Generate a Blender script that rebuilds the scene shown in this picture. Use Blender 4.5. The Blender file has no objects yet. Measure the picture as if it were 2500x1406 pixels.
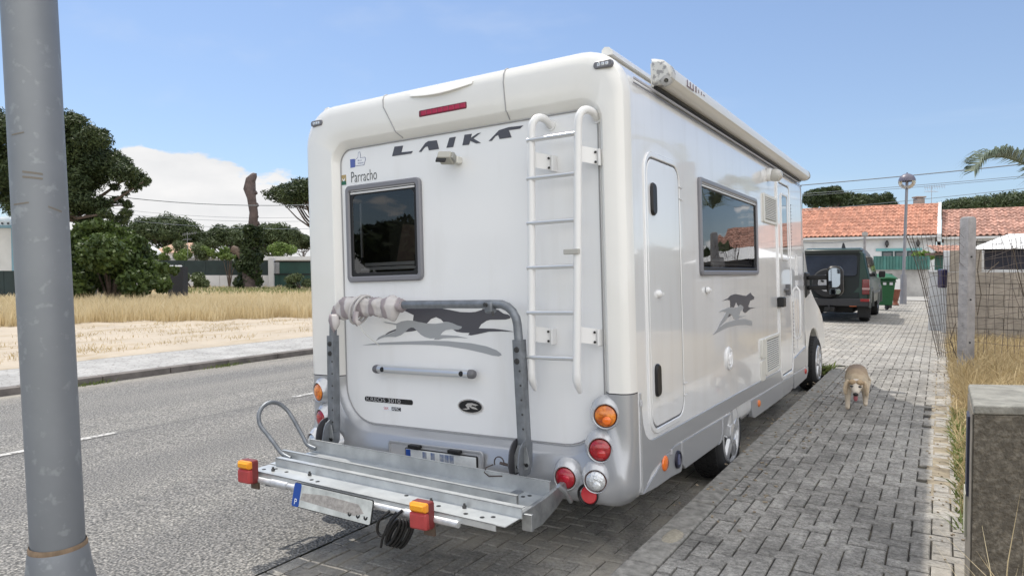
import bpy, bmesh, math, random
import numpy as np
from mathutils import Vector, Matrix, Euler, noise
random.seed(7)
rng = np.random.default_rng(7)
C = bpy.context.scene.collection
sc = bpy.context.scene
R = math.radians
PI = math.pi
# ------------------------------------------------------------------ camera
CAM = Vector((1.262, -3.225, 1.4526))
YAW, PITCH, FPX = R(31.557), R(-1.617), 1700.0
cd = bpy.data.cameras.new('camera'); cam = bpy.data.objects.new('camera', cd); C.objects.link(cam)
cam.location = CAM
cam.rotation_euler = (PI/2 + PITCH, 0, YAW)
cd.sensor_width = 36; cd.lens = FPX/2500*36; cd.clip_start = .05; cd.clip_end = 3000
sc.camera = cam
FW = Vector((-math.sin(YAW), math.cos(YAW), 0)); RT = Vector((math.cos(YAW), math.sin(YAW), 0))
# ------------------------------------------------------------------ world, sun, exposure
SUNV = Vector((.50, -.20, -1)).normalized()          # direction the light travels
SUN_EL = math.asin(-SUNV.z); SUN_AZ = math.atan2(-SUNV.x, -SUNV.y)   # clockwise from +Y
w = bpy.data.worlds.new('World'); sc.world = w; w.use_nodes = True
nt = w.node_tree; nt.nodes.clear()
def N(t, typ, **kw):
    n = t.nodes.new(typ)
    for k, v in kw.items(): setattr(n, k, v)
    return n
sky = N(nt, 'ShaderNodeTexSky', sky_type='NISHITA', sun_disc=False, sun_elevation=SUN_EL, sun_rotation=SUN_AZ)
sky.air_density = 1.0; sky.dust_density = .6; sky.ozone_density = 1.6; sky.altitude = 50
tc = N(nt, 'ShaderNodeTexCoord'); sep = N(nt, 'ShaderNodeSeparateXYZ')
nt.links.new(tc.outputs['Generated'], sep.inputs[0])
mp = N(nt, 'ShaderNodeMapping'); mp.inputs['Scale'].default_value = (1, 1, 2.6)
mp.inputs['Location'].default_value = (1.35, .6, .3)
nt.links.new(tc.outputs['Generated'], mp.inputs[0])
nz = N(nt, 'ShaderNodeTexNoise'); nz.inputs['Scale'].default_value = 6.5; nz.inputs['Detail'].default_value = 9; nz.inputs['Roughness'].default_value = .55
nt.links.new(mp.outputs[0], nz.inputs[0])
def mth(op, a, b=None, clamp=False):
    n = N(nt, 'ShaderNodeMath', operation=op, use_clamp=clamp)
    for i, x in enumerate((a, b)):
        if x is None: continue
        if isinstance(x, (int, float)): n.inputs[i].default_value = x
        else: nt.links.new(x, n.inputs[i])
    return n.outputs[0]
def bump_dir(az_u, el, width, gain):
    d = (FW + RT*((az_u-1250)/FPX)).normalized(); d = Vector((d.x*math.cos(el), d.y*math.cos(el), math.sin(el)))
    v = N(nt, 'ShaderNodeVectorMath', operation='DOT_PRODUCT'); v.inputs[1].default_value = d
    nt.links.new(tc.outputs['Generated'], v.inputs[0])
    a = mth('SUBTRACT', v.outputs['Value'], math.cos(width)); a = mth('DIVIDE', a, 1-math.cos(width)); a = mth('MAXIMUM', a, 0)
    return mth('MULTIPLY', a, gain)
elev = mth('MULTIPLY', mth('SUBTRACT', mth('MINIMUM', sep.outputs['Z'], .42), .05), -3.0)     # clear band above the horizon; unseen broken cloud overhead added to light the shade
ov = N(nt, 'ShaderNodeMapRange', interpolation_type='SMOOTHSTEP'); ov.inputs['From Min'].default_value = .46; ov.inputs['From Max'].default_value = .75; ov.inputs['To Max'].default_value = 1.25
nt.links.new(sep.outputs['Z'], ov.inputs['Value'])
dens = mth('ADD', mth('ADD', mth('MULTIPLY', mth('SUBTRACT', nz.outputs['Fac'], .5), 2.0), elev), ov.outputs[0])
for a in ((500, R(1.5), R(9.5), .62), (330, R(0), R(9), .45), (720, R(0.0), R(8), .5), (2150, R(8), R(9), -.6)):
    dens = mth('ADD', dens, bump_dir(*a))
# cloud behind the photographer (shows in the rear window), spread wide to light the shade
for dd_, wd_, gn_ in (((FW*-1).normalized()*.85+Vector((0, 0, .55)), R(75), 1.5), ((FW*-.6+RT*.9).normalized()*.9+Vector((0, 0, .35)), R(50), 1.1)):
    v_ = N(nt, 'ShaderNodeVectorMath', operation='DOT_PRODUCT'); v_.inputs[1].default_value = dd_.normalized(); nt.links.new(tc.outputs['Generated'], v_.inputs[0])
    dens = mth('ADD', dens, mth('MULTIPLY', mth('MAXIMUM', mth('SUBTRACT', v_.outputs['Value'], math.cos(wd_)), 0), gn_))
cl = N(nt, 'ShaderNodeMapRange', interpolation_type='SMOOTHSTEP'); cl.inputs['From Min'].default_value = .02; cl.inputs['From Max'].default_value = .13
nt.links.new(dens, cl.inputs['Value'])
# thin high cirrus streaks
mp2 = N(nt, 'ShaderNodeMapping'); mp2.inputs['Scale'].default_value = (1.2, 5, 9); mp2.inputs['Rotation'].default_value = (0, 0, R(25))
nt.links.new(tc.outputs['Generated'], mp2.inputs[0])
nz2 = N(nt, 'ShaderNodeTexNoise'); nz2.inputs['Scale'].default_value = 2.2; nz2.inputs['Detail'].default_value = 6
nt.links.new(mp2.outputs[0], nz2.inputs[0])
ci = N(nt, 'ShaderNodeMapRange', interpolation_type='SMOOTHSTEP'); ci.inputs['From Min'].default_value = .52; ci.inputs['From Max'].default_value = .82; ci.inputs['To Max'].default_value = .10
nt.links.new(nz2.outputs['Fac'], ci.inputs['Value'])
cov = mth('ADD', cl.outputs[0], ci.outputs[0], True)
tint = N(nt, 'ShaderNodeMix', data_type='RGBA', blend_type='MULTIPLY'); tint.inputs['Factor'].default_value = 1
nt.links.new(sky.outputs[0], tint.inputs['A']); tint.inputs['B'].default_value = (.49, .575, .68, 1)
hz = N(nt, 'ShaderNodeMapRange'); hz.inputs['From Min'].default_value = -.02; hz.inputs['From Max'].default_value = .6
hz.inputs['To Min'].default_value = .36; hz.inputs['To Max'].default_value = .10
nt.links.new(sep.outputs['Z'], hz.inputs['Value'])
veil = N(nt, 'ShaderNodeMix', data_type='RGBA'); nt.links.new(hz.outputs[0], veil.inputs['Factor'])
nt.links.new(tint.outputs['Result'], veil.inputs['A']); veil.inputs['B'].default_value = (3.0, 3.4, 3.9, 1)
nz3 = N(nt, 'ShaderNodeTexNoise'); nz3.inputs['Scale'].default_value = 9; nz3.inputs['Detail'].default_value = 5
nt.links.new(mp.outputs[0], nz3.inputs[0])
cc = N(nt, 'ShaderNodeMix', data_type='RGBA'); nt.links.new(nz3.outputs['Fac'], cc.inputs['Factor'])
cc.inputs['A'].default_value = (3.1, 3.2, 3.35, 1); cc.inputs['B'].default_value = (5.2, 5.1, 5.0, 1)
vs_n = N(nt, 'ShaderNodeVectorMath', operation='DOT_PRODUCT'); vs_n.inputs[1].default_value = Vector((SUNV.x, SUNV.y, 0)).normalized(); nt.links.new(tc.outputs['Generated'], vs_n.inputs[0])
fl_ = N(nt, 'ShaderNodeMapRange'); fl_.inputs['From Min'].default_value = -.9; fl_.inputs['From Max'].default_value = .9; fl_.inputs['To Min'].default_value = 1.0; fl_.inputs['To Max'].default_value = 2.3; nt.links.new(vs_n.outputs['Value'], fl_.inputs['Value'])
ccs = N(nt, 'ShaderNodeVectorMath', operation='SCALE'); nt.links.new(cc.outputs['Result'], ccs.inputs[0]); nt.links.new(fl_.outputs[0], ccs.inputs['Scale'])   # clouds facing the sun are brighter, boosted out of view to light the shade
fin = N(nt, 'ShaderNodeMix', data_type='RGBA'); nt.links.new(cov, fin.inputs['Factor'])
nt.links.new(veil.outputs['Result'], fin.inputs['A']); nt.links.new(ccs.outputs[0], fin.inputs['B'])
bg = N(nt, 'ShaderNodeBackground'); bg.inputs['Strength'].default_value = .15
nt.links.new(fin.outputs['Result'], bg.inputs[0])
wo = N(nt, 'ShaderNodeOutputWorld'); nt.links.new(bg.outputs[0], wo.inputs[0])
sl = bpy.data.lights.new('sun', 'SUN'); sl.energy = 2.5; sl.angle = R(.7); sl.color = (1, .95, .87)
so = bpy.data.objects.new('sun', sl); C.objects.link(so); so.rotation_euler = SUNV.to_track_quat('-Z', 'Y').to_euler()
sc.view_settings.view_transform = 'Standard'; sc.view_settings.look = 'None'; sc.view_settings.gamma = 1
sc.view_settings.use_curve_mapping = False; sc.view_settings.exposure = 0.52
sc.render.engine = 'CYCLES'; sc.cycles.max_bounces = 6; sc.cycles.use_denoising = True
sc.cycles.sample_clamp_indirect = 8

def G(u, d, z):
    """point at camera depth d in the horizontal direction of column u, at height z"""
    p = CAM + FW*d + RT*(d*(u-1250)/FPX); return Vector((p.x, p.y, z))
def H(v, d): return CAM.z + (655-v)*d/FPX
def proj(p):
    q = Vector(p)-CAM; d = q.dot(FW)
    return 1250+FPX*q.dot(RT)/max(d, .01), 655-FPX*q.z/max(d, .01), d

# ------------------------------------------------------------------ materials
MATS = {}
def M(name, col, rough=.6, metal=0, var=0, vs=4, bump=0, bs=60, coat=0, island=0, spec=.5, col2=None, space='Object', thresh=None, trans=0, dist=.01, vdet=5, stretch=None):
    if name in MATS: return MATS[name]
    m = bpy.data.materials.new(name); m.use_nodes = True; t = m.node_tree; b = t.nodes['Principled BSDF']
    b.inputs['Roughness'].default_value = rough; b.inputs['Metallic'].default_value = metal
    b.inputs['Coat Weight'].default_value = coat; b.inputs['Coat Roughness'].default_value = .03
    b.inputs['Specular IOR Level'].default_value = spec; b.inputs['Transmission Weight'].default_value = trans
    if space == 'World': co = N(t, 'ShaderNodeNewGeometry').outputs['Position']
    else: co = N(t, 'ShaderNodeTexCoord').outputs['Object']
    if stretch:
        mpn = N(t, 'ShaderNodeMapping'); mpn.inputs['Scale'].default_value = stretch; t.links.new(co, mpn.inputs[0]); co = mpn.outputs[0]
    out = None
    c = (*col, 1)
    if var or col2:
        n = N(t, 'ShaderNodeTexNoise'); n.inputs['Scale'].default_value = vs; n.inputs['Detail'].default_value = vdet; n.inputs['Roughness'].default_value = .6
        t.links.new(co, n.inputs[0])
        r = N(t, 'ShaderNodeValToRGB')
        lo, hi = thresh or (.3, .7)
        r.color_ramp.elements[0].position = lo; r.color_ramp.elements[1].position = hi
        r.color_ramp.elements[0].color = tuple(x*(1-var) for x in col)+(1,)
        r.color_ramp.elements[1].color = (*col2, 1) if col2 else tuple(min(1, x*(1+var)) for x in col)+(1,)
        t.links.new(n.outputs['Fac'], r.inputs[0]); out = r.outputs[0]
    if island:
        g = N(t, 'ShaderNodeNewGeometry'); mr = N(t, 'ShaderNodeMapRange'); mr.inputs['To Min'].default_value = 1-island; mr.inputs['To Max'].default_value = 1+island
        t.links.new(g.outputs['Random Per Island'], mr.inputs[0])
        oi = N(t, 'ShaderNodeObjectInfo'); mr2 = N(t, 'ShaderNodeMapRange'); mr2.inputs['To Min'].default_value = 1-island; mr2.inputs['To Max'].default_value = 1+island
        t.links.new(oi.outputs['Random'], mr2.inputs[0])
        ml = N(t, 'ShaderNodeMath', operation='MULTIPLY'); t.links.new(mr.outputs[0], ml.inputs[0]); t.links.new(mr2.outputs[0], ml.inputs[1])
        vm = N(t, 'ShaderNodeVectorMath', operation='SCALE')
        if out: t.links.new(out, vm.inputs[0])
        else: vm.inputs[0].default_value = col
        t.links.new(ml.outputs[0], vm.inputs['Scale']); out = vm.outputs[0]
    if out: t.links.new(out, b.inputs['Base Color'])
    else: b.inputs['Base Color'].default_value = c
    if bump:
        n2 = N(t, 'ShaderNodeTexNoise'); n2.inputs['Scale'].default_value = bs; n2.inputs['Detail'].default_value = 4
        t.links.new(co, n2.inputs[0])
        bp = N(t, 'ShaderNodeBump'); bp.inputs['Strength'].default_value = bump; bp.inputs['Distance'].default_value = dist
        t.links.new(n2.outputs['Fac'], bp.inputs['Height']); t.links.new(bp.outputs[0], b.inputs['Normal'])
    MATS[name] = m
    return m
def leafmat(name, c1, c2, island=.5, tr=.25):
    if name in MATS: return MATS[name]
    m = bpy.data.materials.new(name); m.use_nodes = True; t = m.node_tree; b = t.nodes['Principled BSDF']; b.inputs['Roughness'].default_value = .55
    b.inputs['Specular IOR Level'].default_value = .3
    g = N(t, 'ShaderNodeNewGeometry'); n = N(t, 'ShaderNodeTexNoise'); n.inputs['Scale'].default_value = .9; n.inputs['Detail'].default_value = 3
    t.links.new(g.outputs['Position'], n.inputs[0])
    ad = N(t, 'ShaderNodeMath', operation='ADD'); ml = N(t, 'ShaderNodeMath', operation='MULTIPLY'); ml.inputs[1].default_value = island
    t.links.new(g.outputs['Random Per Island'], ml.inputs[0]); t.links.new(ml.outputs[0], ad.inputs[0])
    mr = N(t, 'ShaderNodeMapRange'); mr.inputs['From Min'].default_value = .35; mr.inputs['From Max'].default_value = .65; mr.inputs['To Max'].default_value = 1-island
    t.links.new(n.outputs['Fac'], mr.inputs[0]); t.links.new(mr.outputs[0], ad.inputs[1])
    mx = N(t, 'ShaderNodeMix', data_type='RGBA'); mx.inputs['A'].default_value = (*c1, 1); mx.inputs['B'].default_value = (*c2, 1)
    t.links.new(ad.outputs[0], mx.inputs['Factor']); t.links.new(mx.outputs['Result'], b.inputs['Base Color'])
    tl = N(t, 'ShaderNodeBsdfTranslucent'); t.links.new(mx.outputs['Result'], tl.inputs[0])
    ms = N(t, 'ShaderNodeMixShader'); ms.inputs[0].default_value = tr
    t.links.new(b.outputs[0], ms.inputs[1]); t.links.new(tl.outputs[0], ms.inputs[2]); t.links.new(ms.outputs[0], t.nodes['Material Output'].inputs[0])
    MATS[name] = m; return m
def glassmat(name, tint, refl=.9):
    m = bpy.data.materials.new(name); m.use_nodes = True; t = m.node_tree; t.nodes.remove(t.nodes['Principled BSDF'])
    tr = N(t, 'ShaderNodeBsdfTransparent'); tr.inputs[0].default_value = (*tint, 1)
    gl = N(t, 'ShaderNodeBsdfGlossy'); gl.inputs['Roughness'].default_value = .015; gl.inputs[0].default_value = (refl, refl, refl, 1)
    lw = N(t, 'ShaderNodeFresnel'); lw.inputs['IOR'].default_value = 1.7
    n = N(t, 'ShaderNodeTexNoise'); n.inputs['Scale'].default_value = 2.2; n.inputs['Detail'].default_value = 1
    g = N(t, 'ShaderNodeTexCoord'); t.links.new(g.outputs['Object'], n.inputs[0])
    bp = N(t, 'ShaderNodeBump'); bp.inputs['Strength'].default_value = .02; bp.inputs['Distance'].default_value = .1; t.links.new(n.outputs['Fac'], bp.inputs['Height'])
    t.links.new(bp.outputs[0], gl.inputs['Normal']); t.links.new(bp.outputs[0], lw.inputs['Normal'])
    ms = N(t, 'ShaderNodeMixShader'); t.links.new(lw.outputs[0], ms.inputs[0]); t.links.new(tr.outputs[0], ms.inputs[1]); t.links.new(gl.outputs[0], ms.inputs[2])
    t.links.new(ms.outputs[0], t.nodes['Material Output'].inputs[0]); return m

# ------------------------------------------------------------------ mesh helpers
class MB:
    def __init__(s): s.v = []; s.f = []; s.mi = []; s.cur = 0
    def add(s, vs, fs):
        o = len(s.v); s.v += [tuple(v) for v in vs]; s.f += [tuple(i+o for i in f) for f in fs]; s.mi += [s.cur]*len(fs); return s
    def box(s, c, d, rot=None):
        x, y, z = (k/2 for k in d); vs = [Vector((a, b, e)) for a in (-x, x) for b in (-y, y) for e in (-z, z)]
        if rot is not None: vs = [rot @ v for v in vs]
        c = Vector(c); return s.add([v+c for v in vs], [(0, 1, 3, 2), (4, 6, 7, 5), (0, 4, 5, 1), (2, 3, 7, 6), (0, 2, 6, 4), (1, 5, 7, 3)])
    def b2(s, a, b): return s.box([(p+q)/2 for p, q in zip(a, b)], [abs(q-p) for p, q in zip(a, b)])
    def loft(s, loops, closed=True, cap0=False, cap1=False):
        n = len(loops[0]); vs = [p for l in loops for p in l]; fs = []
        for i in range(len(loops)-1):
            for j in range(n if closed else n-1):
                k = (j+1) % n; fs.append((i*n+j, i*n+k, (i+1)*n+k, (i+1)*n+j))
        if cap0: fs.append(tuple(range(n-1, -1, -1)))
        if cap1: fs.append(tuple((len(loops)-1)*n+j for j in range(n)))
        return s.add(vs, fs)
    def tube(s, pts, r, n=8, cap=True):
        pts = [Vector(p) for p in pts]; loops = []; rr = r if hasattr(r, '__len__') else [r]*len(pts)
        t0 = (pts[1]-pts[0]).normalized(); up = Vector((0, 0, 1)) if abs(t0.z) < .9 else Vector((1, 0, 0)); u = t0.cross(up).normalized()
        for i, p in enumerate(pts):
            t = ((pts[min(i+1, len(pts)-1)]-pts[max(i-1, 0)])).normalized(); u = (u - t*u.dot(t)).normalized(); v = t.cross(u)
            loops.append([p+(u*math.cos(a)+v*math.sin(a))*rr[i] for a in (2*PI*k/n for k in range(n))])
        return s.loft(loops, True, cap, cap)
    def lathe(s, prof, o, ax, n=24, cap0=False, cap1=False):
        o = Vector(o); ax = Vector(ax).normalized(); u = ax.orthogonal().normalized(); v = ax.cross(u)
        return s.loft([[o+ax*h+(u*math.cos(a)+v*math.sin(a))*r for a in (2*PI*k/n for k in range(n))] for r, h in prof], True, cap0, cap1)
    def prism(s, poly, f, h0, h1):
        """poly in 2D, f(a,b,h)->3D"""
        n = len(poly); lo = [f(a, b, h0) for a, b in poly]; hi = [f(a, b, h1) for a, b in poly]
        return s.loft([lo, hi], True, True, True)
    def build(s, name, mat, parent=None, smooth=None, bev=0, seg=2, fixn=True):
        me = bpy.data.meshes.new(name); me.from_pydata(s.v, [], s.f)
        mats = mat if isinstance(mat, (list, tuple)) else [mat]
        for m in mats: me.materials.append(m)
        if len(mats) > 1: me.polygons.foreach_set('material_index', s.mi)
        if fixn and len(s.f) < 20000:
            bm = bmesh.new(); bm.from_mesh(me); bmesh.ops.recalc_face_normals(bm, faces=bm.faces); bm.to_mesh(me); bm.free()
        if smooth is not None or bev:
            me.polygons.foreach_set('use_smooth', [True]*len(me.polygons)); me.set_sharp_from_angle(angle=R(smooth if smooth is not None else 35))
        o = bpy.data.objects.new(name, me); C.objects.link(o)
        if parent is not None: o.parent = parent
        if bev:
            b = o.modifiers.new('bevel', 'BEVEL'); b.width = bev; b.segments = seg; b.limit_method = 'ANGLE'; b.angle_limit = R(35); b.harden_normals = True
        return o
def tag(o, label=None, cat=None, group=None, kind=None):
    for k, v in (('label', label), ('category', cat), ('group', group), ('kind', kind)):
        if v: o[k] = v
    return o
def empty(name, parent=None, loc=(0, 0, 0), rz=0):
    o = bpy.data.objects.new(name, None); C.objects.link(o); o.location = loc; o.rotation_euler = (0, 0, rz); o.empty_display_size = .1
    if parent is not None: o.parent = parent
    return o
def copy_tree(o, parent=None):
    c = o.copy(); C.objects.link(c); c.parent = parent
    for ch in o.children: copy_tree(ch, c)
    return c
def structure(o): o['kind'] = 'structure'; return o
def rrect(a0, a1, b0, b1, r, n=5):
    pts = []
    for cx, cy, s0 in ((a1-r, b1-r, 0), (a0+r, b1-r, 90), (a0+r, b0+r, 180), (a1-r, b0+r, 270)):
        for k in range(n+1):
            t = R(s0+90*k/n); pts.append((cx+r*math.cos(t), cy+r*math.sin(t)))
    return pts
def plate(mb, f, a0, a1, b0, b1, r, h0, h1, bev=.004, n=5):
    """rounded-rectangle plate standing proud from h0 to h1"""
    L = [[f(a, b, h0) for a, b in rrect(a0, a1, b0, b1, r, n)], [f(a, b, h1-bev) for a, b in rrect(a0, a1, b0, b1, r, n)],
         [f(a, b, h1) for a, b in rrect(a0+bev, a1-bev, b0+bev, b1-bev, max(r-bev, .001), n)]]
    return mb.loft(L, True, False, True)
def ring(mb, f, o, i, ro, ri, h0, h1, hi=None, bev=.004, n=5):
    """frame: outer rect o, inner rect i; proud h1, inner edge returns to hi"""
    hi = h0 if hi is None else hi
    def Lp(rc, r, h, d=0): return [f(a, b, h) for a, b in rrect(rc[0]+d, rc[1]-d, rc[2]+d, rc[3]-d, max(r-d, .001), n)]
    return mb.loft([Lp(o, ro, h0), Lp(o, ro, h1-bev), Lp(o, ro, h1, bev), Lp(i, ri, h1, -bev), Lp(i, ri, h1-bev), Lp(i, ri, hi)], True)
def cr(pts, m=5):
    """smooth a path (Catmull-Rom)"""
    P_ = [Vector(p) for p in pts]; out = []
    for i in range(len(P_)-1):
        a0, a1, a2, a3 = P_[max(i-1, 0)], P_[i], P_[i+1], P_[min(i+2, len(P_)-1)]
        for k in range(m):
            f = k/m; out.append(.5*((2*a1)+(a2-a0)*f+(2*a0-5*a1+4*a2-a3)*f*f+(3*a1-a0-3*a2+a3)*f**3))
    return out+[P_[-1]]
def arc(c, r, a0, a1, n, f):
    return [f(c[0]+r*math.cos(R(a0+(a1-a0)*k/n)), c[1]+r*math.sin(R(a0+(a1-a0)*k/n))) for k in range(n+1)]
def text_mesh(txt, size, f, h, font_shear=0, sx=1, bold=0):
    cu = bpy.data.curves.new('t', 'FONT'); cu.body = txt; cu.size = size; cu.shear = font_shear; cu.offset = bold; cu.resolution_u = 3
    o = bpy.data.objects.new('t', cu); me = bpy.data.meshes.new_from_object(o)
    mb = MB(); mb.add([f(v.co.x*sx, v.co.y, h) for v in me.vertices], [tuple(p.vertices) for p in me.polygons])
    bpy.data.objects.remove(o); bpy.data.meshes.remove(me); return mb
def quads(name, Cn, U, V, mat, parent=None, tri=False):
    """many small leaf faces: centres, half-axes (numpy n x 3)"""
    n = len(Cn)
    if tri: P = np.stack([Cn-U-V*.6, Cn+U-V*.6, Cn+V], 1); k = 3
    else: P = np.stack([Cn-U, Cn-V*1.0, Cn+U, Cn+V], 1); k = 4
    me = bpy.data.meshes.new(name); me.vertices.add(n*k); me.vertices.foreach_set('co', P.reshape(-1).astype('f'))
    me.loops.add(n*k); me.loops.foreach_set('vertex_index', np.arange(n*k, dtype='i'))
    me.polygons.add(n); me.polygons.foreach_set('loop_start', np.arange(0, n*k, k, dtype='i')); me.polygons.foreach_set('loop_total', np.full(n, k, dtype='i'))
    me.update(calc_edges=True); me.materials.append(mat)
    o = bpy.data.objects.new(name, me); C.objects.link(o)
    if parent is not None: o.parent = parent
    return o
def unit(n):
    a = rng.normal(size=(n, 3)); return a/np.linalg.norm(a, axis=1)[:, None]
def leafcloud(name, lobes, n, size, mat, parent, shell=.45, aspect=.5, tri=False, flat=0):
    """lobes: (cx,cy,cz, rx,ry,rz); leaves gather in each lobe's outer shell"""
    lobes = np.array(lobes, float); vol = lobes[:, 3]*lobes[:, 4]+lobes[:, 5]*lobes[:, 3]; idx = rng.choice(len(lobes), n, p=vol/vol.sum())
    d = unit(n); rad = 1-shell*rng.random(n)**1.4
    Pn = lobes[idx, :3]+d*lobes[idx, 3:]*rad[:, None]
    nr = unit(n)*.9+d*.7; nr[:, 2] += flat; nr /= np.linalg.norm(nr, axis=1)[:, None]
    t = np.cross(nr, unit(n)); t /= np.linalg.norm(t, axis=1)[:, None]; b = np.cross(nr, t)
    s = size*(.6+.8*rng.random(n))[:, None]
    return quads(name, Pn, t*s, b*s*aspect, mat, parent, tri)
POLY={'L':[(-1.521,2.25),(-1.454,2.248),(-1.468,2.209),(-1.379,2.206),(-1.391,2.193),(-1.543,2.194)],'A':[(-1.332,2.195),(-1.282,2.241),(-1.258,2.25),(-1.196,2.247),(-1.181,2.194),(-1.256,2.195),(-1.264,2.22),(-1.281,2.219),(-1.294,2.211),(-1.313,2.194)],'I':[(-1.103,2.249),(-1.058,2.249),(-1.078,2.193),(-1.126,2.194)],'K':[(-0.995,2.252),(-0.945,2.251),(-0.953,2.228),(-0.905,2.248),(-0.883,2.249),(-0.934,2.223),(-0.885,2.192),(-0.916,2.193),(-0.957,2.213),(-0.966,2.192),(-1.012,2.194)],'A2':[(-0.831,2.195),(-0.761,2.246),(-0.696,2.254),(-0.604,2.25),(-0.626,2.236),(-0.697,2.237),(-0.68,2.196),(-0.758,2.197),(-0.767,2.221),(-0.786,2.215),(-0.81,2.194)],'rd':[(-1.5,1.257),(-1.47,1.243),(-1.407,1.219),(-1.414,1.184),(-1.308,1.169),(-1.275,1.196),(-1.237,1.207),(-1.201,1.194),(-1.184,1.178),(-1.15,1.18),(-1.128,1.174),(-1.095,1.157),(-1.071,1.15),(-1.074,1.134),(-1.115,1.135),(-1.091,1.123),(-1.053,1.118),(-0.998,1.117),(-1.008,1.106),(-0.988,1.103),(-0.939,1.111),(-0.865,1.126),(-0.778,1.129),(-0.695,1.127),(-0.752,1.136),(-0.828,1.143),(-0.933,1.144),(-0.916,1.167),(-0.879,1.187),(-0.853,1.193),(-0.75,1.195),(-0.722,1.201),(-0.719,1.211),(-0.732,1.222),(-0.764,1.228),(-0.794,1.246),(-0.82,1.254),(-0.903,1.255),(-0.908,1.249),(-0.951,1.238),(-0.994,1.235),(-1.06,1.237),(-1.103,1.244),(-1.137,1.25),(-1.204,1.26),(-1.438,1.271)],'rd2':[(-1.656,1.089),(-1.611,1.114),(-1.544,1.136),(-1.544,1.126),(-1.579,1.114)],'rd3':[(-1.48,1.115),(-1.449,1.142),(-1.419,1.147),(-1.383,1.127),(-1.426,1.12)],'rg':[(-1.653,1.178),(-1.546,1.167),(-1.502,1.181),(-1.453,1.187),(-1.405,1.184),(-1.346,1.173),(-1.299,1.169),(-1.242,1.168),(-1.19,1.174),(-1.15,1.18),(-1.117,1.172),(-1.084,1.16),(-1.049,1.153),(-1.057,1.141),(-1.077,1.135),(-1.129,1.137),(-1.169,1.131),(-1.192,1.119),(-1.208,1.102),(-1.153,1.101),(-1.086,1.098),(-1.007,1.086),(-1.064,1.088),(-1.137,1.086),(-1.187,1.083),(-1.222,1.074),(-1.259,1.073),(-1.247,1.082),(-1.285,1.08),(-1.326,1.088),(-1.355,1.101),(-1.384,1.124),(-1.407,1.142),(-1.428,1.144),(-1.449,1.137),(-1.474,1.118),(-1.512,1.096),(-1.555,1.084),(-1.605,1.084),(-1.643,1.082),(-1.675,1.074),(-1.718,1.058),(-1.695,1.079),(-1.656,1.094),(-1.605,1.102),(-1.567,1.114),(-1.547,1.131),(-1.546,1.157),(-1.634,1.171)],'rs':[(-1.837,1.027),(-1.696,1.045),(-1.507,1.056),(-1.297,1.066),(-1.154,1.067),(-0.989,1.058),(-0.884,1.043),(-0.817,1.023),(-0.789,1.006),(-0.783,0.996),(-0.802,0.989),(-0.844,0.992),(-0.911,1.005),(-1.018,1.022),(-1.155,1.036),(-1.269,1.041),(-1.447,1.04),(-1.632,1.034)],'sd':[(1.706,1.232),(1.863,1.244),(1.96,1.265),(2.098,1.271),(2.305,1.256),(2.435,1.247),(2.528,1.26),(2.584,1.269),(2.644,1.246),(2.715,1.233),(2.702,1.211),(2.568,1.205),(2.494,1.159),(2.562,1.148),(2.764,1.142),(2.561,1.137),(2.399,1.114),(2.313,1.13),(2.339,1.166),(2.255,1.185),(2.17,1.178),(2.112,1.211),(2.048,1.173),(1.94,1.178),(1.937,1.227),(1.862,1.236)],'sd2':[(1.92,1.132),(1.965,1.117),(1.813,1.106),(1.667,1.072),(1.777,1.113)],'sg':[(1.623,1.159),(1.711,1.169),(1.819,1.173),(1.894,1.18),(2.048,1.168),(2.149,1.169),(2.204,1.185),(2.275,1.177),(2.338,1.16),(2.315,1.146),(2.25,1.138),(2.183,1.101),(2.42,1.093),(2.203,1.087),(2.111,1.074),(2.021,1.095),(1.966,1.127),(1.909,1.135),(1.812,1.092),(1.702,1.07),(1.589,1.05),(1.65,1.083),(1.741,1.115),(1.817,1.149),(1.745,1.157)],'ss':[(1.459,1.011),(1.596,1.049),(1.81,1.073),(2.079,1.078),(2.373,1.07),(2.598,1.04),(2.629,1.017),(2.594,0.999),(2.412,1.02),(2.115,1.036),(1.843,1.037),(1.627,1.024)],'thumb':[(-1.853,2.208),(-1.829,2.221),(-1.824,2.252),(-1.809,2.254),(-1.803,2.23),(-1.806,2.216),(-1.766,2.216),(-1.762,2.202),(-1.776,2.166),(-1.853,2.167)],'tb':[(-1.896,2.216),(-1.855,2.214),(-1.855,2.162),(-1.895,2.161)]}
# ================================================================== motorhome
white = M('white gelcoat', (.79, .78, .75), .25, var=.02, vs=2, bump=.015, bs=3, coat=.5, col2=(.81, .80, .77))
side_white = M('white side panel', (.76, .755, .745), .13, col2=(.81, .815, .82), thresh=(.28, .50), stretch=(5, 5, .6), vs=1.4, vdet=6, var=.0, bump=.02, bs=2.2, coat=.9, dist=.02)
cream = M('cream trim plastic', (.66, .65, .60), .35)
silver = M('silver paint', (.40, .41, .43), .3, metal=.35, var=.04, vs=400, coat=.5)
silver_bright = M('silver bezel', (.52, .53, .55), .22, metal=.35, coat=.6)
gap = M('dark panel gap', (.03, .03, .035), .6)
blackp = M('black plastic', (.014, .014, .015), .4, spec=.35)
greyframe = M('grey window frame', (.20, .20, .22), .3)
decal_dark = M('charcoal decal', (.075, .075, .09), .35)
decal_grey = M('grey decal', (.34, .355, .375), .35)
alu = M('anodised aluminium', (.66, .67, .68), .28, metal=.75)
whitetube = M('white painted tube', (.78, .78, .78), .3, coat=.3)
galv = M('galvanised steel', (.30, .315, .33), .42, metal=.65, var=.28, vs=9, bump=.1, bs=120, col2=(.46, .48, .49), dist=.002)
galv_dk = M('dull galvanised tube', (.20, .215, .235), .45, metal=.5, var=.25, vs=14, bump=.08, bs=90)
rubber = M('tyre rubber', (.02, .02, .021), .8, bump=.15, bs=200)
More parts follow.
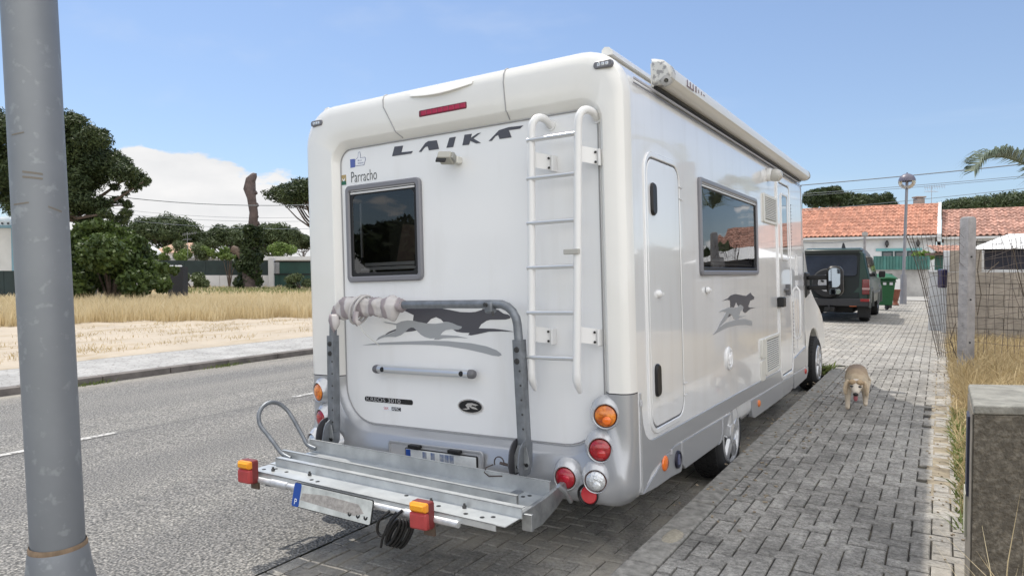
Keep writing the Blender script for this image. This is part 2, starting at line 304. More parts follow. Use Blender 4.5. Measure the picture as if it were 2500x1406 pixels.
red_lens = M('red lens', (.42, .008, .012), .12, coat=.8)
red_dull = M('faded red lens', (.40, .05, .05), .45, var=.15, vs=20)
org_lens = M('orange lens', (.85, .17, .01), .12, coat=.8)
org_dull = M('amber lens', (.80, .30, .02), .3)
clear_lens = M('clear lens', (.62, .64, .66), .08, metal=.5, coat=1, bump=.6, bs=90)
chrome = M('chrome', (.75, .76, .78), .08, metal=1)
glass = glassmat('tinted acrylic glass', (.62, .62, .62), .9)
dark_in = M('dark cabin interior', (.05, .048, .045), .8, var=.4, vs=3)
blue = M('plate blue', (.01, .06, .30), .4)
platew = M('number plate white', (.62, .64, .64), .4, var=.12, vs=14)

van = empty('motorhome')
van.matrix_world = Matrix(((.99941575, 0, -.03417838, 0), (.00016696, .99998807, .00488207, 0), (.03417797, -.00488492, .99940382, 0), (0, 0, 0, 1)))
tag(van, 'white coachbuilt motorhome with silver skirts and a folding rack on its rear', 'motorhome')
def VB(mb, name, mat, parent=van, **k): return mb.build(name, mat, parent, **k)
def fR(a, b, h): return Vector((a, .045-h, b))
def fS(a, b, h): return Vector((h, a, b))
# --- shell: matched loops from the recessed rear panel out to the sides
def vloop(x0, x1, z0, z1, rt, rb, y, low=0, W=(.824, .83)):
    p = []
    def put(x, z):
        t = min(max((.52-z)/.09, 0), 1); p.append((x, y-low*t*t*(3-2*t), z))
    nb, nc = 20, 8
    for k in range(nb+1): put(x0+rb+(x1-x0-2*rb)*k/nb, z0)
    for k in range(1, nc+1): a = R(-90+90*k/nc); put(x1-rb+rb*math.cos(a), z0+rb+rb*math.sin(a))
    for k in range(1, 5): put(x1, z0+rb+(W[0]-z0-rb)*k/4)
    put(x1, W[1])
    for k in range(1, 9): put(x1, W[1]+(z1-rt-W[1])*k/8)
    for k in range(1, nc+1): a = R(90*k/nc); put(x1-rt+rt*math.cos(a), z1-rt+rt*math.sin(a))
    for k in range(1, nb+1): put(x1-rt-(x1-x0-2*rt)*k/nb, z1)
    for k in range(1, nc+1): a = R(90+90*k/nc); put(x0+rt+rt*math.cos(a), z1-rt+rt*math.sin(a))
    for k in range(1, 9): put(x0, z1-rt+(W[1]-z1+rt)*k/8)
    put(x0, W[0])
    for k in range(1, 5): put(x0, W[0]+(z0+rb-W[0])*k/4)
    for k in range(1, nc): a = R(180+90*k/nc); put(x0+rb+rb*math.cos(a), z0+rb+rb*math.sin(a))
    return p
LO_ = [vloop(-1.985, -.155, .53, 2.285, .10, .24, .045),
      vloop(-1.992, -.148, .525, 2.292, .105, .245, .038),
      vloop(-2.012, -.124, .498, 2.325, .125, .26, .003, .03),
      vloop(-2.020, -.117, .485, 2.336, .13, .26, -.002, .045),
      vloop(-2.215, -.055, .33, 2.49, .20, .16, -.004, .05),
      vloop(-2.242, -.028, .285, 2.537, .22, .13, .006, .045),
      vloop(-2.258, -.012, .262, 2.562, .235, .12, .021, .03),
      vloop(-2.267, -.003, .250, 2.575, .24, .12, .046, .015),
      vloop(-2.272, 0, .245, 2.58, .24, .12, .085)]
LO = LO_
n = len(LO[0])
white_mb, silver_mb = MB(), MB(); gap_mb = MB()
def mid(i, j): return (LO[i][j][2]+LO[i][(j+1) % n][2])/2
for i in range(len(LO)-1):
    for j in range(n):
        k = (j+1) % n; q = [LO[i][j], LO[i][k], LO[i+1][k], LO[i+1][j]]; z = sum(p[2] for p in q)/4
        t = white_mb if z > .829 else (gap_mb if z > .8235 and all(abs(p[2]-.827) < .004 for p in q) else silver_mb)
        t.add(q, [(0, 1, 2, 3)])
def merged(mb, name, mat, parent=van, smooth=40):
    o = mb.build(name, mat, parent, fixn=False); bm = bmesh.new(); bm.from_mesh(o.data)
    bmesh.ops.remove_doubles(bm, verts=bm.verts, dist=1e-5); bmesh.ops.recalc_face_normals(bm, faces=bm.faces); bm.to_mesh(o.data); bm.free()
    o.data.polygons.foreach_set('use_smooth', [True]*len(o.data.polygons)); o.data.set_sharp_from_angle(angle=R(smooth)); return o
rear_frame = merged(white_mb, 'rear_surround', white, smooth=24)
bumper = merged(silver_mb, 'bumper', silver, smooth=60)
merged(gap_mb, 'panel_gap', gap)
# rear panel
def holed(outer, inner, name, mat):
    me = bpy.data.meshes.new(name); bm = bmesh.new(); es = []
    for lp_ in (outer, inner):
        vv = [bm.verts.new(p) for p in lp_]; es += [bm.edges.new((vv[i], vv[(i+1) % len(vv)])) for i in range(len(vv))]
    bmesh.ops.triangle_fill(bm, use_beauty=True, use_dissolve=False, edges=es, normal=(0, -1, 0)); bm.to_mesh(me); bm.free(); me.materials.append(mat)
    o = bpy.data.objects.new(name, me); C.objects.link(o); o.parent = van; return o
holed(vloop(-1.986, -.154, .529, 2.286, .10, .24, .0455), [(a, .0455, c) for a, c in rrect(-1.905, -1.348, 1.458, 2.015, .02)], 'rear_panel', M('white rear panel', (.765, .765, .76), .3, col2=(.81, .815, .82), thresh=(.26, .50), stretch=(5, 5, .7), vs=1.6, vdet=6, var=.0, bump=.03, bs=5, coat=.3, dist=.01))
# thin rubber seal round the panel
def looptube(mb, lp, r, n=5):
    mb.tube(lp+[lp[0]], r, n, False); return mb
VB(looptube(MB(), [(x, .041, z) for x, y, z in vloop(-1.978, -.162, .537, 2.279, .095, .235, 0)], .0035), 'panel_seal', M('seal grey', (.32, .32, .33), .5))
# side walls, roof, far end
XL = -2.3
b = MB()
prof = [(p[0], p[2]) for p in LO[-1] if p[2] > .5 or True]
end = [(x, z) for x, y, z in LO[-1]]
ys = (.085, 1.222, 2.80, 5.18)
zl = sorted(set([1.442, 2.016]+[z for x, z in end if x > -.0001])); i0 = min(i for i, p in enumerate(end) if p[0] > -.0001); i1 = max(i for i, p in enumerate(end) if p[0] > -.0001)
e2 = end[:i0]+[(0, z) for z in zl]+end[i1+1:]; ne = len(e2)
b.add([(x, y, z) for y in ys for x, z in e2], [(r_*ne+j, r_*ne+(j+1) % ne, (r_+1)*ne+(j+1) % ne, (r_+1)*ne+j) for r_ in range(3) for j in range(ne)
    if not (r_ == 1 and e2[j][0] == 0 and e2[(j+1) % ne][0] == 0 and 1.44 < (e2[j][1]+e2[(j+1) % ne][1])/2 < 2.017)])
b.loft([[(x, 5.18, z) for x, z in end], [(x*.994-.007, 5.27, z*.995) for x, z in end], [(x*.98-.023, 5.33, z*.985) for x, z in end]], True, False, True)
shell = VB(b, 'body_shell', side_white, smooth=40)
# luton front and cab
b = MB()
def cabsec(y, x, z0, z1, r): return [(a, y, c) for a, c in rrect(-2.3-x, x, z0, z1, r, 5)]
b.loft([cabsec(5.25, -.06, .62, 2.40, .15), cabsec(5.7, -.11, .62, 2.30, .2), cabsec(6.2, -.14, .66, 1.95, .25), cabsec(6.7, -.16, .7, 1.45, .25), cabsec(6.95, -.17, .7, 1.22, .2), cabsec(7.25, -.3, .6, 1.0, .2)], True, True, True)
VB(b, 'cab', white, smooth=50)
b = MB()
b.loft([[(x, y, z) for y, z in ((5.35, .30), (5.35, 1.30), (5.9, 1.30), (6.3, 1.12), (6.7, .98), (6.95, .86), (7.15, .6), (7.1, .42), (6.72, .40), (6.66, .52), (6.52, .64), (6.35, .71), (6.2, .73), (6.02, .71), (5.86, .64), (5.75, .52), (5.70, .30))] for x in (-.25, -.11, -.05)], True, True, True)
VB(b, 'front_wing', white, bev=.03, seg=3)
b = MB(); b.loft([[(.0, 5.36, .66), (.0, 5.72, .66), (.01, 5.72, 1.28), (.01, 5.36, 1.28)], [(-.1, 5.36, .66), (-.1, 5.72, .66), (-.1, 5.72, 1.28), (-.1, 5.36, 1.28)]], True, True, True)
# mirror
b = MB(); b.loft([[(-.10, y, z) for y, z in ((5.55, 1.44), (5.85, 1.44), (5.85, 1.16), (5.55, 1.10))], [(-.03, y, z) for y, z in ((5.58, 1.43), (5.82, 1.43), (5.82, 1.18), (5.58, 1.14))]], True, True, True)
mir = VB(b, 'wing_mirror', blackp, bev=.01); MX = .065
b = MB()
for zz in (1.37, 1.25): b.box((.08, 5.68, zz), (.22, .06, .055))
VB(b, 'mirror_arm', blackp, mir, bev=.012)
b = MB(); fm = lambda a, c, h: Vector((a, 5.62-h, c)); plate(b, fm, .18, .355, 1.15, 1.50, .07, -.10, .01, .02)
VB(b, 'mirror_housing', blackp, mir, smooth=40)
mg = M('mirror glass', (.28, .32, .36), .02, metal=1)
VB(plate(MB(), fm, .205, .330, 1.25, 1.475, .05, .008, .014, .002), 'mirror_glass', mg, mir, smooth=30)
VB(plate(MB(), fm, .205, .330, 1.17, 1.23, .025, .008, .014, .002), 'mirror_glass', mg, mir, smooth=30)
# roof rails and awning
def rail_prof(x, y, s=1): return [(x+dx*s, y, 2.550+dz) for dx, dz in ((-.03, 0), (-.026, .03), (-.01, .045), (.015, .04), (.033, .02), (.035, 0))]
for x, s in ((-.125, 1), (-2.14, -1)):
    b = MB(); b.loft([rail_prof(x, .09, s), rail_prof(x, .13, s), rail_prof(x, 4.9, s)], True, True, True); VB(b, 'roof_rail', white, smooth=40)
b = MB()
def awn(y, k=1): return [(.0, y, 2.458), (.04, y, 2.455), (.075, y, 2.464), (.095*k, y, 2.485), (.098*k, y, 2.515), (.086*k, y, 2.55), (.055*k, y, 2.578), (.01, y, 2.592), (-.04, y, 2.595), (-.04, y, 2.465)]
b.loft([awn(.50), awn(5.12)], True, True, True)
awning = VB(b, 'awning', cream if False else M('ivory awning case', (.72, .71, .67), .3, coat=.3), smooth=35)
worn = M('worn grey coating', (.62, .62, .60), .5, col2=(.27, .27, .275), var=.1, vs=26, thresh=(.50, .56))
b = MB(); b.loft([[(max(x, -.0)*.9, .42, (z-2.52)*.8+2.52) for x, y, z in awn(0)], [(max(x, -.01)*1.04, .435, (z-2.52)*1.06+2.52) for x, y, z in awn(0)], [(max(x, -.01)*1.04, .50, (z-2.52)*1.06+2.52) for x, y, z in awn(0)]], True, True, True)
VB(b, 'end_cap', worn, awning, smooth=30)
b = MB(); b.lathe([(.028, 0), (.028, .035), (.012, .04), (.012, .01)], (.068, .445, 2.468), (.3, -1, -.2), 16, True, False); VB(b, 'winch_eye', M('grey plastic', (.35, .35, .35), .4), awning, smooth=40)
b = MB(); b.loft([awn(5.12, 1.05), awn(5.16, 1.05)], True, True, True); VB(b, 'end_cap', M('grey plastic', (.35, .35, .35), .4), awning, smooth=30)
b = MB()
for k, (w_, h_) in enumerate(((.008, .035), (.008, .035), (.008, .035), (.012, .035), (.006, .02), (.006, .02), (.02, .006))):
    y = .72+k*.055; b.box((.099, y, 2.515), (.002, w_*1.6, h_))
b.box((.099, .775, 2.497), (.002, .13, .006)); VB(b, 'awning_lettering', M('faded lettering', (.22, .16, .18), .5), awning)['kind'] = 'stuff'
b = MB(); b.b2((-.002, .13, 2.418), (.006, 5.05, 2.430)); VB(b, 'awning_rail', M('rail grey', (.42, .42, .45), .4), bev=.002)
b = MB(); b.b2((0, .13, 2.3965), (.003, 5.2, 2.4035)); VB(b, 'trim_line', M('trim charcoal', (.16, .16, .18), .5))
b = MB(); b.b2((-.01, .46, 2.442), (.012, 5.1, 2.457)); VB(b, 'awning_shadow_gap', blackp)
# seams and spoiler on the top of the surround
for (x0, z0, x1, z1) in ((-1.575, 2.556, -1.475, 2.335), (-.696, 2.556, -.684, 2.335)):
    b = MB(); ln = lambda t: x0+(x1-x0)*t; pts = [(x0, .09, 2.581), (x0, .045, 2.576), (x0, .021, 2.563), (ln(.05), .005, 2.538), (ln(.15), -.0045, 2.49), (ln(.6), -.0035, 2.41), (x1, -.0025, 2.336), (x1+.004, .003, 2.325), (x1+.03*(x1 < -1), .037, 2.293)]
    b.tube(pts, .0042, 5); VB(b, 'moulding_seam', M('seam grey', (.32, .32, .33), .5))
b = MB(); cres = []
for k in range(25):
    t = k/24; x = -1.351+.452*t; sag = math.sin(PI*t)
    cres.append((x, sag, t))
lo = [(x, .0, 2.516-.026*s) for x, s, t in cres]; md = [(x, -.004-.022*s**.7, 2.518-.022*s) for x, s, t in cres]
up = [(x, -.002-.012*s**.7, 2.530) for x, s, t in cres]; tp = [(x, .012, 2.545) for x, s, t in cres]
b.loft([lo, md, up, tp], False); VB(b, 'spoiler_bulge', white, smooth=50)
b = MB(); plate(b, lambda a, c, h: Vector((a, -.002-h, c+(a+1.11)*0)), -1.285, -.942, 2.386, 2.424, .008, -.01, .004, .002); bl = VB(b, 'brake_light', M('dark maroon', (.16, .012, .03), .35))
for k in range(8):
    x = -1.267+k*.0402; VB(plate(MB(), lambda a, c, h: Vector((a, -.002-h, c)), x, x+.036, 2.392, 2.418, .004, .003, .0065, .002), 'lens_segment', M('brake red', (.40, .02, .06), .25), bl)
for x, zz in ((-.104, 2.477), (-2.135, 2.472)):
    b = MB(); f = (lambda a, c, h: Vector((a, .0-h, c))) if x > -1 else (lambda a, c, h: Vector((a, .0-h, c)))
    ml = VB(plate(b, f, x-.052, x+.052, zz-.019, zz+.019, .018, -.01, .012, .004), 'marker_light', M('marker grey', (.16, .16, .18), .4), smooth=40)
    for dx in (-.022, 0, .022): VB(plate(MB(), f, x+dx-.009, x+dx+.009, zz-.009, zz+.009, .004, .01, .0145, .002), 'lamp', clear_lens, ml)
# lettering and emblems
for nm, k in (('L', 'L'), ('A', 'A'), ('I', 'I'), ('K', 'K'), ('A', 'A2')):
    o = VB(MB().prism(POLY[k], fR, 0, .0022), 'letter', decal_dark)
for k, m_, h in (('rd', decal_dark, .001), ('rd2', decal_dark, .001), ('rd3', decal_dark, .001), ('rg', decal_grey, .0016), ('rs', decal_grey, .001)):
    VB(MB().prism(POLY[k], fR, 0, h), 'running_dog_decal' if k != 'rs' else 'swoosh_decal', m_)
for k, m_, h in (('sd', decal_dark, .0015), ('sd2', decal_dark, .0015), ('sg', decal_grey, .0022), ('ss', decal_grey, .0015)):
    VB(MB().prism(POLY[k], fS, 0, h), 'running_dog_decal' if k != 'ss' else 'swoosh_decal', m_)
stk = M('sticker line blue', (.07, .09, .22), .5); stw = M('sticker white', (.78, .80, .84), .5)
th = VB(MB().prism(POLY['thumb'], fR, 0, .0008), 'sticker', stk)
cxt = sum(a for a, c in POLY['thumb'])/10; czt = sum(c for a, c in POLY['thumb'])/10
def shrink(p, d):
    out = []
    for i in range(len(p)):
        a, q, c = Vector(p[i-1]), Vector(p[i]), Vector(p[(i+1) % len(p)]); e1 = (q-a).normalized(); e2 = (c-q).normalized(); nn = (Vector((e1.y, -e1.x))+Vector((e2.y, -e2.x)))
        nn = nn.normalized() if nn.length > .01 else Vector((0, 0)); out.append(tuple(q-nn*d))
    return out
area = sum(POLY['thumb'][i-1][0]*POLY['thumb'][i][1]-POLY['thumb'][i][0]*POLY['thumb'][i-1][1] for i in range(10))
VB(MB().prism(shrink(POLY['thumb'], .0035 if area > 0 else -.0035), fR, .0005, .0014), 'sticker_face', stw, th)
VB(MB().prism(POLY['tb'], fR, 0, .0012), 'sticker_cuff', M('sticker blue', (.09, .13, .38), .5), th)
for k, (zz, t_) in enumerate(((2.199, 'like us'), (2.182, 'facebook'))):
    VB(text_mesh(t_, .017, lambda a, c, h: fR(-1.83+a, zz-.004+c, h), .0018, sx=.8), 'sticker_text', stk, th)
def fP(a, c, h): return fR(-1.895+a, 2.058+c+a*.0, h)
VB(text_mesh('Parracho', .100, lambda a, c, h: fR(-1.895+a, 2.066+c, h), .0015, sx=.62, bold=-.0008), 'dealer_lettering', M('dark grey print', (.06, .07, .075), .5))
b = VB(plate(MB(), fR, -1.978, -1.936, 2.058, 2.122, .002, 0, .001, .0003), 'dealer_badge', M('badge ochre', (.42, .32, .15), .5))
VB(MB().prism([(-1.978, 2.058), (-1.936, 2.058), (-1.936, 2.08), (-1.955, 2.092), (-1.978, 2.078)], fR, .0008, .0016), 'badge_green', M('badge green', (.02, .13, .08), .5), b)
VB(MB().prism([(-1.972, 2.102), (-1.958, 2.09), (-1.942, 2.104), (-1.95, 2.082), (-1.962, 2.082)], fR, .0016, .0022), 'badge_bird', stw, b)
bd = VB(plate(MB(), fR, -1.825, -1.432, .672, .703, .014, 0, .004, .002), 'model_badge', blackp, smooth=30)
VB(text_mesh('KREOS 3010', .036, lambda a, c, h: fR(-1.812+a, .676+c, h), .0052, sx=1.5), 'badge_lettering', M('badge silver', (.6, .6, .62), .3, metal=.6), bd)
bd = VB(plate(MB(), fR, -1.675, -1.525, .625, .652, .002, 0, .0015, .0005), 'dealer_plate', stw)
VB(plate(MB(), fR, -1.603, -1.528, .627, .650, .002, .001, .002, .0003), 'plate_dark', blackp, bd)
VB(text_mesh('AMC', .028, lambda a, c, h: fR(-1.60+a, .629+c, h), .0026, sx=1.1), 'plate_text', stw, bd)
VB(text_mesh('S&K', .024, lambda a, c, h: fR(-1.668+a, .631+c, h), .0022, sx=1.0), 'plate_text', M('badge red', (.5, .05, .06), .5), bd)
def ell(cx, cz, rx, rz, n=24): return [(cx+rx*math.cos(2*PI*k/n), cz+rz*math.sin(2*PI*k/n)) for k in range(n)]
bd = VB(MB().prism(ell(-1.003, .695, .088, .042), fR, 0, .006), 'maker_emblem', chrome)
VB(MB().prism(ell(-1.003, .695, .079, .035), fR, .005, .008), 'emblem_face', blackp, bd)
VB(MB().prism([(-1.06, .678), (-1.02, .684), (-1.035, .70), (-1.02, .713), (-.99, .716), (-.945, .708), (-.965, .70), (-.985, .705), (-.995, .698), (-.965, .692), (-.945, .68), (-.985, .683), (-1.01, .694), (-1.005, .68), (-1.03, .674)], fR, .007, .0095), 'emblem_dog', chrome, bd)
# reversing camera
b = MB(); cro = Matrix.Rotation(R(-28), 3, 'X') @ Matrix.Rotation(R(12), 3, 'Z')
b.box((-1.035, .02, 2.108), (.042, .05, .042)); rc = VB(b, 'reversing_camera', cream, bev=.008)
b = MB(); b.box((-1.075, -.03, 2.118), (.085, .075, .045), cro); VB(b, 'camera_housing', M('camera beige', (.42, .41, .36), .4), rc, bev=.008)
b = MB(); b.box((-1.084, -.069, 2.105), (.062, .01, .032), cro); VB(b, 'camera_lens', blackp, rc, bev=.004)
b = MB(); b.box((-1.03, -.02, 2.118), (.018, .05, .04), cro); VB(b, 'camera_bracket', M('camera grey', (.3, .3, .28), .4), rc, bev=.004)
# rear window
def window(parent_name, f, a0, a1, c0, c1, fw, depth, rails):
    w0 = VB(ring(MB(), f, (a0, a1, c0, c1), (a0+fw, a1-fw, c0+fw, c1-fw), .035, .012, 0, .022, -.01, .008), 'window', greyframe, smooth=40)
    bk = MB(); fw2 = fw+.004
    ring(bk, f, (a0+fw-.003, a1-fw+.003, c0+fw-.003, c1-fw+.003), (a0+fw+.022, a1-fw-.022, c0+fw+.022, c1-fw-.03), .012, .03, -.004, .010, -.012, .003)
    VB(bk, 'sash', blackp, w0, smooth=40)
    VB(plate(MB(), f, a0+fw+.004, a1-fw-.004, c0+fw+.004, c1-fw-.004, .03, .000, .006, .003), 'pane', glass, w0, smooth=30)
    bx = MB(); A, B_, C_, D_ = a0+fw, a1-fw, c0+fw, c1-fw
    bx.add([f(A, C_, -.001), f(B_, C_, -.001), f(B_, D_, -.001), f(A, D_, -.001), f(A, C_, -depth), f(B_, C_, -depth), f(B_, D_, -depth), f(A, D_, -depth)],
           [(0, 1, 5, 4), (1, 2, 6, 5), (2, 3, 7, 6), (3, 0, 4, 7), (4, 5, 6, 7)])
    VB(bx, 'cabin_recess', dark_in, w0)
    for a in rails:
        r_ = MB(); r_.prism([(a, C_+.10), (a+.014, C_+.10), (a+.014, D_-.08), (a, D_-.08)], f, -.03, -.02); VB(r_, 'stay', alu, w0)
        r_ = MB(); r_.prism([(a-.006, C_+.05), (a+.02, C_+.05), (a+.02, C_+.12), (a-.006, C_+.12)], f, -.03, -.014); VB(r_, 'catch', blackp, w0)
    for zz in (.008, .034):
        r_ = MB(); r_.prism([(A+.05, C_+.03+zz), (B_-.04, C_+.03+zz), (B_-.04, C_+.05+zz), (A+.05, C_+.05+zz)], f, -.04, -.02-zz*.3); VB(r_, 'blind_rail', alu, w0)
    for zz in (0, .018):
        VB(MB().prism([(a0+fw+.01, c1-fw-.022+zz), (a1-fw-.01, c1-fw-.022+zz), (a1-fw-.01, c1-fw-.010+zz), (a0+fw+.01, c1-fw-.010+zz)], f, .004, .016-zz*.1), 'drip_strip', M('pale rubber strip', (.6, .6, .6), .4), w0, bev=.002)
    return w0
W1 = window('r', fR, -1.935, -1.318, 1.428, 2.045, .036, .35, (-1.845, -1.395))
tag(W1, 'square rear window in a grey frame')
cur = MB(); cur.add([fR(-1.72, 1.50, -.2), fR(-1.50, 1.50, -.2), fR(-1.52, 1.78, -.22), fR(-1.66, 1.80, -.22)], [(0, 1, 2, 3)]); VB(cur, 'curtain', M('brown curtain', (.16, .12, .10), .9), W1)
W2 = window('s', fS, 1.192, 2.83, 1.412, 2.046, .034, .4, (1.30, 2.70))
tag(W2, 'wide side window in a grey frame')
# ladder
lad = empty('ladder', van); ly = -.085
def rail(xt, xb):
    b = MB(); pts = [(xt+.045, .045, 2.225), (xt+.043, -.01, 2.250), (xt+.026, -.06, 2.250), (xt+.008, ly, 2.215), (xt, ly, 2.15), ((xt+xb)/2, ly, 1.5), (xb, ly, .93)]
    b.tube(cr(pts[:5], 4)[:-1]+pts[4:], .0205, 12); r = VB(b, 'rail', whitetube, lad, smooth=60)
    b = MB(); b.tube([(xb, ly, .93), (xb, ly, .90), (xb-.004, ly+.02, .865), (xb-.008, ly+.05, .83)], [.0215, .0215, .019, .011], 12); VB(b, 'foot', whitetube, r, smooth=60)
    b = MB(); b.lathe([(.032, 0), (.032, .008)], (xt+.046, .046, 2.23), (0, -1, 0), 14, True, True); VB(b, 'mount_pad', whitetube, r, smooth=30)
    return r
LX = [(-.482, -.518), (-.214, -.256)]
for a in LX: rail(*a)
for zz in (2.132, 1.934, 1.703, 1.473, 1.239, 1.008):
    t = (2.16-zz)/1.23; xa, xb_ = [p[0]+(p[1]-p[0])*t for p in LX]
    b = MB(); b.tube([(xa-.018, ly-.01, zz), (xb_-.01, ly-.01, zz)], .0125, 10); VB(b, 'rung', alu, lad, smooth=60)
for xr, s in ((-.482, 1), (-.214, 1)):
    for zz in (2.03, 1.12):
        t = (2.16-zz)/1.23; x = xr-.04*t
        b = MB(); b.prism([(x-.01, zz+.05), (x+.075, zz+.03), (x+.075, zz-.05), (x-.01, zz-.06+.03)], lambda a, c, h: Vector((a, ly+.02+h+(a-x)*1.1, c)), 0, .006)
        br = VB(b, 'wall_bracket', whitetube, lad)
        b = MB(); b.box((x+.078, .02, zz-.012), (.012, .05, .085)); VB(b, 'bracket_foot', whitetube, lad, bev=.003)
        for dz in (-.03, .02):
            b = MB(); b.lathe([(.007, 0), (.005, .006)], (x+.06, ly+.08, zz+dz-.005), (.4, -1, 0), 8, False, True); VB(b, 'screw', blackp, lad)
b = MB(); b.box((-.255, ly-.022, 1.545), (.085, .022, .026)); VB(b, 'ladder_lock', M('lock grey', (.42, .41, .38), .4), lad, bev=.004)
# handle bar with end caps
b = MB(); b.tube([(-1.66, -.0, .888), (-.975, -.0, .886)], .0235, 14, False); hb = VB(b, 'grab_bar', alu, smooth=60)
for x, s in ((-1.66, -1), (-.975, 1)):
    b = MB(); b.lathe([(.026, 0), (.027, .02), (.022, .035), (.01, .043)], (x, 0, .887), (s, 0, 0), 16, True, True); VB(b, 'end_cap', M('dark grey plastic', (.14, .14, .15), .4), hb, smooth=40)
    b = MB(); b.lathe([(.016, 0), (.014, .004)], (x-s*.045, -.021, .889), (0, -1, .1), 12, False, True); VB(b, 'slot', blackp, hb)
    b = MB(); b.box((x-s*.045, .02, .887), (.04, .05, .03)); VB(b, 'bar_mount', alu, hb, bev=.004)
# rear lamps
def lamp_unit(x, zz, lens, r=.056, name='tail_light', y0=-.004, dirx=0, hood=.03):
    ax = Vector((dirx, -1, .0)).normalized(); o = Vector((x, y0, zz))
    b = MB(); b.lathe([(r*1.62, -.03), (r*1.48, -.012), (r*1.34, .004), (r*1.22, .018), (r*1.16, .024), (r*1.10, .023), (r*1.07, .016), (r*1.03, .010)], o, ax, 28)
    for i, v in enumerate(b.v):     # hood: fades into the corner below, deeper above
        q = Vector(v); dz = (q.z-zz)/(r*1.6); q += ax*(hood*.40*max(dz, 0))+Vector((0, 0, .012*max(dz, 0)*(1 if (q-o).length > r*1.3 else 0))); b.v[i] = tuple(q)
    L = VB(b, name, silver_bright, smooth=60)
    b = MB(); b.lathe([(r*1.07, .010), (r*1.0, .02), (r*.98, .024)], o, ax, 28); VB(b, 'lens_rim', M('lens rim', tuple(c*.5 for c in lens[0]), .3), L, smooth=50)
    b = MB(); b.lathe([(r*.98, .022), (r*.8, .030), (r*.5, .035), (r*.2, .037), (.002, .0375)], o, ax, 28, False, True); VB(b, 'lens', lens[1], L, smooth=60)
    b = MB(); b.lathe([(r*.40, .0335), (r*.33, .0365), (.002, .0375)], o+Vector((r*.15, 0, -r*.35 if lens[2] else 0)), ax, 16, False, True); VB(b, 'reflector_dome', lens[3], L, smooth=60)
    return L
OR_ = ((.3, .05, .01), M('orange lamp lens', (.75, .12, .008), .1, coat=.8, var=.5, vs=30, bump=.5, bs=50, col2=(.95, .30, .02)), 1, M('orange hot spot', (.88, .17, .01), .1, coat=.8))
RE_ = ((.12, .005, .01), M('red lamp lens', (.30, .006, .012), .1, coat=.8, var=.3, vs=40, bump=.3, bs=70, col2=(.5, .02, .03)), 1, M('red hot spot', (.45, .012, .015), .1, coat=.8))
CL_ = ((.3, .3, .3), clear_lens, 1, M('clear hot spot', (.75, .77, .78), .1, metal=.4, coat=1, bump=.5, bs=150))
RD_ = ((.12, .005, .01), M('plain red lens', (.36, .008, .02), .15, coat=.8, bump=.2, bs=120), 0, M('red centre', (.5, .01, .03), .15, coat=.8))
for mx in (0, 1):
    for x, zz, L_, r, y0 in ((-.136, .718, OR_, .055, -.006), (-.164, .548, RE_, .055, -.018), (-.345, .392, RD_, .054, -.05), (-.180, .396, CL_, .052, -.046)):
        xx = x if not mx else -2.3-x-(.07 if zz < .45 else 0)
        lamp_unit(xx, zz, L_, r, y0=y0+(.0 if not mx else 0), dirx=(.25 if x > -.2 else .06)*(1 if not mx else -1))
    x = -.225 if not mx else -2.075
    b = MB(); b.lathe([(.058, .004), (.052, .006), (.045, -.002)], (x, -.054, .318), (0, -1, 0), 24); fo = VB(b, 'fog_light', blackp, smooth=50)
    b = MB(); b.lathe([(.046, .0), (.040, .008), (.002, .010)], (x+.006, -.054, .318), (0, -1, 0), 24, False, True); VB(b, 'lens', M('fog red', (.55, .04, .05), .25, coat=.5), fo, smooth=50)
# number plate bay
fB = lambda a, c, h: Vector((a, -.052-h, c))
pb = VB(ring(MB(), fB, (-1.55, -.86, .335, .470), (-1.535, -.875, .348, .455), .02, .012, -.004, .006, -.018, .003), 'plate_bay', silver, smooth=40)
VB(plate(MB(), fB, -1.54, -.87, .345, .458, .01, -.012, .001, .001), 'bay_back', silver_bright, pb)
VB(plate(MB(), fB, -1.415, -.895, .342, .440, .008, .001, .009, .002), 'plate_holder', blackp, pb)
VB(plate(MB(), fB, -1.408, -.902, .347, .434, .006, .008, .0115, .001), 'number_plate', platew, pb)
VB(plate(MB(), fB, -1.406, -1.37, .349, .432, .005, .011, .0125, .0005), 'plate_band', blue, pb)
b = MB()
for k, x in enumerate((-1.28, -1.22, -1.155, -1.12, -1.085)): b.prism([(x, .352), (x+.03, .352), (x+.03, .428), (x, .428)], fB, .0112, .0122)
VB(b, 'smeared_digits', M('smeared blue grey', (.10, .17, .36), .5, col2=(.40, .41, .42), var=.2, vs=30), pb)
for x in (-1.33, -1.04): VB(MB().box((x, -.072, .456), (.085, .035, .02)), 'plate_lamp', blackp, pb, bev=.006)
# hatches etc on the side
def hatch(f, a0, a1, c0, c1, r, nm, m_=side_white):
    h = VB(ring(MB(), f, (a0-.028, a1+.028, c0-.03, c1+.03), (a0, a1, c0, c1), r+.03, r, 0, .009, .001, .004, 8), nm, m_, smooth=40)
    VB(looptube(MB(), [f(a, c, .002) for a, c in rrect(a0+.004, a1-.004, c0+.004, c1-.004, r, 8)], .0042), 'hatch_seal', M('seal dark grey', (.12, .12, .13), .5), h)
    VB(plate(MB(), f, a0+.009, a1-.009, c0+.009, c1-.009, r, 0, .007, .003, 8), 'hatch_panel', m_, h, smooth=40)
    return h
H1 = hatch(fS, .262, .800, .600, 2.050, .09, 'garage_door')
H1['label'] = 'tall narrow locker door with two black handles'
def blackhandle(y, z, parent):
    h = VB(plate(MB(), fS, y-.038, y+.038, z-.088, z+.088, .034, .004, .022, .008), 'handle', blackp, parent, smooth=40)
for zz in (1.825, .855): blackhandle(.352, zz, H1)
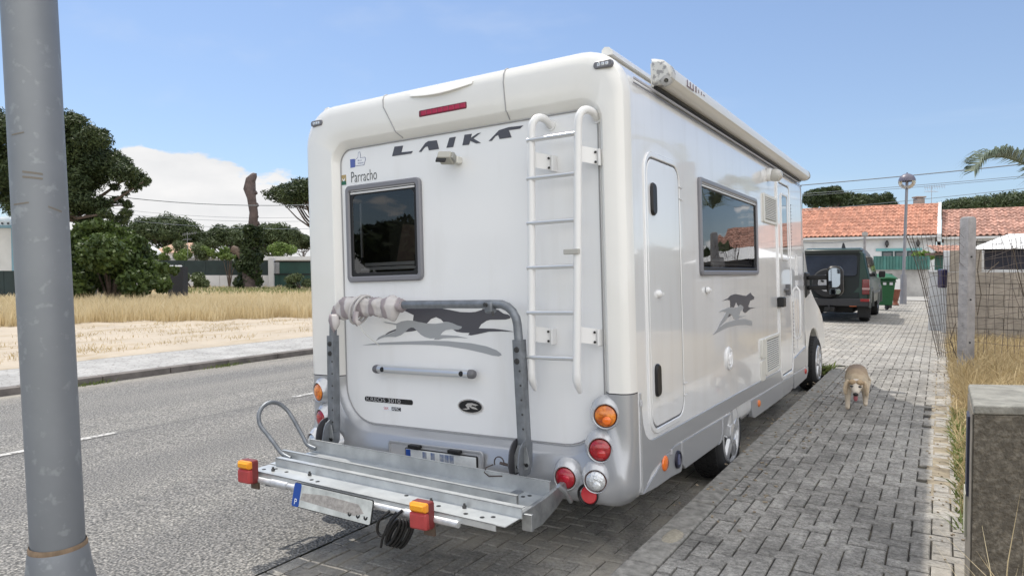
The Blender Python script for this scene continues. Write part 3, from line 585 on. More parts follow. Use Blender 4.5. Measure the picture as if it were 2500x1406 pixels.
for zz in (1.90, .74):
    b = MB()
    for d in (-.035, .035): b.b2((.0, .80, zz+d-.004), (.014, .855, zz+d+.004))
    VB(b, 'hinge', M('hinge white', (.6, .6, .6), .4), H1, bev=.002)
for y in (.40, 1.335):
    b = MB(); b.lathe([(.022, 0), (.02, .014), (.010, .024), (.001, .026)], (.004, y, 1.317), (1, 0, 0), 14, False, True)
    b.box((.018, y+.02, 1.317), (.016, .05, .014)); VB(b, 'door_catch', whitetube, smooth=40)
def vent(y0, y1, z0, z1, slats, side_part):
    v = VB(ring(MB(), fS, (y0, y1, z0, z1), (y0+.05, y1-.05, z0+.03, z1-.03), .02, .01, 0, .016, .002, .004), 'vent_grille', cream, smooth=40)
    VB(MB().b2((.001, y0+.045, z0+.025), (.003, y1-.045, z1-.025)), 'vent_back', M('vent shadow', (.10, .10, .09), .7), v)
    for k in range(slats):
        z = z0+.035+(z1-z0-.07)*(k+.5)/slats
        VB(MB().box((.011, (y0+y1)/2, z), (.012, y1-y0-.10, (z1-z0-.07)/slats*.55), Matrix.Rotation(R(-25), 3, 'Y')), 'slat', cream, v)
    return v
vent(3.11, 3.70, 1.872, 2.130, 12, 0)
v2 = vent(3.05, 3.69, .535, .865, 14, 1)
VB(plate(MB(), fS, 2.90, 3.02, .70, .865, .02, 0, .02, .005), 'vent_door', cream, v2, smooth=40)
VB(plate(MB(), fS, 2.88, 3.03, .505, .68, .02, 0, .012, .004), 'vent_door', cream, v2, smooth=40)
b = MB(); b.lathe([(.085, 0), (.08, .012), (.062, .016), (.055, .010), (.03, .010), (.025, .018), (.002, .02)], (0, 1.86, .813), (1, 0, 0), 26, False, True)
so_ = VB(b, 'water_filler', whitetube, smooth=40)
VB(MB().box((.016, 1.86, .813), (.012, .10, .02), Matrix.Rotation(R(60), 3, 'X')), 'filler_cap', whitetube, so_, bev=.004)
# entrance door
D = VB(ring(MB(), fS, (3.715, 4.385, .40, 2.345), (3.76, 4.34, .44, 2.30), .10, .07, 0, .014, .002, .005, 6), 'entrance_door', side_white, smooth=40)
D['label'] = 'entrance door with a narrow dark window'
VB(looptube(MB(), [fS(a, c, .003) for a, c in rrect(3.762, 4.338, .442, 2.298, .07, 6)], .005), 'door_seal', M('seal dark grey', (.12, .12, .13), .5), D)
VB(plate(MB(), fS, 3.77, 4.33, .45, 2.29, .065, 0, .009, .004), 'door_panel', side_white, D, smooth=40)
VB(ring(MB(), fS, (3.885, 4.22, 1.55, 2.205), (3.905, 4.20, 1.57, 2.185), .04, .03, .008, .018, .012, .004), 'door_window_frame', whitetube, D, smooth=40)
VB(plate(MB(), fS, 3.90, 4.205, 1.565, 2.19, .03, .008, .013, .002), 'door_window', M('dark door glass', (.02, .022, .025), .04, coat=1), D)
VB(MB().box((.03, 4.02, 1.262), (.03, .14, .028)).box((.03, 4.06, 1.262), (.05, .035, .11)), 'handle', M('handle grey', (.13, .13, .14), .35), D, bev=.01)
VB(MB().box((.03, 3.72, 1.152), (.06, .13, .095)), 'door_keeper', blackp, D, bev=.012)
for (z0, z1) in ((1.66, 2.13), (.60, 1.12)):
    b = MB(); b.b2((.0, 4.435, z0), (.006, 4.447, z1))
    for k in range(14): b.box((.009, 4.44, z0+(z1-z0)*k/13), (.008, .02, .007))
    VB(b, 'hinge_strip', M('strip grey', (.17, .17, .18), .5))
b = MB(); b.b2((0, 4.70, .62), (.004, 4.708, 1.32)); b.b2((0, 4.70, 1.4), (.012, 4.74, 1.62)); VB(b, 'grab_rail', whitetube, bev=.002)
b = MB(); b.tube([(.0, 4.70, .72), (.03, 4.70, .76), (.035, 4.70, 1.0), (.03, 4.70, 1.24), (.0, 4.70, 1.28)], .012, 8); VB(b, 'entry_handrail', whitetube, smooth=60)
b = MB(); b.b2((-.001, 5.12, .62), (.003, 5.13, 2.4)); VB(b, 'side_seam', M('seam grey', (.32, .32, .33), .5))
# porch lamp
b = MB(); b.lathe([(.06, 0), (.06, .03), (.048, .045)], (0, 3.36, 2.315), (1, 0, 0), 20, False, True); pl = VB(b, 'porch_lamp', whitetube, smooth=40)
b = MB(); b.lathe([(.055, 0), (.058, .03), (.05, .07), (.02, .09), (.001, .092)], (.04, 3.36, 2.31), (1, -.0, -.25), 20, False, True); VB(b, 'lamp_cover', M('frosted lamp cover', (.5, .49, .46), .25, coat=.5), pl, smooth=40)
# skirts
def side_poly(pts, name, mat, h0=-.06, h1=.012, parent=van, bev=.005, f=fS): return VB(MB().prism(pts, f, h0, h1), name, mat, parent, bev=bev)
sb = [(.105, .822), (.118, .822), (.122, .72), (.135, .655), (.165, .60), (.21, .568), (.27, .553), (2.0, .532), (3.70, .507), (3.74, .46), (3.765, .402), (2.5, .425), (.63, .452), (.25, .39), (.105, .31)]
side_poly(sb, 'side_band', silver, -.03, .008)
def skirt(pts, **k): return side_poly(pts, 'skirt_panel', silver, -.05, .006, **k)
skirt([(.105, .305), (.40, .40), (.60, .445), (.735, .441), (.745, .36), (.74, .29), (.72, .272), (.55, .285), (.3, .29)])
skirt([(.762, .440), (1.635, .421), (1.625, .34), (1.58, .285), (1.50, .262), (.80, .272), (.765, .30)])
skirt([(1.66, .420), (1.865, .416), (1.80, .385), (1.70, .31), (1.60, .262), (1.53, .258), (1.60, .29), (1.65, .345)], bev=.003)
skirt([(2.505, .408), (3.775, .388), (3.775, .235), (2.62, .248), (2.535, .27), (2.515, .33)])
skirt([(3.79, .388), (4.385, .378), (4.38, .30), (4.33, .25), (4.22, .232), (3.79, .236)])
skirt([(4.43, .378), (5.24, .366), (5.32, .36), (5.32, .30), (5.2, .24), (4.44, .226)])
side_poly([(4.405, .50), (4.44, .54), (5.20, .60), (5.26, .50), (5.26, .382), (4.425, .395)], 'side_band', silver, -.03, .008)
VB(MB().b2((-.04, .55, .30), (-.022, 1.9, .50)), 'skirt_backing', gap); VB(MB().b2((-.04, 2.5, .28), (-.022, 5.2, .50)), 'skirt_backing', gap)
for y, z, m_ in ((.44, .388, org_lens), (2.76, .345, M('reflector orange', (.7, .2, .05), .3)), (5.12, .325, M('reflector red', (.5, .05, .04), .3))):
    b = MB(); r = .038 if y < 1 else .026; b.lathe([(r*1.15, 0), (r*1.1, .008), (r, .01), (r*.8, .014), (.002, .017)], (.005, y, z), (1, 0, 0), 20, False, True); VB(b, 'side_marker', m_, smooth=50)
b = MB(); b.lathe([(.052, 0), (.05, .012), (.042, .016), (.036, .006), (.002, .006)], (.004, .655, .36), (1, 0, 0), 22, False, True); fc = VB(b, 'fuel_cap', M('navy black plastic', (.015, .015, .03), .3), smooth=40)
VB(MB().box((.012, .66, .36), (.012, .03, .06)), 'cap_grip', M('cap blue grey', (.12, .13, .22), .3), fc, bev=.004)
for y, z in ((.545, .428), (.108, .77)): VB(MB().box((.008, y, z), (.012, .016, .03)), 'catch', M('key cover', (.5, .5, .52), .3), bev=.003)
# chassis underside
VB(MB().b2((-2.0, .3, .34), (-.3, 5.6, .50)).b2((-1.4, .3, .22), (-1.2, 5.0, .34)).b2((-2.1, 1.85, .22), (-.2, 1.98, .32)), 'chassis', M('underbody black', (.02, .02, .02), .8), bev=.01)
VB(MB().b2((-.30, 2.3, .17), (-.12, 2.52, .5)).b2((-.5, 1.45, .30), (-.1, 2.55, .56)), 'wheel_housing', M('underbody black', (.02, .02, .02), .8), bev=.02)
# wheels
def wheel(parent, x, y, z, r=.33, w_=.2, s=1, rimr=.215, spokes=5):
    b = MB(); b.lathe([(rimr, -w_*.35), (rimr*1.02, 0), (rimr*1.1, .006), (r*.84, .010), (r*.94, -.004), (r*.985, -.02), (r, -.04), (r, -w_+.03), (r*.95, -w_), (rimr, -w_)], (x, y, z), (s, 0, 0), 40)
    wl = VB(b, 'wheel', rubber, parent, smooth=40)
    tr = MB()
    for k in range(44):
        a = 2*PI*k/44
        for j, yy in enumerate((.035, .075, .115, .155)):
            aa = a+(j % 2)*PI/44; c = Vector((x-s*yy, y+math.cos(aa)*(r+.001), z+math.sin(aa)*(r+.001))); tr.box(c, (.033, .008, .034), Matrix.Rotation(aa, 3, 'X'))
    VB(tr, 'tread', rubber, wl); wl.children[-1]['kind'] = 'stuff'
    b = MB(); b.lathe([(rimr*1.03, .004), (rimr*.99, .014), (rimr*.93, .010), (rimr*.90, -.01)], (x, y, z), (s, 0, 0), 40); VB(b, 'rim', silver_bright, wl, smooth=50)
    b = MB(); b.lathe([(rimr*.92, -.03), (.05, -.04), (.002, -.04)], (x, y, z), (s, 0, 0), 30, False, True); VB(b, 'rim_back', blackp, wl)
    for k in range(spokes):
        a = 2*PI*k/spokes+.3; sp = MB()
        def f(p, q, h, a=a): ca, sa = math.cos(a), math.sin(a); return Vector((x+s*h, y+p*ca-q*sa, z+p*sa+q*ca))
        sp.loft([[f(.05, -.045, -.01), f(.05, .045, -.01), f(rimr*.95, .052, -.012), f(rimr*.95, -.052, -.012)], [f(.05, -.034, .02), f(.05, .034, .02), f(rimr*.93, .036, .010), f(rimr*.93, -.036, .010)]], True, True, True)
        VB(sp, 'spoke', silver_bright, wl, bev=.005)
    b = MB(); b.lathe([(.075, .0), (.072, .022), (.045, .03), (.04, .024), (.002, .024)], (x, y, z), (s, 0, 0), 24, False, True); VB(b, 'hub_cap', silver_bright, wl, smooth=40)
    return wl
wheel(van, -.012, 1.90, .265); wheel(van, -.012, 6.19, .30); wheel(van, -2.265, 1.90, .265, s=-1); wheel(van, -2.265, 6.19, .30, s=-1)
# rear rack
rk = empty('motorbike_rack', van)
def zp(x): return .37-.03*(x+1.15)
def sheet(mb, x0, x1, y0, y1, dz, t=.004):
    return mb.add([(x0, y0, zp(x0)+dz), (x1, y0, zp(x1)+dz), (x1, y1, zp(x1)+dz), (x0, y1, zp(x0)+dz), (x0, y0, zp(x0)+dz-t), (x1, y0, zp(x1)+dz-t), (x1, y1, zp(x1)+dz-t), (x0, y1, zp(x0)+dz-t)],
                  [(0, 1, 2, 3), (4, 7, 6, 5), (0, 4, 5, 1), (1, 5, 6, 2), (2, 6, 7, 3), (3, 7, 4, 0)])
def strip(mb, x0, x1, y, h0, h1, t=.005): # vertical flange
    return mb.add([(x, yy, zp(x)+h) for x in (x0, x1) for yy in (y, y+t) for h in (h0, h1)], [(0, 1, 3, 2), (4, 6, 7, 5), (0, 4, 5, 1), (2, 3, 7, 6), (0, 2, 6, 4), (1, 5, 7, 3)])
galv_lt = M('bright galvanised sheet', (.50, .52, .53), .38, metal=.55, var=.18, vs=7, bump=.06, bs=80, col2=(.60, .62, .62), dist=.002)
b = MB(); sheet(b, -1.985, -.31, -.705, -.575, 0); strip(b, -1.985, -.36, -.705, -.030, 0); VB(b, 'plank', galv_lt, rk)
b = MB(); sheet(b, -1.93, -.30, -.580, -.545, .046); strip(b, -1.93, -.30, -.580, -.002, .046); VB(b, 'ridge', galv_lt, rk)
b = MB(); sheet(b, -2.02, -.36, -.545, -.235, -.006); VB(b, 'plank', galv_lt, rk)
b = MB(); sheet(b, -2.06, -.42, -.430, -.405, .040); strip(b, -2.06, -.42, -.430, -.004, .040); strip(b, -2.06, -.42, -.409, -.004, .040); VB(b, 'ridge', galv_lt, rk)
b = MB(); strip(b, -2.03, -.345, -.235, -.02, .068); sheet(b, -2.03, -.345, -.235, -.222, .070); VB(b, 'back_flange', galv_lt, rk)
b = MB()
for x, y in ((-1.93, -.66), (-1.78, -.63), (-1.88, -.62), (-1.55, -.66), (-1.5, -.665), (-.95, -.60), (-.72, -.64), (-.55, -.66), (-.46, -.66), (-.42, -.63), (-1.85, -.30), (-1.6, -.31), (-.62, -.30), (-.52, -.285), (-.46, -.30), (-.44, -.27)):
    o_ = MB().lathe([(.011, -.001), (.011, .0015)], (x, y, zp(x)+(0 if y < -.5 else -.006)), (.02, 0, 1), 10, False, True)
    b.add(o_.v, o_.f)
VB(b, 'bolt_hole', blackp, rk); b = MB()
for x, y in ((-1.86, -.655), (-1.62, -.61), (-.78, -.62), (-.60, -.60)): b.lathe([(.010, 0), (.010, .012), (.006, .014), (.006, .022)], (x, y, zp(x)), (0, 0, 1), 6, False, True)
VB(b, 'bolt', M('dark bolt', (.06, .06, .06), .5, metal=.5), rk)
# cross rails, brackets, hoop
b = MB()
for x in (-1.9, -.52): b.box((x, -.33, .325), (.05, .66, .05))
VB(b, 'support_arm', galv_dk, rk, bev=.004)
b = MB(); b.prism([(-.55, .345), (-.55, .33), (-.50, .33), (-.46, .24), (-.34, .235), (-.20, .27), (-.12, .30), (-.05, .35), (-.10, .38), (-.30, .355)], lambda a, c, h: Vector((-.345+h, a, c)), -.012, .012)
VB(b, 'end_bracket', galv, rk, bev=.004)
b = MB(); b.prism([(-.345, .262), (-.290, .262), (-.290, .34), (-.345, .34)], lambda a, c, h: Vector((a, -.50+h, c)), -.01, .01); VB(b, 'drop_leg', galv, rk, bev=.004)
b = MB(); b.tube([(-.30, -.23, .40), (-.285, -.19, .36), (-.28, -.14, .30)], .012, 8); VB(b, 'brace', galv, rk, smooth=60)
hp = []
base0, base1 = Vector((-2.02, -.458, .428)), Vector((-2.02, -.262, .438))
top = [(-2.18, -.478, .585), (-2.205, -.468, .640), (-2.218, -.43, .682), (-2.218, -.375, .702), (-2.21, -.315, .687), (-2.185, -.27, .640), (-2.14, -.262, .585)]
pts = [Vector((-1.95, -.455, .405)), base0]+[base0.lerp(Vector(top[0]), k/3) for k in (1, 2)]+[Vector(p) for p in top]+[Vector(top[-1]).lerp(base1, k/3) for k in (1, 2)]+[base1, Vector((-1.95, -.262, .420))]
b = MB(); b.tube(cr(pts, 5), .0125, 10); VB(b, 'wheel_hoop', galv_dk, rk, smooth=60)
# upright frame
ub = []
uy = -.12
P_ = [(-1.935, .50), (-1.928, .80), (-1.922, 1.10)]+[(-1.92+.10*(1-math.cos(R(a))), 1.18+.10*math.sin(R(a))) for a in (15, 35, 55, 75, 90)]
P_ += [(-1.4, 1.287), (-1.0, 1.288), (-.75, 1.287)]+[(-.69+.115*math.sin(R(a)), 1.172+.115*math.cos(R(a))) for a in (10, 30, 50, 70, 88)]+[(-.566, 1.05), (-.56, .80), (-.55, .50)]
b = MB(); b.tube([(x, uy, z) for x, z in P_], .0235, 14); fr = VB(b, 'upright_frame', galv_dk, rk, smooth=60)
for xt, xb_ in ((-1.924, -1.935), (-.568, -.550)):
    b = MB(); b.loft([[(x+a, uy+c, z) for a, c in rrect(-.028, .028, -.028, .028, .006, 2)] for x, z in ((xt, 1.10), (xb_, .52))], True, True, True); VB(b, 'sleeve', galv_dk, fr if False else rk, smooth=40)
    b = MB()
    for zz in (1.05, .99): b.lathe([(.016, 0), (.013, .008), (.006, .008), (.006, .012)], (xt, uy-.028, zz), (0, -1, 0), 12, False, True)
    for k in range(6): z = .94-k*.075; b.lathe([(.006, 0), (.006, .0015)], (xt+(xb_-xt)*k/6+.016, uy-.028, z), (0, -1, 0), 8, False, True)
    VB(b, 'locking_bolt', M('dark bolt', (.06, .06, .06), .5, metal=.5), rk)['kind'] = 'stuff'
b = MB(); b.box((-.735, uy-.01, 1.268), (.05, .055, .06)); VB(b, 'clamp', galv_dk, rk, bev=.012)
b = MB(); b.lathe([(.012, 0), (.012, .012)], (-.745, uy-.038, 1.285), (0, -1, 0), 6, False, True); b.tube([(-.71, uy-.03, 1.25), (-.705, uy-.03, 1.225)], .006, 6); VB(b, 'clamp_bolt', M('dark bolt', (.06, .06, .06), .5, metal=.5), rk)
for x in (-1.945, -.545):
    for j, dx in enumerate((-.048, .010)):
        b = MB(); pr = [(-.20, .40), (-.225, .46)]+[(-.13+.085*math.cos(R(a)), .50+.085*math.sin(R(a))) for a in range(170, 60, -15)]+[(-.075, .55), (-.08, .44), (-.11, .40)]
        b.prism(pr, lambda a, c, h: Vector((x+dx+h, a, c)), 0, .006); VB(b, 'hinge_plate', galv_dk if j else M('dark steel plate', (.10, .10, .11), .5, metal=.4), rk)
    b = MB(); b.prism([(-.045, .41), (.035, .44), (.045, .47), (.03, .55), (-.02, .56), (-.045, .50)], lambda a, c, h: Vector((x+a, -.165+h, c)), 0, .006); VB(b, 'hinge_face', galv, rk)
    b = MB()
    for dx, dz in ((-.022, .445), (.008, .465), (.030, .46)): b.lathe([(.0105, 0), (.009, .006)], (x+dx, -.165, dz), (0, -1, 0), 10, False, True)
    VB(b, 'hinge_pin', blackp, rk)
b = MB(); b.tube([(-.60, -.19, .455), (-.655, -.20, .465)], .008, 8)
b.tube([(-.66+.03*math.cos(R(a)), -.20, .465+.032*math.sin(R(a))) for a in range(-20, 230, 25)], .0035, 6)
b.tube([(-.69, -.21, .455), (-.725, -.225, .44), (-.73, -.235, .415), (-.70, -.24, .40), (-.62, -.235, .41)], .0035, 6); VB(b, 'lynch_pin', M('rusty black wire', (.06, .045, .04), .6), rk, smooth=60)
# light board
lb = empty('light_board', van); by = -.735
def zb(x): return .352-.024*(x+1.87)
b = MB(); b.tube([(-1.95, by+.02, zb(-1.95)), (-.55, by+.02, zb(-.55))], .0165, 12)
for x, l in ((-1.80, .08), (-1.72, .05), (-1.62, .03), (-1.12, .07), (-.86, .10)): b.tube([(x, by+.02, zb(x)), (x+l, by+.02, zb(x+l))], .020, 12)
VB(b, 'bar', M('old silver paint', (.55, .56, .57), .4, metal=.4, var=.25, vs=25, bump=.2, bs=60, dist=.003), lb, smooth=50)
for x0, zc in ((-2.0, .403), (-.785, .348)):
    fl = lambda a, c, h: Vector((a, by-.01-h, c))
    lm = VB(plate(MB(), fl, x0, x0+.105, zc-.065, zc+.062, .012, -.02, .018, .004), 'trailer_lamp', M('lamp base', (.16, .02, .02), .5), lb, smooth=40)
    VB(plate(MB(), fl, x0+.003, x0+.102, zc-.060, zc+.016, .010, .016, .042, .010), 'brake_lens', red_dull, lm, smooth=40)
    VB(plate(MB(), fl, x0+.003, x0+.102, zc+.018, zc+.060, .010, .016, .042, .010), 'indicator_lens', org_dull, lm, smooth=40)
    VB(plate(MB(), fl, x0+.015, x0+.090, zc+.026, zc+.052, .006, .040, .045, .003), 'lens_window', M('amber window', (.85, .36, .02), .25), lm, smooth=40)
    VB(MB().box((x0+.075, by+.012, zc-.07), (.06, .012, .06)), 'lamp_bracket', M('rust brown', (.10, .07, .05), .8), lm)
np_ = MB(); fq = lambda a, c, h: Vector((a+.018, by-.018-h+(c-.33)*.25, c+.010-.034*(a+1.6)))
plate(np_, fq, -1.60, -1.05, .262, .378, .012, -.002, .003, .001); npl = VB(np_, 'number_plate', blackp, lb)
VB(plate(MB(), fq, -1.596, -1.054, .266, .374, .010, .002, .0045, .0008), 'plate_face', M('weathered plate', (.50, .52, .50), .45, var=.3, vs=12), npl)
VB(plate(MB(), fq, -1.598, -1.545, .264, .376, .010, .004, .0055, .0005), 'plate_band', blue, npl)
VB(text_mesh('P', .04, lambda a, c, h: fq(-1.582+a, .275+c, h), .0062), 'plate_letter', stw, npl)
VB(MB().prism([(-1.54, .30), (-1.16, .29), (-1.10, .31), (-1.14, .345), (-1.36, .350), (-1.53, .335)], fq, .004, .0052), 'dust_smear', M('dust grey', (.34, .32, .30), .9, var=.3, vs=60), npl)
for x in (-1.19, -1.135, -1.085): VB(MB().prism([(x-.013, .300), (x-.012, .288), (x, .281), (x+.012, .288), (x+.013, .300), (x+.007, .300), (x, .290), (x-.007, .300)], fq, .004, .0052), 'digit_remnant', blackp, npl)
b = MB(); b.tube(cr([(-.93, by-.01, .335), (-.96, by-.05, .30), (-.985, by-.04, .24), (-.965, by-.03, .215), (-.93, by-.03, .25), (-.90, by-.03, .30), (-.86, by+.0, .345)]), .0075, 8)
b.tube([(-.90, by, .33), (-.93, by-.03, .27), (-.965, by-.03, .20), (-.975, by-.03, .16)], .006, 8); VB(b, 'cable', blackp, lb, smooth=60)
b = MB(); 
for k in range(5): b.tube([(-.893+.010*k+(.030+.003*(k%2))*math.cos(R(a))+.035*math.sin(R(a)), by-.035+.012*k, .248-.006*k+.066*math.sin(R(a))+.012*math.cos(R(a))) for a in range(0, 361, 24)], .0075, 6)
VB(b, 'cable_coil', blackp, lb, smooth=60)
b = MB(); b.tube([(-.75, by+.05, .345), (-.6, by+.1, .34), (-.48, by+.18, .345)], .006, 6); b.tube([(-1.9, by+.04, .37), (-1.7, by+.045, .35), (-1.6, by+.04, .335)], .005, 6); VB(b, 'wiring', blackp, lb, smooth=60)
# towel wound round the top of the upright frame
tw = MB(); nl = 46; na = 26; loops = []
for i in range(nl):
    t = i/(nl-1); x = -1.895+.55*t
    zc = 1.235+.045*min(1, t*5)+0; zc = 1.25+.035*min(1, t*6)
    rad = .046+.008*math.sin(t*9)+.005*math.sin(t*31+1)
    if t < .22: rad = .056-.02*(.22-t)/.22
    if t > .86: rad *= 1-.35*(t-.86)/.14
    lp = []
    for k in range(na):
        a = 2*PI*k/na; nn = noise.noise(Vector((x*13, math.cos(a)*1.6, math.sin(a)*1.6)))*.015+noise.noise(Vector((x*38, math.cos(a)*3, math.sin(a)*3)))*.006+.004*math.sin(x*150+a*1.5+3*math.sin(x*20))
        nn += .007*math.sin(x*60+a*2.2)*(1 if .35 < t < .6 else .35)
        r_ = rad+nn; drop = 1.5 if math.sin(a) < 0 and t < .93 else 1.0
        lp.append((x, uy+r_*math.cos(a), zc+r_*math.sin(a)*drop))
    loops.append(lp)
tw.loft(loops, True, True, True)
toM = M('towel', (.60, .56, .56), .95, bump=.5, bs=250, dist=.004)
t_ = toM.node_tree; bs_ = t_.nodes['Principled BSDF']
wv = N(t_, 'ShaderNodeTexWave', bands_direction='X'); wv.inputs['Scale'].default_value = 3.0; wv.inputs['Distortion'].default_value = 3.0; wv.inputs['Detail'].default_value = 2; wv.inputs['Detail Scale'].default_value = 1.2
tcn = N(t_, 'ShaderNodeTexCoord'); t_.links.new(tcn.outputs['Object'], wv.inputs[0]); cr_ = N(t_, 'ShaderNodeValToRGB')
cr_.color_ramp.elements[0].color = (.33, .29, .30, 1); cr_.color_ramp.elements[1].color = (.58, .55, .54, 1); cr_.color_ramp.elements[0].position = .32; cr_.color_ramp.elements[1].position = .55
t_.links.new(wv.outputs['Fac'], cr_.inputs[0]); t_.links.new(cr_.outputs[0], bs_.inputs['Base Color'])
towel = tw.build('towel', toM, None, smooth=180); towel.matrix_world = van.matrix_world
tag(towel, 'striped mauve and cream towel wound round the galvanised rack tube', 'towel')
b = MB(); lp2 = []
for i in range(10):
    t = i/9; r_ = .034*math.sin(PI*min(1, t*.9+.18))**.6; lp2.append([(-1.865+.01*math.sin(t*3)+r_*1.2*math.cos(a)+.006*noise.noise(Vector((t*5, a, 0))), uy-.05+r_*math.sin(a)*.8, 1.235-.115*t) for a in (2*PI*k/14 for k in range(14))])
b.loft(lp2, True, True, True); b.build('hanging_end', toM, towel, smooth=180)
b = MB(); b.tube([(-1.66+.0, uy-.062, 1.25), (-1.655, uy-.078, 1.20), (-1.64, uy-.06, 1.175)], .018, 8); b.build('knot', toM, towel, smooth=180)
b = MB(); 
for k, xx in enumerate((-1.70, -1.685)): b.tube([(xx+.035*math.sin(R(a)*1)+.02*k, uy+.068*math.cos(R(a)), 1.278+.066*math.sin(R(a))*(1.55 if a > 180 else 1)) for a in range(0, 361, 20)], .008, 6)
b.build('tie_band', M('towel hem', (.55, .53, .52), .95), towel, smooth=180)
b = MB(); b.tube([(-1.645, uy-.065, 1.19), (-1.62, uy-.04, 1.12), (-1.585, uy+.05, 1.04)], .003, 6); b.build('string', M('white string', (.6, .6, .56), .8), towel)
# ================================================================== ground, road, kerbs, paving
def sheet3(name, pts, mat, label=None, z=None):
    mb = MB(); mb.add([(p[0], p[1], p[2] if z is None else z) for p in pts], [tuple(range(len(pts)))]); o = mb.build(name, mat); structure(o); return o
dry = M('dry soil', (.36, .30, .21), .95, col2=(.46, .40, .30), var=.2, vs=.6, space='World', bump=.5, bs=8)
sheet3('ground', [(-400, -150, 0), (400, -150, 0), (400, 600, 0), (-400, 600, 0)], M('far field', (.30, .27, .17), .95, col2=(.20, .22, .10), var=.2, vs=.05, space='World'), z=-.22)
# asphalt with stones
def asphalt():
    m = M('asphalt', (.17, .168, .165), .9); t = m.node_tree; b = t.nodes['Principled BSDF']
    g = N(t, 'ShaderNodeNewGeometry'); n = N(t, 'ShaderNodeTexNoise'); n.inputs['Scale'].default_value = 75; n.inputs['Detail'].default_value = 3
    t.links.new(g.outputs['Position'], n.inputs[0]); r = N(t, 'ShaderNodeValToRGB'); r.color_ramp.elements[0].position = .38; r.color_ramp.elements[1].position = .66
    r.color_ramp.elements[0].color = (.085, .085, .083, 1); r.color_ramp.elements[1].color = (.37, .36, .345, 1)
    t.links.new(n.outputs['Fac'], r.inputs[0])
    v = N(t, 'ShaderNodeTexVoronoi'); v.inputs['Scale'].default_value = 55; t.links.new(g.outputs['Position'], v.inputs[0])
    r2 = N(t, 'ShaderNodeValToRGB'); r2.color_ramp.elements[0].position = .15; r2.color_ramp.elements[0].color = (1.25, 1.22, 1.18, 1); r2.color_ramp.elements[1].position = .6; r2.color_ramp.elements[1].color = (.75, .75, .75, 1)
    t.links.new(v.outputs['Distance'], r2.inputs[0]); mx = N(t, 'ShaderNodeMix', data_type='RGBA', blend_type='MULTIPLY'); mx.inputs['Factor'].default_value = 1
    t.links.new(r.outputs[0], mx.inputs['A']); t.links.new(r2.outputs[0], mx.inputs['B'])
    # broad wear and wheel tracks along the road
    n2 = N(t, 'ShaderNodeTexNoise'); mp_ = N(t, 'ShaderNodeMapping'); mp_.inputs['Scale'].default_value = (1.1, .12, 1); t.links.new(g.outputs['Position'], mp_.inputs[0]); t.links.new(mp_.outputs[0], n2.inputs[0]); n2.inputs['Scale'].default_value = 1.2; n2.inputs['Detail'].default_value = 4
    r3 = N(t, 'ShaderNodeValToRGB'); r3.color_ramp.elements[0].position = .35; r3.color_ramp.elements[0].color = (.84, .84, .85, 1); r3.color_ramp.elements[1].position = .65; r3.color_ramp.elements[1].color = (1.16, 1.15, 1.12, 1)
    t.links.new(n2.outputs['Fac'], r3.inputs[0]); mx2 = N(t, 'ShaderNodeMix', data_type='RGBA', blend_type='MULTIPLY'); mx2.inputs['Factor'].default_value = 1
    t.links.new(mx.outputs['Result'], mx2.inputs['A']); t.links.new(r3.outputs[0], mx2.inputs['B'])
    sp = N(t, 'ShaderNodeSeparateXYZ'); t.links.new(g.outputs['Position'], sp.inputs[0])
    def mr(src, a, b_, c, d):
        q = N(t, 'ShaderNodeMapRange', interpolation_type='SMOOTHSTEP'); q.inputs['From Min'].default_value = a; q.inputs['From Max'].default_value = b_; q.inputs['To Min'].default_value = c; q.inputs['To Max'].default_value = d
        t.links.new(src, q.inputs['Value']); return q.outputs[0]
    s1 = mr(sp.outputs['X'], -7.7, -8.6, 0, .8); s2 = mr(n2.outputs['Fac'], .35, .6, .1, 1); mlt = N(t, 'ShaderNodeMath', operation='MULTIPLY'); t.links.new(s1, mlt.inputs[0]); t.links.new(s2, mlt.inputs[1])
    mx3 = N(t, 'ShaderNodeMix', data_type='RGBA'); t.links.new(mlt.outputs[0], mx3.inputs['Factor']); t.links.new(mx2.outputs['Result'], mx3.inputs['A']); mx3.inputs['B'].default_value = (.36, .33, .28, 1)
    sm = N(t, 'ShaderNodeMath', operation='SUBTRACT'); sm.inputs[1].default_value = -5.335; t.links.new(sp.outputs['X'], sm.inputs[0]); ab = N(t, 'ShaderNodeMath', operation='ABSOLUTE'); t.links.new(sm.outputs[0], ab.inputs[0])
    s4 = mr(ab.outputs[0], .006, .022, .55, 0); mx4 = N(t, 'ShaderNodeMix', data_type='RGBA'); t.links.new(s4, mx4.inputs['Factor']); t.links.new(mx3.outputs['Result'], mx4.inputs['A']); mx4.inputs['B'].default_value = (.07, .07, .07, 1)
    t.links.new(mx4.outputs['Result'], b.inputs['Base Color'])
    bp = N(t, 'ShaderNodeBump'); bp.inputs['Strength'].default_value = .7; bp.inputs['Distance'].default_value = .012; t.links.new(r.outputs[0], bp.inputs['Height'])
    bp2 = N(t, 'ShaderNodeBump'); bp2.inputs['Strength'].default_value = .8; bp2.inputs['Distance'].default_value = .012; bp2.invert = True; t.links.new(v.outputs['Distance'], bp2.inputs['Height']); t.links.new(bp.outputs[0], bp2.inputs['Normal'])
    t.links.new(bp2.outputs[0], b.inputs['Normal']); return m
AS = asphalt()
b = MB()
rows = [(-8.62, -.13), (-5.4, -.11), (-2.4, -.132), (-1.71, -.121)]
b.loft([[(x, -14, z) for x, z in rows], [(x, 140, z) for x, z in rows]], False); road = structure(b.build('road', AS))
paint = M('worn white paint', (.52, .51, .49), .85, col2=(.19, .185, .18), var=.05, vs=22, space='World', thresh=(.50, .58))
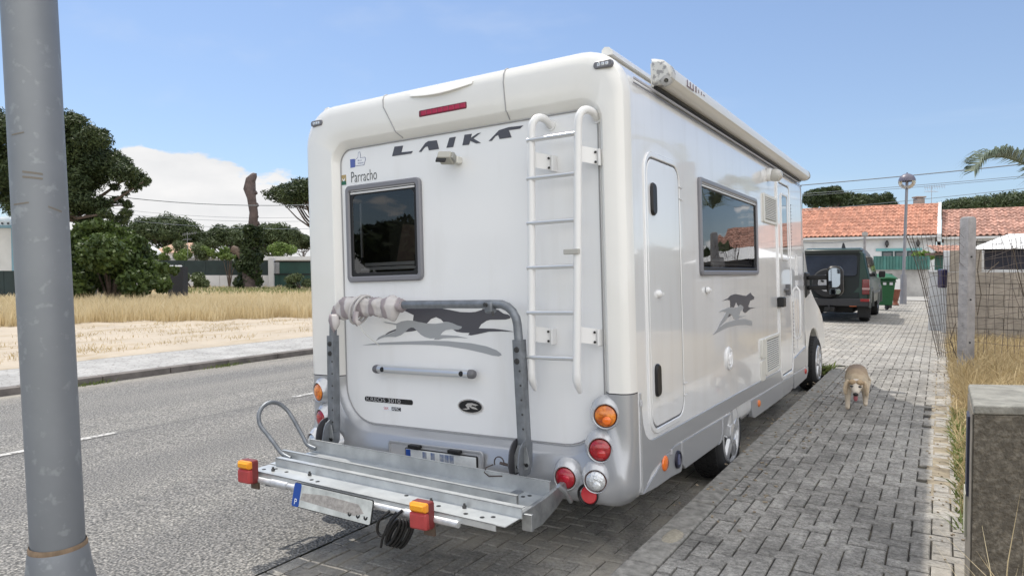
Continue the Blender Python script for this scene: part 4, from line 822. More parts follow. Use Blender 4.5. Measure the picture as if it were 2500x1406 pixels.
for y0, y1 in ((-4.7, -3.2), (-1.15, .42), (2.55, 4.0), (6.2, 7.7), (9.8, 11.3)):
    b = MB(); k = 12; w_ = .038; L = [(-5.40-w_*(1+.15*math.sin(i*2.1)), y0+(y1-y0)*i/k, -.1055) for i in range(k+1)]; Rr = [(-5.40+w_*(1+.15*math.sin(i*1.3+1)), y0+(y1-y0)*i/k, -.1055) for i in range(k+1)]
    b.loft([L, Rr], False); structure(b.build('lane_dash', paint))
tar = M('tar crack', (.05, .05, .05), .7)
for k, (x, y, L_, a_) in enumerate(((-3.4, 1.2, 3.2, .25), (-4.2, -1.0, 2.4, 1.25), (-6.6, 3.0, 3.5, .1), (-7.4, 1.0, 2.0, 1.4))):
    b = MB(); pts = [(x+math.sin(a_)*L_*q/14+.07*noise.noise(Vector((q*.6, k*5, 0))), y+math.cos(a_)*L_*q/14+.07*noise.noise(Vector((q*.6, k*5, 9)))) for q in range(15)]
    zr_ = lambda xx: -.13+(.02*(xx+8.62)/3.22 if xx < -5.4 else .02-.022*(xx+5.4)/3.0)+.003
    b.loft([[(px_-.006, py_, zr_(px_)) for px_, py_ in pts], [(px_+.006, py_+.003, zr_(px_)) for px_, py_ in pts]], False); structure(b.build('road_crack', tar))
# far kerb and pavement
kconc = M('dark weathered kerb stone', (.14, .125, .115), .9, var=.35, vs=5, bump=.4, bs=40, space='World')
for k in range(60):
    y = -8+k*1.0; b = MB(); b.b2((-8.78, y+.006, -.25), (-8.60, y+.994, -.038)); o = b.build('kerb_stone' if k else 'far_kerb', kconc, None if k == 0 else fk, bev=.012, seg=1)
    if k == 0: fk = structure(o)
fine = M('pale sett pavement', (.34, .335, .325), .9, var=.2, vs=2.2, space='World', bump=.4, bs=12, dist=.02)
t = fine.node_tree; v = N(t, 'ShaderNodeTexVoronoi'); v.feature = 'DISTANCE_TO_EDGE'; v.inputs['Scale'].default_value = 9; g = N(t, 'ShaderNodeNewGeometry'); t.links.new(g.outputs['Position'], v.inputs[0])
r = N(t, 'ShaderNodeValToRGB'); r.color_ramp.elements[0].color = (.6, .58, .55, 1); r.color_ramp.elements[1].color = (1.05, 1.05, 1.05, 1); r.color_ramp.elements[1].position = .07; t.links.new(v.outputs['Distance'], r.inputs[0])
mx = N(t, 'ShaderNodeMix', data_type='RGBA', blend_type='MULTIPLY'); mx.inputs['Factor'].default_value = 1; bs_ = t.nodes['Principled BSDF']; src = bs_.inputs['Base Color'].links[0].from_socket
t.links.new(src, mx.inputs['A']); t.links.new(r.outputs[0], mx.inputs['B']); t.links.new(mx.outputs['Result'], bs_.inputs['Base Color'])
sheet3('far_pavement', [(-10.7, -14, 0), (-8.775, -14, 0), (-8.775, 80, 0), (-10.7, 80, 0)], fine, z=-.042)
# sandy track: gently uneven, sand creeping over the pavement edge
sandm = M('pale sand', (.42, .36, .285), .95, space='World', vs=.9, var=.1, bump=.6, bs=14, dist=.03)
t = sandm.node_tree; bs_ = t.nodes['Principled BSDF']; g = N(t, 'ShaderNodeNewGeometry'); mpn = N(t, 'ShaderNodeMapping'); mpn.inputs['Scale'].default_value = (1.2, .35, 1); t.links.new(g.outputs['Position'], mpn.inputs[0])
nn = N(t, 'ShaderNodeTexNoise'); nn.inputs['Scale'].default_value = 1.6; nn.inputs['Detail'].default_value = 8; nn.inputs['Roughness'].default_value = .65; t.links.new(mpn.outputs[0], nn.inputs[0])
r = N(t, 'ShaderNodeValToRGB'); r.color_ramp.elements[0].position = .52; r.color_ramp.elements[1].position = .68; r.color_ramp.elements[0].color = (0, 0, 0, 1); t.links.new(nn.outputs['Fac'], r.inputs[0])
mx = N(t, 'ShaderNodeMix', data_type='RGBA'); src = bs_.inputs['Base Color'].links[0].from_socket; t.links.new(r.outputs[0], mx.inputs['Factor']); t.links.new(src, mx.inputs['A']); mx.inputs['B'].default_value = (.33, .26, .17, 1); t.links.new(mx.outputs['Result'], bs_.inputs['Base Color'])
b = MB(); nx, ny = 34, 90
def sz(x, y): return -.026+.03*noise.noise(Vector((x*.5, y*.3, 3)))+(.02 if x < -12 else 0)
vs_ = []
for j in range(ny+1):
    y = -12+j*1.15
    for i in range(nx+1):
        f = i/nx; x = -10.5-.12*noise.noise(Vector((y*.8, 1, 0)))-.12*noise.noise(Vector((y*3, 1, 0)))-f*f*70
        vs_.append((x, y, sz(x, y) if i else -.040))
b.add(vs_, [(j*(nx+1)+i, j*(nx+1)+i+1, (j+1)*(nx+1)+i+1, (j+1)*(nx+1)+i) for j in range(ny) for i in range(nx)]); structure(b.build('sand_track', sandm, smooth=180))
# near kerb, pavement, parking bay
def pavermat(name, c, sand_x0, sand_x1):
    m = M(name, c, .92); t = m.node_tree; b = t.nodes['Principled BSDF']; g = N(t, 'ShaderNodeNewGeometry')
    def noi(s, d=5, rg=.6):
        n = N(t, 'ShaderNodeTexNoise'); n.inputs['Scale'].default_value = s; n.inputs['Detail'].default_value = d; n.inputs['Roughness'].default_value = rg; t.links.new(g.outputs['Position'], n.inputs[0]); return n.outputs['Fac']
    def mr(src, a, b_, c_, d, sm=True):
        q = N(t, 'ShaderNodeMapRange'); q.interpolation_type = 'SMOOTHSTEP' if sm else 'LINEAR'; q.inputs['From Min'].default_value = a; q.inputs['From Max'].default_value = b_; q.inputs['To Min'].default_value = c_; q.inputs['To Max'].default_value = d; t.links.new(src, q.inputs['Value']); return q.outputs[0]
    def mul(a, b_):
        q = N(t, 'ShaderNodeMath', operation='MULTIPLY'); t.links.new(a, q.inputs[0]); t.links.new(b_, q.inputs[1]); return q.outputs[0]
    oi = N(t, 'ShaderNodeObjectInfo')
    f = mul(mr(g.outputs['Random Per Island'], 0, 1, .86, 1.14, False), mr(oi.outputs['Random'], 0, 1, .88, 1.12, False))
    f = mul(f, mr(noi(1.3), .35, .65, .78, 1.22)); f = mul(f, mr(noi(55, 6, .8), .32, .68, .55, 1.45)); f = mul(f, mr(noi(9, 6, .75), .3, .7, .75, 1.25))
    vm = N(t, 'ShaderNodeVectorMath', operation='SCALE'); vm.inputs[0].default_value = c; t.links.new(f, vm.inputs['Scale'])
    sp = N(t, 'ShaderNodeSeparateXYZ'); t.links.new(g.outputs['Position'], sp.inputs[0])
    sx_ = mr(sp.outputs['X'], sand_x0, sand_x1, .0, .75); sy_ = mr(sp.outputs['Y'], 5.5, 11, 0, .45); ad = N(t, 'ShaderNodeMath', operation='MAXIMUM'); t.links.new(sx_, ad.inputs[0]); t.links.new(sy_, ad.inputs[1])
    sf = mul(ad.outputs[0], mr(noi(2.4, 8, .7), .42, .62, .15, 1)); mx = N(t, 'ShaderNodeMix', data_type='RGBA'); t.links.new(sf, mx.inputs['Factor']); t.links.new(vm.outputs[0], mx.inputs['A']); mx.inputs['B'].default_value = (.44, .40, .34, 1)
    # oil and soot stains
    st = mr(noi(1.1, 9, .75), .60, .70, 0, .6); mx2 = N(t, 'ShaderNodeMix', data_type='RGBA'); t.links.new(st, mx2.inputs['Factor']); t.links.new(mx.outputs['Result'], mx2.inputs['A']); mx2.inputs['B'].default_value = (.10, .098, .095, 1)
    t.links.new(mx2.outputs['Result'], b.inputs['Base Color'])
    bp = N(t, 'ShaderNodeBump'); bp.inputs['Strength'].default_value = .8; bp.inputs['Distance'].default_value = .010; t.links.new(noi(50, 6, .75), bp.inputs['Height']); t.links.new(bp.outputs[0], b.inputs['Normal'])
    return m
PM = pavermat('grey concrete paver', (.27, .259, .24), 1.05, 1.35)
PB = pavermat('bay concrete paver', (.29, .28, .26), -9, -8)
joint = M('joint dirt', (.045, .04, .034), .95, col2=(.16, .14, .10), var=.3, vs=9, thresh=(.45, .75), space='World', bump=.5, bs=60)
def paver_mesh(L, W, Hh, name, mat):
    b = MB(); c = .006
    def rc(l, w_, z): return [(l/2, w_/2, z), (-l/2, w_/2, z), (-l/2, -w_/2, z), (l/2, -w_/2, z)]
    b.loft([rc(L, W, -Hh), rc(L, W, -.005), rc(L-2*c, W-2*c, 0)], True, False, True); o = b.build(name, mat); me = o.data; bpy.data.objects.remove(o); return me
def pave(parent, x0, x1, y0, y1, zf, mat, n_ind, tilt=0, P=.089, ymax_ind=9, skip=None):
    J = .0075; me = paver_mesh(2*P-J, P-J, .05, 'paver', mat); cells = []
    for i in range(int(x0/P)-2, int(x1/P)+3):
        for j in range(int(y0/P)-2, int(y1/P)+3):
            m = (i-j) % 4
            if m == 0: cx, cy, r = (i+1)*P, (j+.5)*P, 0
            elif m == 3: cx, cy, r = (i+.5)*P, (j+1)*P, PI/2
            else: continue
            hx, hy = (P, P/2) if r == 0 else (P/2, P)
            if cx-hx < x0-.001 or cx+hx > x1+.001 or cy-hy < y0-.001 or cy+hy > y1+.001:
                # cut pavers at the edge
                ax, bx_, ay, by_ = max(cx-hx, x0), min(cx+hx, x1), max(cy-hy, y0), min(cy+hy, y1)
                if bx_-ax < .02 or by_-ay < .02: continue
                cells.append((None, (ax+bx_)/2, (ay+by_)/2, r, bx_-ax, by_-ay)); continue
            if skip and skip(cx, cy): continue
            u, v_, d = proj((cx, cy, zf(cx))); vis = d > 0 and -30 < u < 2530 and v_ < 1450
            cells.append((d if vis and cy < ymax_ind else None, cx, cy, r, None, None))
    ind = sorted([c for c in cells if c[0] is not None and c[4] is None])[:n_ind]; ids = set(id(c) for c in ind)
    rest = MB()
    for c in cells:
        z = zf(c[1])+random.uniform(-.003, .002); rot = Matrix.Rotation(c[3]+R(random.uniform(-.9, .9)), 4, 'Z'); tl = Matrix.Rotation(tilt+R(random.uniform(-.6, .6)), 4, 'Y') @ Matrix.Rotation(R(random.uniform(-.6, .6)), 4, 'X')
        mt = Matrix.Translation((c[1]+random.uniform(-.0015, .0015), c[2]+random.uniform(-.0015, .0015), z)) @ tl @ rot
        if id(c) in ids:
            o = bpy.data.objects.new('paver', me); C.objects.link(o); o.parent = parent; o.matrix_local = mt
        elif c[4] is None: rest.add([mt @ v.co for v in me.vertices], [tuple(p.vertices) for p in me.polygons])
        else:
            l, w_ = c[4]-J, c[5]-J; mt2 = Matrix.Translation((c[1], c[2], z)) @ tl
            rest.loft([[mt2 @ Vector(p) for p in ((l/2, w_/2, q), (-l/2, w_/2, q), (-l/2, -w_/2, q), (l/2, -w_/2, q))] for q in (-.04, 0)], True, False, True)
    o = rest.build('paver_field', mat, parent, fixn=False); o['kind'] = 'stuff'
b = MB(); b.add([(1.215+.03*noise.noise(Vector((0, y*2.1, 0))) if i == 0 else 1.43, y, .0965) for y in [1.5+.2*k for k in range(28)] for i in (0, 1)], [(2*k, 2*k+1, 2*k+3, 2*k+2) for k in range(27)]); b.build('edge_soil', M('edge soil', (.20, .165, .12), .95, col2=(.34, .29, .21), var=.25, vs=12, space='World', bump=.8, bs=60, dist=.01))['kind'] = 'structure'
bay_z = lambda x: -.065+.0342*x
bay = MB(); bay.add([(-1.71, -6, bay_z(-1.71)-.010), (.05, -6, bay_z(.05)-.010), (.05, 7.4, bay_z(.05)-.010), (-1.71, 7.4, bay_z(-1.71)-.010)], [(0, 1, 2, 3)]); bay = structure(bay.build('parking_bay', joint))
pave(bay, -1.60, .03, -1.6, 6.8, bay_z, PB, 300, tilt=-.0342, P=.102)
# border course of long pavers beside the asphalt
for k in range(40):
    b = MB(); y = -2+k*.23; b.b2((-1.70, y+.004, bay_z(-1.65)-.05), (-1.607, y+.226, bay_z(-1.65)+random.uniform(-.002, .002))); o = b.build('paver', PB, bay, bev=.004, seg=1)
pv = structure(sheet3('pavement', [(.19, -6, 0), (1.42, -6, 0), (1.42, 7.41, 0), (.19, 7.41, 0)], joint, z=.088))
miss = lambda x, y: (x > 1.24 and 1.9 < y < 3.9 and noise.noise(Vector((x*7, y*4, 0))) > -.15) or (x > 1.2 and 3.9 < y < 6.5 and noise.noise(Vector((x*6, y*3, 2))) > .1)
pave(pv, .2, 1.41, -1.6, 7.4, lambda x: .1+.004*noise.noise(Vector((x*2, 0, 0))), PM, 300, skip=miss)
plz = structure(sheet3('paved_forecourt', [(-3.2, 7.41, 0), (1.42, 7.41, 0), (1.42, 31, 0), (-3.2, 31, 0)], joint, z=.088))
pave(plz, -3.0, 1.41, 7.42, 30, lambda x: .1, PM, 150, ymax_ind=16, P=.105)
kn = M('near kerb concrete', (.25, .24, .22), .92, var=.4, vs=22, space='World', bump=.8, bs=50)
first = None
for k in range(12):
    y = -4+k*.95; b = MB(); b.b2((.035, y+.004, -.25), (.192, y+.946, .103)); o = b.build('kerb_stone' if first else 'near_kerb', kn, first, bev=.014, seg=2)
    first = first or structure(o)
for k in range(3):
    b = MB(); x = .03-k*.95; b.b2((x-.946, 7.25, -.25), (x-.004 if k else x+.16, 7.405, .103)); b.build('kerb_stone', kn, first, bev=.014)
pl = sheet3('planting_soil', [(-1.2, 6.82, 0), (.034, 6.82, 0), (.034, 7.25, 0), (-1.2, 7.25, 0)], dry, z=.03)
# soil strips over the kerb joint and verge
soil = M('verge soil', (.25, .20, .145), .95, col2=(.40, .33, .24), var=.25, vs=5, space='World', bump=.8, bs=25, dist=.03)
b = MB(); vs_ = []; nx, ny = 30, 60
for j in range(ny+1):
    y = -5+j*.7
    for i in range(nx+1):
        x = 1.40+(i/nx)**1.6*40+(0 if i else .03*noise.noise(Vector((y*2, 5, 0)))); vs_.append((x, y, .092+.05*max(0, noise.noise(Vector((x*1.3, y*1.1, 0))))*(min(i, 3)/3)))
b.add(vs_, [(j*(nx+1)+i, j*(nx+1)+i+1, (j+1)*(nx+1)+i+1, (j+1)*(nx+1)+i) for j in range(ny) for i in range(nx)]); structure(b.build('verge', soil, smooth=180))
sheet3('far_street', [(-30, 31, 0), (40, 31, 0), (40, 60, 0), (-30, 60, 0)], M('pale concrete street', (.36, .35, .33), .9, var=.15, vs=.8, space='World'), z=.08)
for (x, y, s) in ((.13, .17, .032),):
    b = MB(); b.lathe([(s*1.6, 0), (s*1.3, .004), (s*.6, .007), (.002, .008)], (x, y, .1005), (0, 0, 1), 18, False, True)
    for i, v in enumerate(b.v): f_ = 1+.35*noise.noise(Vector((v[0]*20, v[1]*20, 0))); b.v[i] = (x+(v[0]-x)*f_, y+(v[1]-y)*f_*2.2, v[2])
    o = b.build('sand_patch', M('blown sand', (.33, .30, .24), .95, var=.2, vs=60, bump=.5, bs=60), smooth=180); o['kind'] = 'structure'
def blades(name, n, sample, h0, h1, w_, mat, lean=.35, parent=None):
    P = sample(n); n = len(P); h = (h0+(h1-h0)*rng.random(n)**1.5)[:, None]; a = rng.random(n)*2*PI; s = np.stack([np.cos(a), np.sin(a), np.zeros(n)], 1)*w_*(.6+.8*rng.random(n))[:, None]
    l = rng.normal(size=(n, 3))*lean*h; l[:, 2] = 0; up = np.array([0, 0, 1.0])
    A, B_, Cc, D_ = P-s, P+s, P+up*h*.55+l*.35+s*.7, P+up*h*.55+l*.35-s*.7; T = P+up*h*(1-.25*rng.random(n)[:, None])+l
    V = np.stack([A, B_, Cc, D_, T], 1).reshape(-1, 3); base = np.arange(n)[:, None]*5
    q = (base+np.array([0, 1, 2, 3])); tr = base+np.array([3, 2, 4])
    me = bpy.data.meshes.new(name); me.vertices.add(n*5); me.vertices.foreach_set('co', V.reshape(-1).astype('f')); me.loops.add(n*7)
    li = np.concatenate([q, tr], 1).reshape(-1).astype('i'); me.loops.foreach_set('vertex_index', li)
    ls = (np.arange(n)[:, None]*7+np.array([0, 4])).reshape(-1).astype('i'); lt = np.tile(np.array([4, 3], 'i'), n)
    me.polygons.add(2*n); me.polygons.foreach_set('loop_start', ls); me.polygons.foreach_set('loop_total', lt); me.update(calc_edges=True); me.materials.append(mat)
    o = bpy.data.objects.new(name, me); C.objects.link(o)
    if parent is not None: o.parent = parent
    return o
strawA = leafmat('dry straw', (.55, .44, .25), (.74, .64, .43), .55, .3)
strawB = leafmat('verge straw', (.34, .26, .14), (.60, .48, .27), .6, .3)
greenw = leafmat('green weeds', (.08, .12, .03), (.22, .26, .08), .5, .3)
def gline(t): return np.array([-18.0, 6.4])+np.array([3.4, 4.8])*t      # front edge of the tall grass
nrm = np.array([-4.8, 3.4])/math.hypot(4.8, 3.4)
def field(dmin, dmax, pw=1.0, tlo=-2.2, thi=3.2):
    def f(n):
        t = tlo+(thi-tlo)*rng.random(n); d = dmin+(dmax-dmin)*rng.random(n)**pw; d = d+.5*np.sin(t*9)*.5+.25*np.sin(t*31)
        p = np.array([-18.0, 6.4])+np.array([3.4, 4.8])*t[:, None]+nrm*d[:, None]
        return np.stack([p[:, 0], p[:, 1], np.full(n, -.03)], 1)
    return f
g1 = blades('dry_grass_field', 70000, field(0, 9, 1.3), .25, .72, .010, strawA, .22); gx = blades('brown_weed_stalks', 9000, field(.0, 9, 1.2), .2, .8, .007, strawB, .45); tag(gx, kind='stuff', label='browner weed stalks mixed into the dry grass', cat='weeds')
tag(g1, kind='stuff', label='tall dry grass standing beyond the sandy track', cat='grass')
g2 = blades('dry_grass_distant', 30000, field(9, 34, 1.2, -4, 7), .2, .42, .03, strawA, .25); tag(g2, kind='stuff', label='far part of the dry grass meadow before the fences', cat='grass')
def tufts(n):
    c = np.stack([-11.3-5.5*rng.random(70), -1+16*rng.random(70)], 1); i = rng.integers(0, 70, n); p = c[i]+rng.normal(size=(n, 2))*np.array([.18, .3]); return np.stack([p[:, 0], p[:, 1], np.full(n, -.02)], 1)
tag(blades('short_track_grass', 5000, tufts, .03, .12, .006, strawB, .6), kind='stuff', label='short dry tufts scattered on the sandy track', cat='grass')
def weeds_k(n):
    c = np.array([(-8.56, 4.05), (-8.56, 3.75), (-8.57, 1.9), (-8.56, 1.6), (-10.9, 3.6)]); i = rng.integers(0, 5, n); p = c[i]+rng.normal(size=(n, 2))*np.array([.05, .16]); return np.stack([p[:, 0], p[:, 1], np.full(n, -.13)], 1)
tag(blades('kerb_weeds', 380, weeds_k, .03, .08, .006, greenw, .8), kind='stuff', label='green weeds in the gutter of the far kerb', cat='weeds')
def verge_s(x0, x1, y0, y1, pw=1.):
    def f(n):
        x = x0+(x1-x0)*rng.random(n)**pw; y = y0+(y1-y0)*rng.random(n); return np.stack([x, y, np.full(n, .09)], 1)
    return f
tag(blades('verge_grass', 20000, verge_s(1.50, 5.5, 4.4, 12, 1.5), .08, .38, .006, strawB, .5), kind='stuff', label='dry yellow grass on the verge round the concrete post', cat='grass')
tag(blades('verge_edge_grass', 7000, verge_s(1.38, 1.75, 1.2, 12), .03, .16, .005, strawB, .7), kind='stuff', label='short dry grass along the broken pavement edge', cat='grass')
tag(blades('verge_weeds', 2600, verge_s(1.36, 1.62, 1.0, 4.6), .02, .09, .006, greenw, .9), kind='stuff', label='low green weeds between pavement and concrete wall', cat='weeds')
def bayplants(n):
    x = -.9+.95*rng.random(n); y = 6.85+.38*rng.random(n); return np.stack([x, y, np.full(n, .03)], 1)
tag(blades('bay_end_plants', 900, bayplants, .05, .18, .014, greenw, .8), kind='stuff', label='pale green groundcover in the soil at the end of the parking bay', cat='groundcover')
def debris(n):
    x = 1.2+.25*rng.random(n); y = .5+11*rng.random(n); return np.stack([x, y, np.full(n, .104)], 1)
b = MB()
for p in debris(220): b.box(p, (random.uniform(.004, .014), random.uniform(.004, .014), .006), Matrix.Rotation(random.random()*3, 3, 'Z'))
for k in range(160): b.box((random.uniform(-.05, .45), random.uniform(.3, 7.2), .106), (random.uniform(.006, .018), random.uniform(.006, .03), .006), Matrix.Rotation(random.random()*3, 3, 'Z'))
tag(b.build('grit', soil), kind='stuff', label='loose grit and leaves swept along the pavement edge', cat='grit')
# ================================================================== low concrete wall, post, mesh, verge things
pebble = M('pebbled dark concrete', (.13, .115, .092), .95, col2=(.27, .245, .20), var=.25, vs=38, thresh=(.45, .85), vdet=10, space='World', bump=1, bs=60, dist=.02)
conc = M('weathered pale concrete', (.36, .355, .325), .92, var=.25, vs=9, space='World', bump=.6, bs=80, dist=.006)
lw = empty('low_wall'); tag(lw, 'low dark pebbled concrete wall with a pale flat top at the pavement edge', 'wall')
d0 = 2.5; F0 = G(2385, d0, 0); rt = (RT-FW*.10).normalized(); bk_ = G(2371, 2.95, 0)-F0; F1 = F0+rt*1.6
def quadbox(a, b_, c, d, z0, z1, name, mat, par, bev=.0): return MB().loft([[(p.x, p.y, z0) for p in (a, b_, c, d)], [(p.x, p.y, z1) for p in (a, b_, c, d)]], True, True, True).build(name, mat, par, bev=bev)
zt = H(990, d0)
quadbox(F0, F1, F1+bk_, F0+bk_, -.1, zt-.035, 'wall_body', pebble, lw)
o1, o2 = F0-rt*.004-bk_*.01, F1
quadbox(o1, o2, o2+bk_*1.03, o1+bk_*1.03, zt-.034, zt, 'coping', M('worn coping concrete', (.235, .23, .205), .92, var=.3, vs=16, vdet=8, space='World', bump=.8, bs=90, dist=.008), lw, .008)
e = F0-rt*.006; quadbox(e+bk_*.02, e+rt*.005+bk_*.02, e+rt*.005+bk_*.98, e+bk_*.98, .05, zt-.036, 'render_skin', M('brown grey render', (.20, .18, .15), .9, var=.3, vs=12, space='World', bump=.5, bs=60), lw)
e2 = F0-rt*.016; quadbox(e2+bk_*.38, e2+rt*.012+bk_*.38, e2+rt*.012+bk_*.62, e2+bk_*.62, H(1210, 2.7), H(1015, 2.7), 'metal_strip', M('dark blue grey strip', (.06, .065, .10), .5), lw)
quadbox(e2+bk_*.60, e2+rt*.012+bk_*.60, e2+rt*.012+bk_*.9, e2+bk_*.9, H(1310, 2.8), H(1205, 2.8), 'pale_board', M('pale board', (.48, .47, .38), .8), lw)
def stems(n):
    p = [];
    for k in range(n): q = G(random.uniform(2440, 2580), random.uniform(1.95, 2.4), .1); p.append((q.x, q.y, .1))
    return np.array(p)
tag(blades('dry_stems', 60, stems, .35, .62, .0022, strawA, .55), kind='stuff', label='few long dry stems leaning before the low wall', cat='dry stems')
post_c = G(2361, 9.0, 0)
pm = M('grey cast post concrete', (.29, .28, .28), .92, var=.3, vs=5, space='World', bump=.5, bs=50)
b = MB(); zt_ = H(530, 9)
rotp = Matrix.Rotation(YAW+.3, 3, 'Z')
for z0, z1, s0, s1 in ((-.05, zt_, .072, .066),):
    b.loft([[Vector((post_c.x, post_c.y, z))+rotp @ Vector((s*a, s*c, 0)) for a, c in ((-1, -1), (1, -1), (1, 1), (-1, 1))] for z, s in ((z0, s0), (z1-.03, s1), (z1, s1*.8))], True, True, True)
pst = b.build('fence_post', pm, bev=.012); tag(pst, 'grey concrete post holding up the loose wire mesh', 'post')
b = MB()
for zz in (.5, 1.05, 1.6): b.lathe([(.012, 0), (.012, .004)], Vector((post_c.x, post_c.y, zz))-FW*.078, -FW, 8, False, True)
b.build('wire_hole', blackp, pst)
wire = M('rusty mesh wire', (.12, .10, .09), .7, metal=.3)
mesh_r = empty('wire_mesh_fence'); mesh_r.location = post_c; tag(mesh_r, 'rusty welded wire mesh hanging loose on both sides of the concrete post', 'wire fence')
def PX(u, v, d): return G(u, d, H(v, d))-post_c
def lpt(i, t):   # left panel, leaning out over the pavement
    u0, v0 = 2211+i*12.0, 577-1.2*i+4*math.sin(i); u1, v1 = 2292+i*5.6, 872
    u = u0+(u1-u0)*t+14*math.sin(PI*t)*(.5-i/12); v = v0+(v1-v0)*t
    return PX(u+2*math.sin(t*7+i), v, 8.3+.7*t+.05*i)
b = MB()
for i in range(12): b.tube([lpt(i, k/9) for k in range(10)], .0028 if i else .004, 4, False)
for i in range(3): b.tube([lpt(i*.35, k/9)+Vector((.01*i, 0, .01)) for k in range(10)], .0032, 4, False)
b.build('vertical_wires', wire, mesh_r)
b = MB()
for k in range(13):
    t = (k+.4)/13; b.tube([lpt(i, min(1, t+.004*math.sin(i*2+k)+.012*(11-i)/11)) for i in range(0, 12)]+[PX(2352, 575+(300*t)-3, 8.95)], .0025, 4, False)
b.build('cross_wires', wire, mesh_r)
b = MB()
for k in range(8):
    u = 2386+k*15.5; b.tube([PX(u+5*math.sin(k*2+v/60)+(v-590)*.02*math.sin(k*1.7), v, 9.1+.1*math.sin(k)) for v in range(585, 870, 28)], .0026, 4, False)
for k in range(6):
    u = 2440+k*17; b.tube([PX(u+(v-580)*.30+4*math.sin(v/30+k), v, 8.8+.1*k) for v in range(560+k*6, 840-k*14, 28)], .0028, 4, False)
b.build('vertical_wires', wire, mesh_r)
b = MB()
for k in range(12):
    v0 = 588+k*23; b.tube([PX(u, v0+6*math.sin((u-2370)/40+k)+(u-2375)*.04*math.cos(k*1.9), 9.05) for u in range(2374, 2520, 18)], .0025, 4, False)
for k in range(8):
    v0 = 600+k*30; b.tube([PX(u, v0-(u-2400)*.28*(1 if k % 2 else .6)+3*math.sin(u/20), 8.85) for u in range(2405, 2525, 17)], .0026, 4, False)
b.build('cross_wires', wire, mesh_r)
b = MB()
for pts in (((2392, 612), (2386, 660), (2396, 720), (2388, 770)), ((2470, 600), (2484, 660), (2500, 720), (2520, 800)), ((2438, 640), (2420, 655), (2410, 668)), ((2335, 790), (2322, 830), (2340, 875))):
    b.tube([PX(u, v, 8.7) for u, v in pts], .006, 5)
o = b.build('dead_branch', M('dead twig', (.10, .08, .06), .9), mesh_r)
# block wall, white pillar, gazebo behind
bw = empty('block_wall'); tag(bw, 'unpainted tan block wall behind the wire mesh', 'wall')
blk = M('tan block', (.33, .29, .24), .95, island=.12, var=.2, vs=7, space='World', bump=.5, bs=40)
def xend(u0, u1, d):
    # the point where a wall parallel to the world X axis meets the sight line of column u1
    a = G(u0, d, 0); r_ = G(u1, d, 0)-CAM; k = (a.y-CAM.y)/r_.y; return Vector((CAM.x+r_.x*k, a.y, 0))
def wallbox(name, u0, u1, v0, v1, d, th, mat, par, bev=0, d1=None, z0=None, z1=None, ax=False):
    d1 = d1 or d; a, c = G(u0, d, 0), (xend(u0, u1, d) if ax else G(u1, d1, 0)); dd = (c-a).normalized(); nn = Vector((-dd.y, dd.x, 0))*th
    return MB().loft([[(p.x, p.y, z) for p in (a, c, c+nn, a+nn)] for z in (z0 if z0 is not None else H(v1, d), z1 if z1 is not None else H(v0, d))], True, True, True).build(name, mat, par, bev=bev)
def blockrow(u0, u1, ztop, d, par, hh=.2, ll=.42):
    a, c = G(u0, d, 0), xend(u0, u1, d); L = (c-a).length; dd = (c-a).normalized(); nn = Vector((-dd.y, dd.x, 0)); z = ztop; row = 0
    while z > .05:
        x = -(ll/2 if row % 2 else 0)
        while x < L:
            x0, x1 = max(x, 0)+.004, min(x+ll, L)-.004
            if x1-x0 > .03:
                p = a+dd*x0+nn*random.uniform(0, .004); q = a+dd*x1+nn*.0
                MB().loft([[(s.x, s.y, zz) for s in (p, q, q+nn*.14, p+nn*.14)] for zz in (z-hh+.005, z-.005)], True, True, True).build('block', blk, par)
            x += ll
        z -= hh; row += 1
wallbox('mortar', 2312, 2620, 664, 850, 12.55, .10, M('mortar', (.34, .31, .27), .95, var=.15, vs=5, space='World', bump=.4, bs=30), bw, z0=0, z1=H(668, 12.5), ax=True); 
blockrow(2312, 2620, H(664, 12.5), 12.5, bw)
blockrow(2318, 2392, H(613, 12.5), 12.5, bw) if False else wallbox('upper_wall', 2318, 2396, 612, 664, 12.5, .12, blk, bw, ax=True)
whitewall = M('white render', (.66, .66, .65), .9, var=.08, vs=2, space='World', bump=.15, bs=30)
wallbox('white_ledge', 2392, 2620, 658, 665, 12.45, .2, whitewall, bw, ax=True); wallbox('white_jamb', 2390, 2402, 612, 660, 12.44, .2, whitewall, bw, ax=True)
gz = empty('gazebo'); gz.location = G(2470, 15, .0); tag(gz, 'garden gazebo with a white pitched canopy and dark screen walls', 'gazebo')
def rel(o, p): return Vector(p)-o.location
a, c = G(2400, 13.2, 0), xend(2400, 2640, 13.2); nn = Vector((0, 3, 0)); XA = Vector((1, 0, 0)); YA = Vector((0, 1, 0))
MB().loft([[rel(gz, (p.x, p.y, z)) for p in (a, c, c+nn, a+nn)] for z in (.1, H(611, 13.2))], True, True, True).build('screen_wall', M('dark navy screen', (.028, .028, .04), .7, var=.3, vs=2, space='World'), gz)
for u in (2422, 2470, 2520): 
    p = G(u, 13.15, 0); b = MB(); b.b2((-.02, -.02, .1), (.02, .02, H(611, 13.2))); b.v = [tuple(Vector(v)+rel(gz, p)) for v in b.v]; b.build('frame_pole', M('blue grey pole', (.05, .06, .09), .6), gz)
ap = (a+c)/2+nn/2; z0 = H(609, 13.2); b = MB(); e = .25
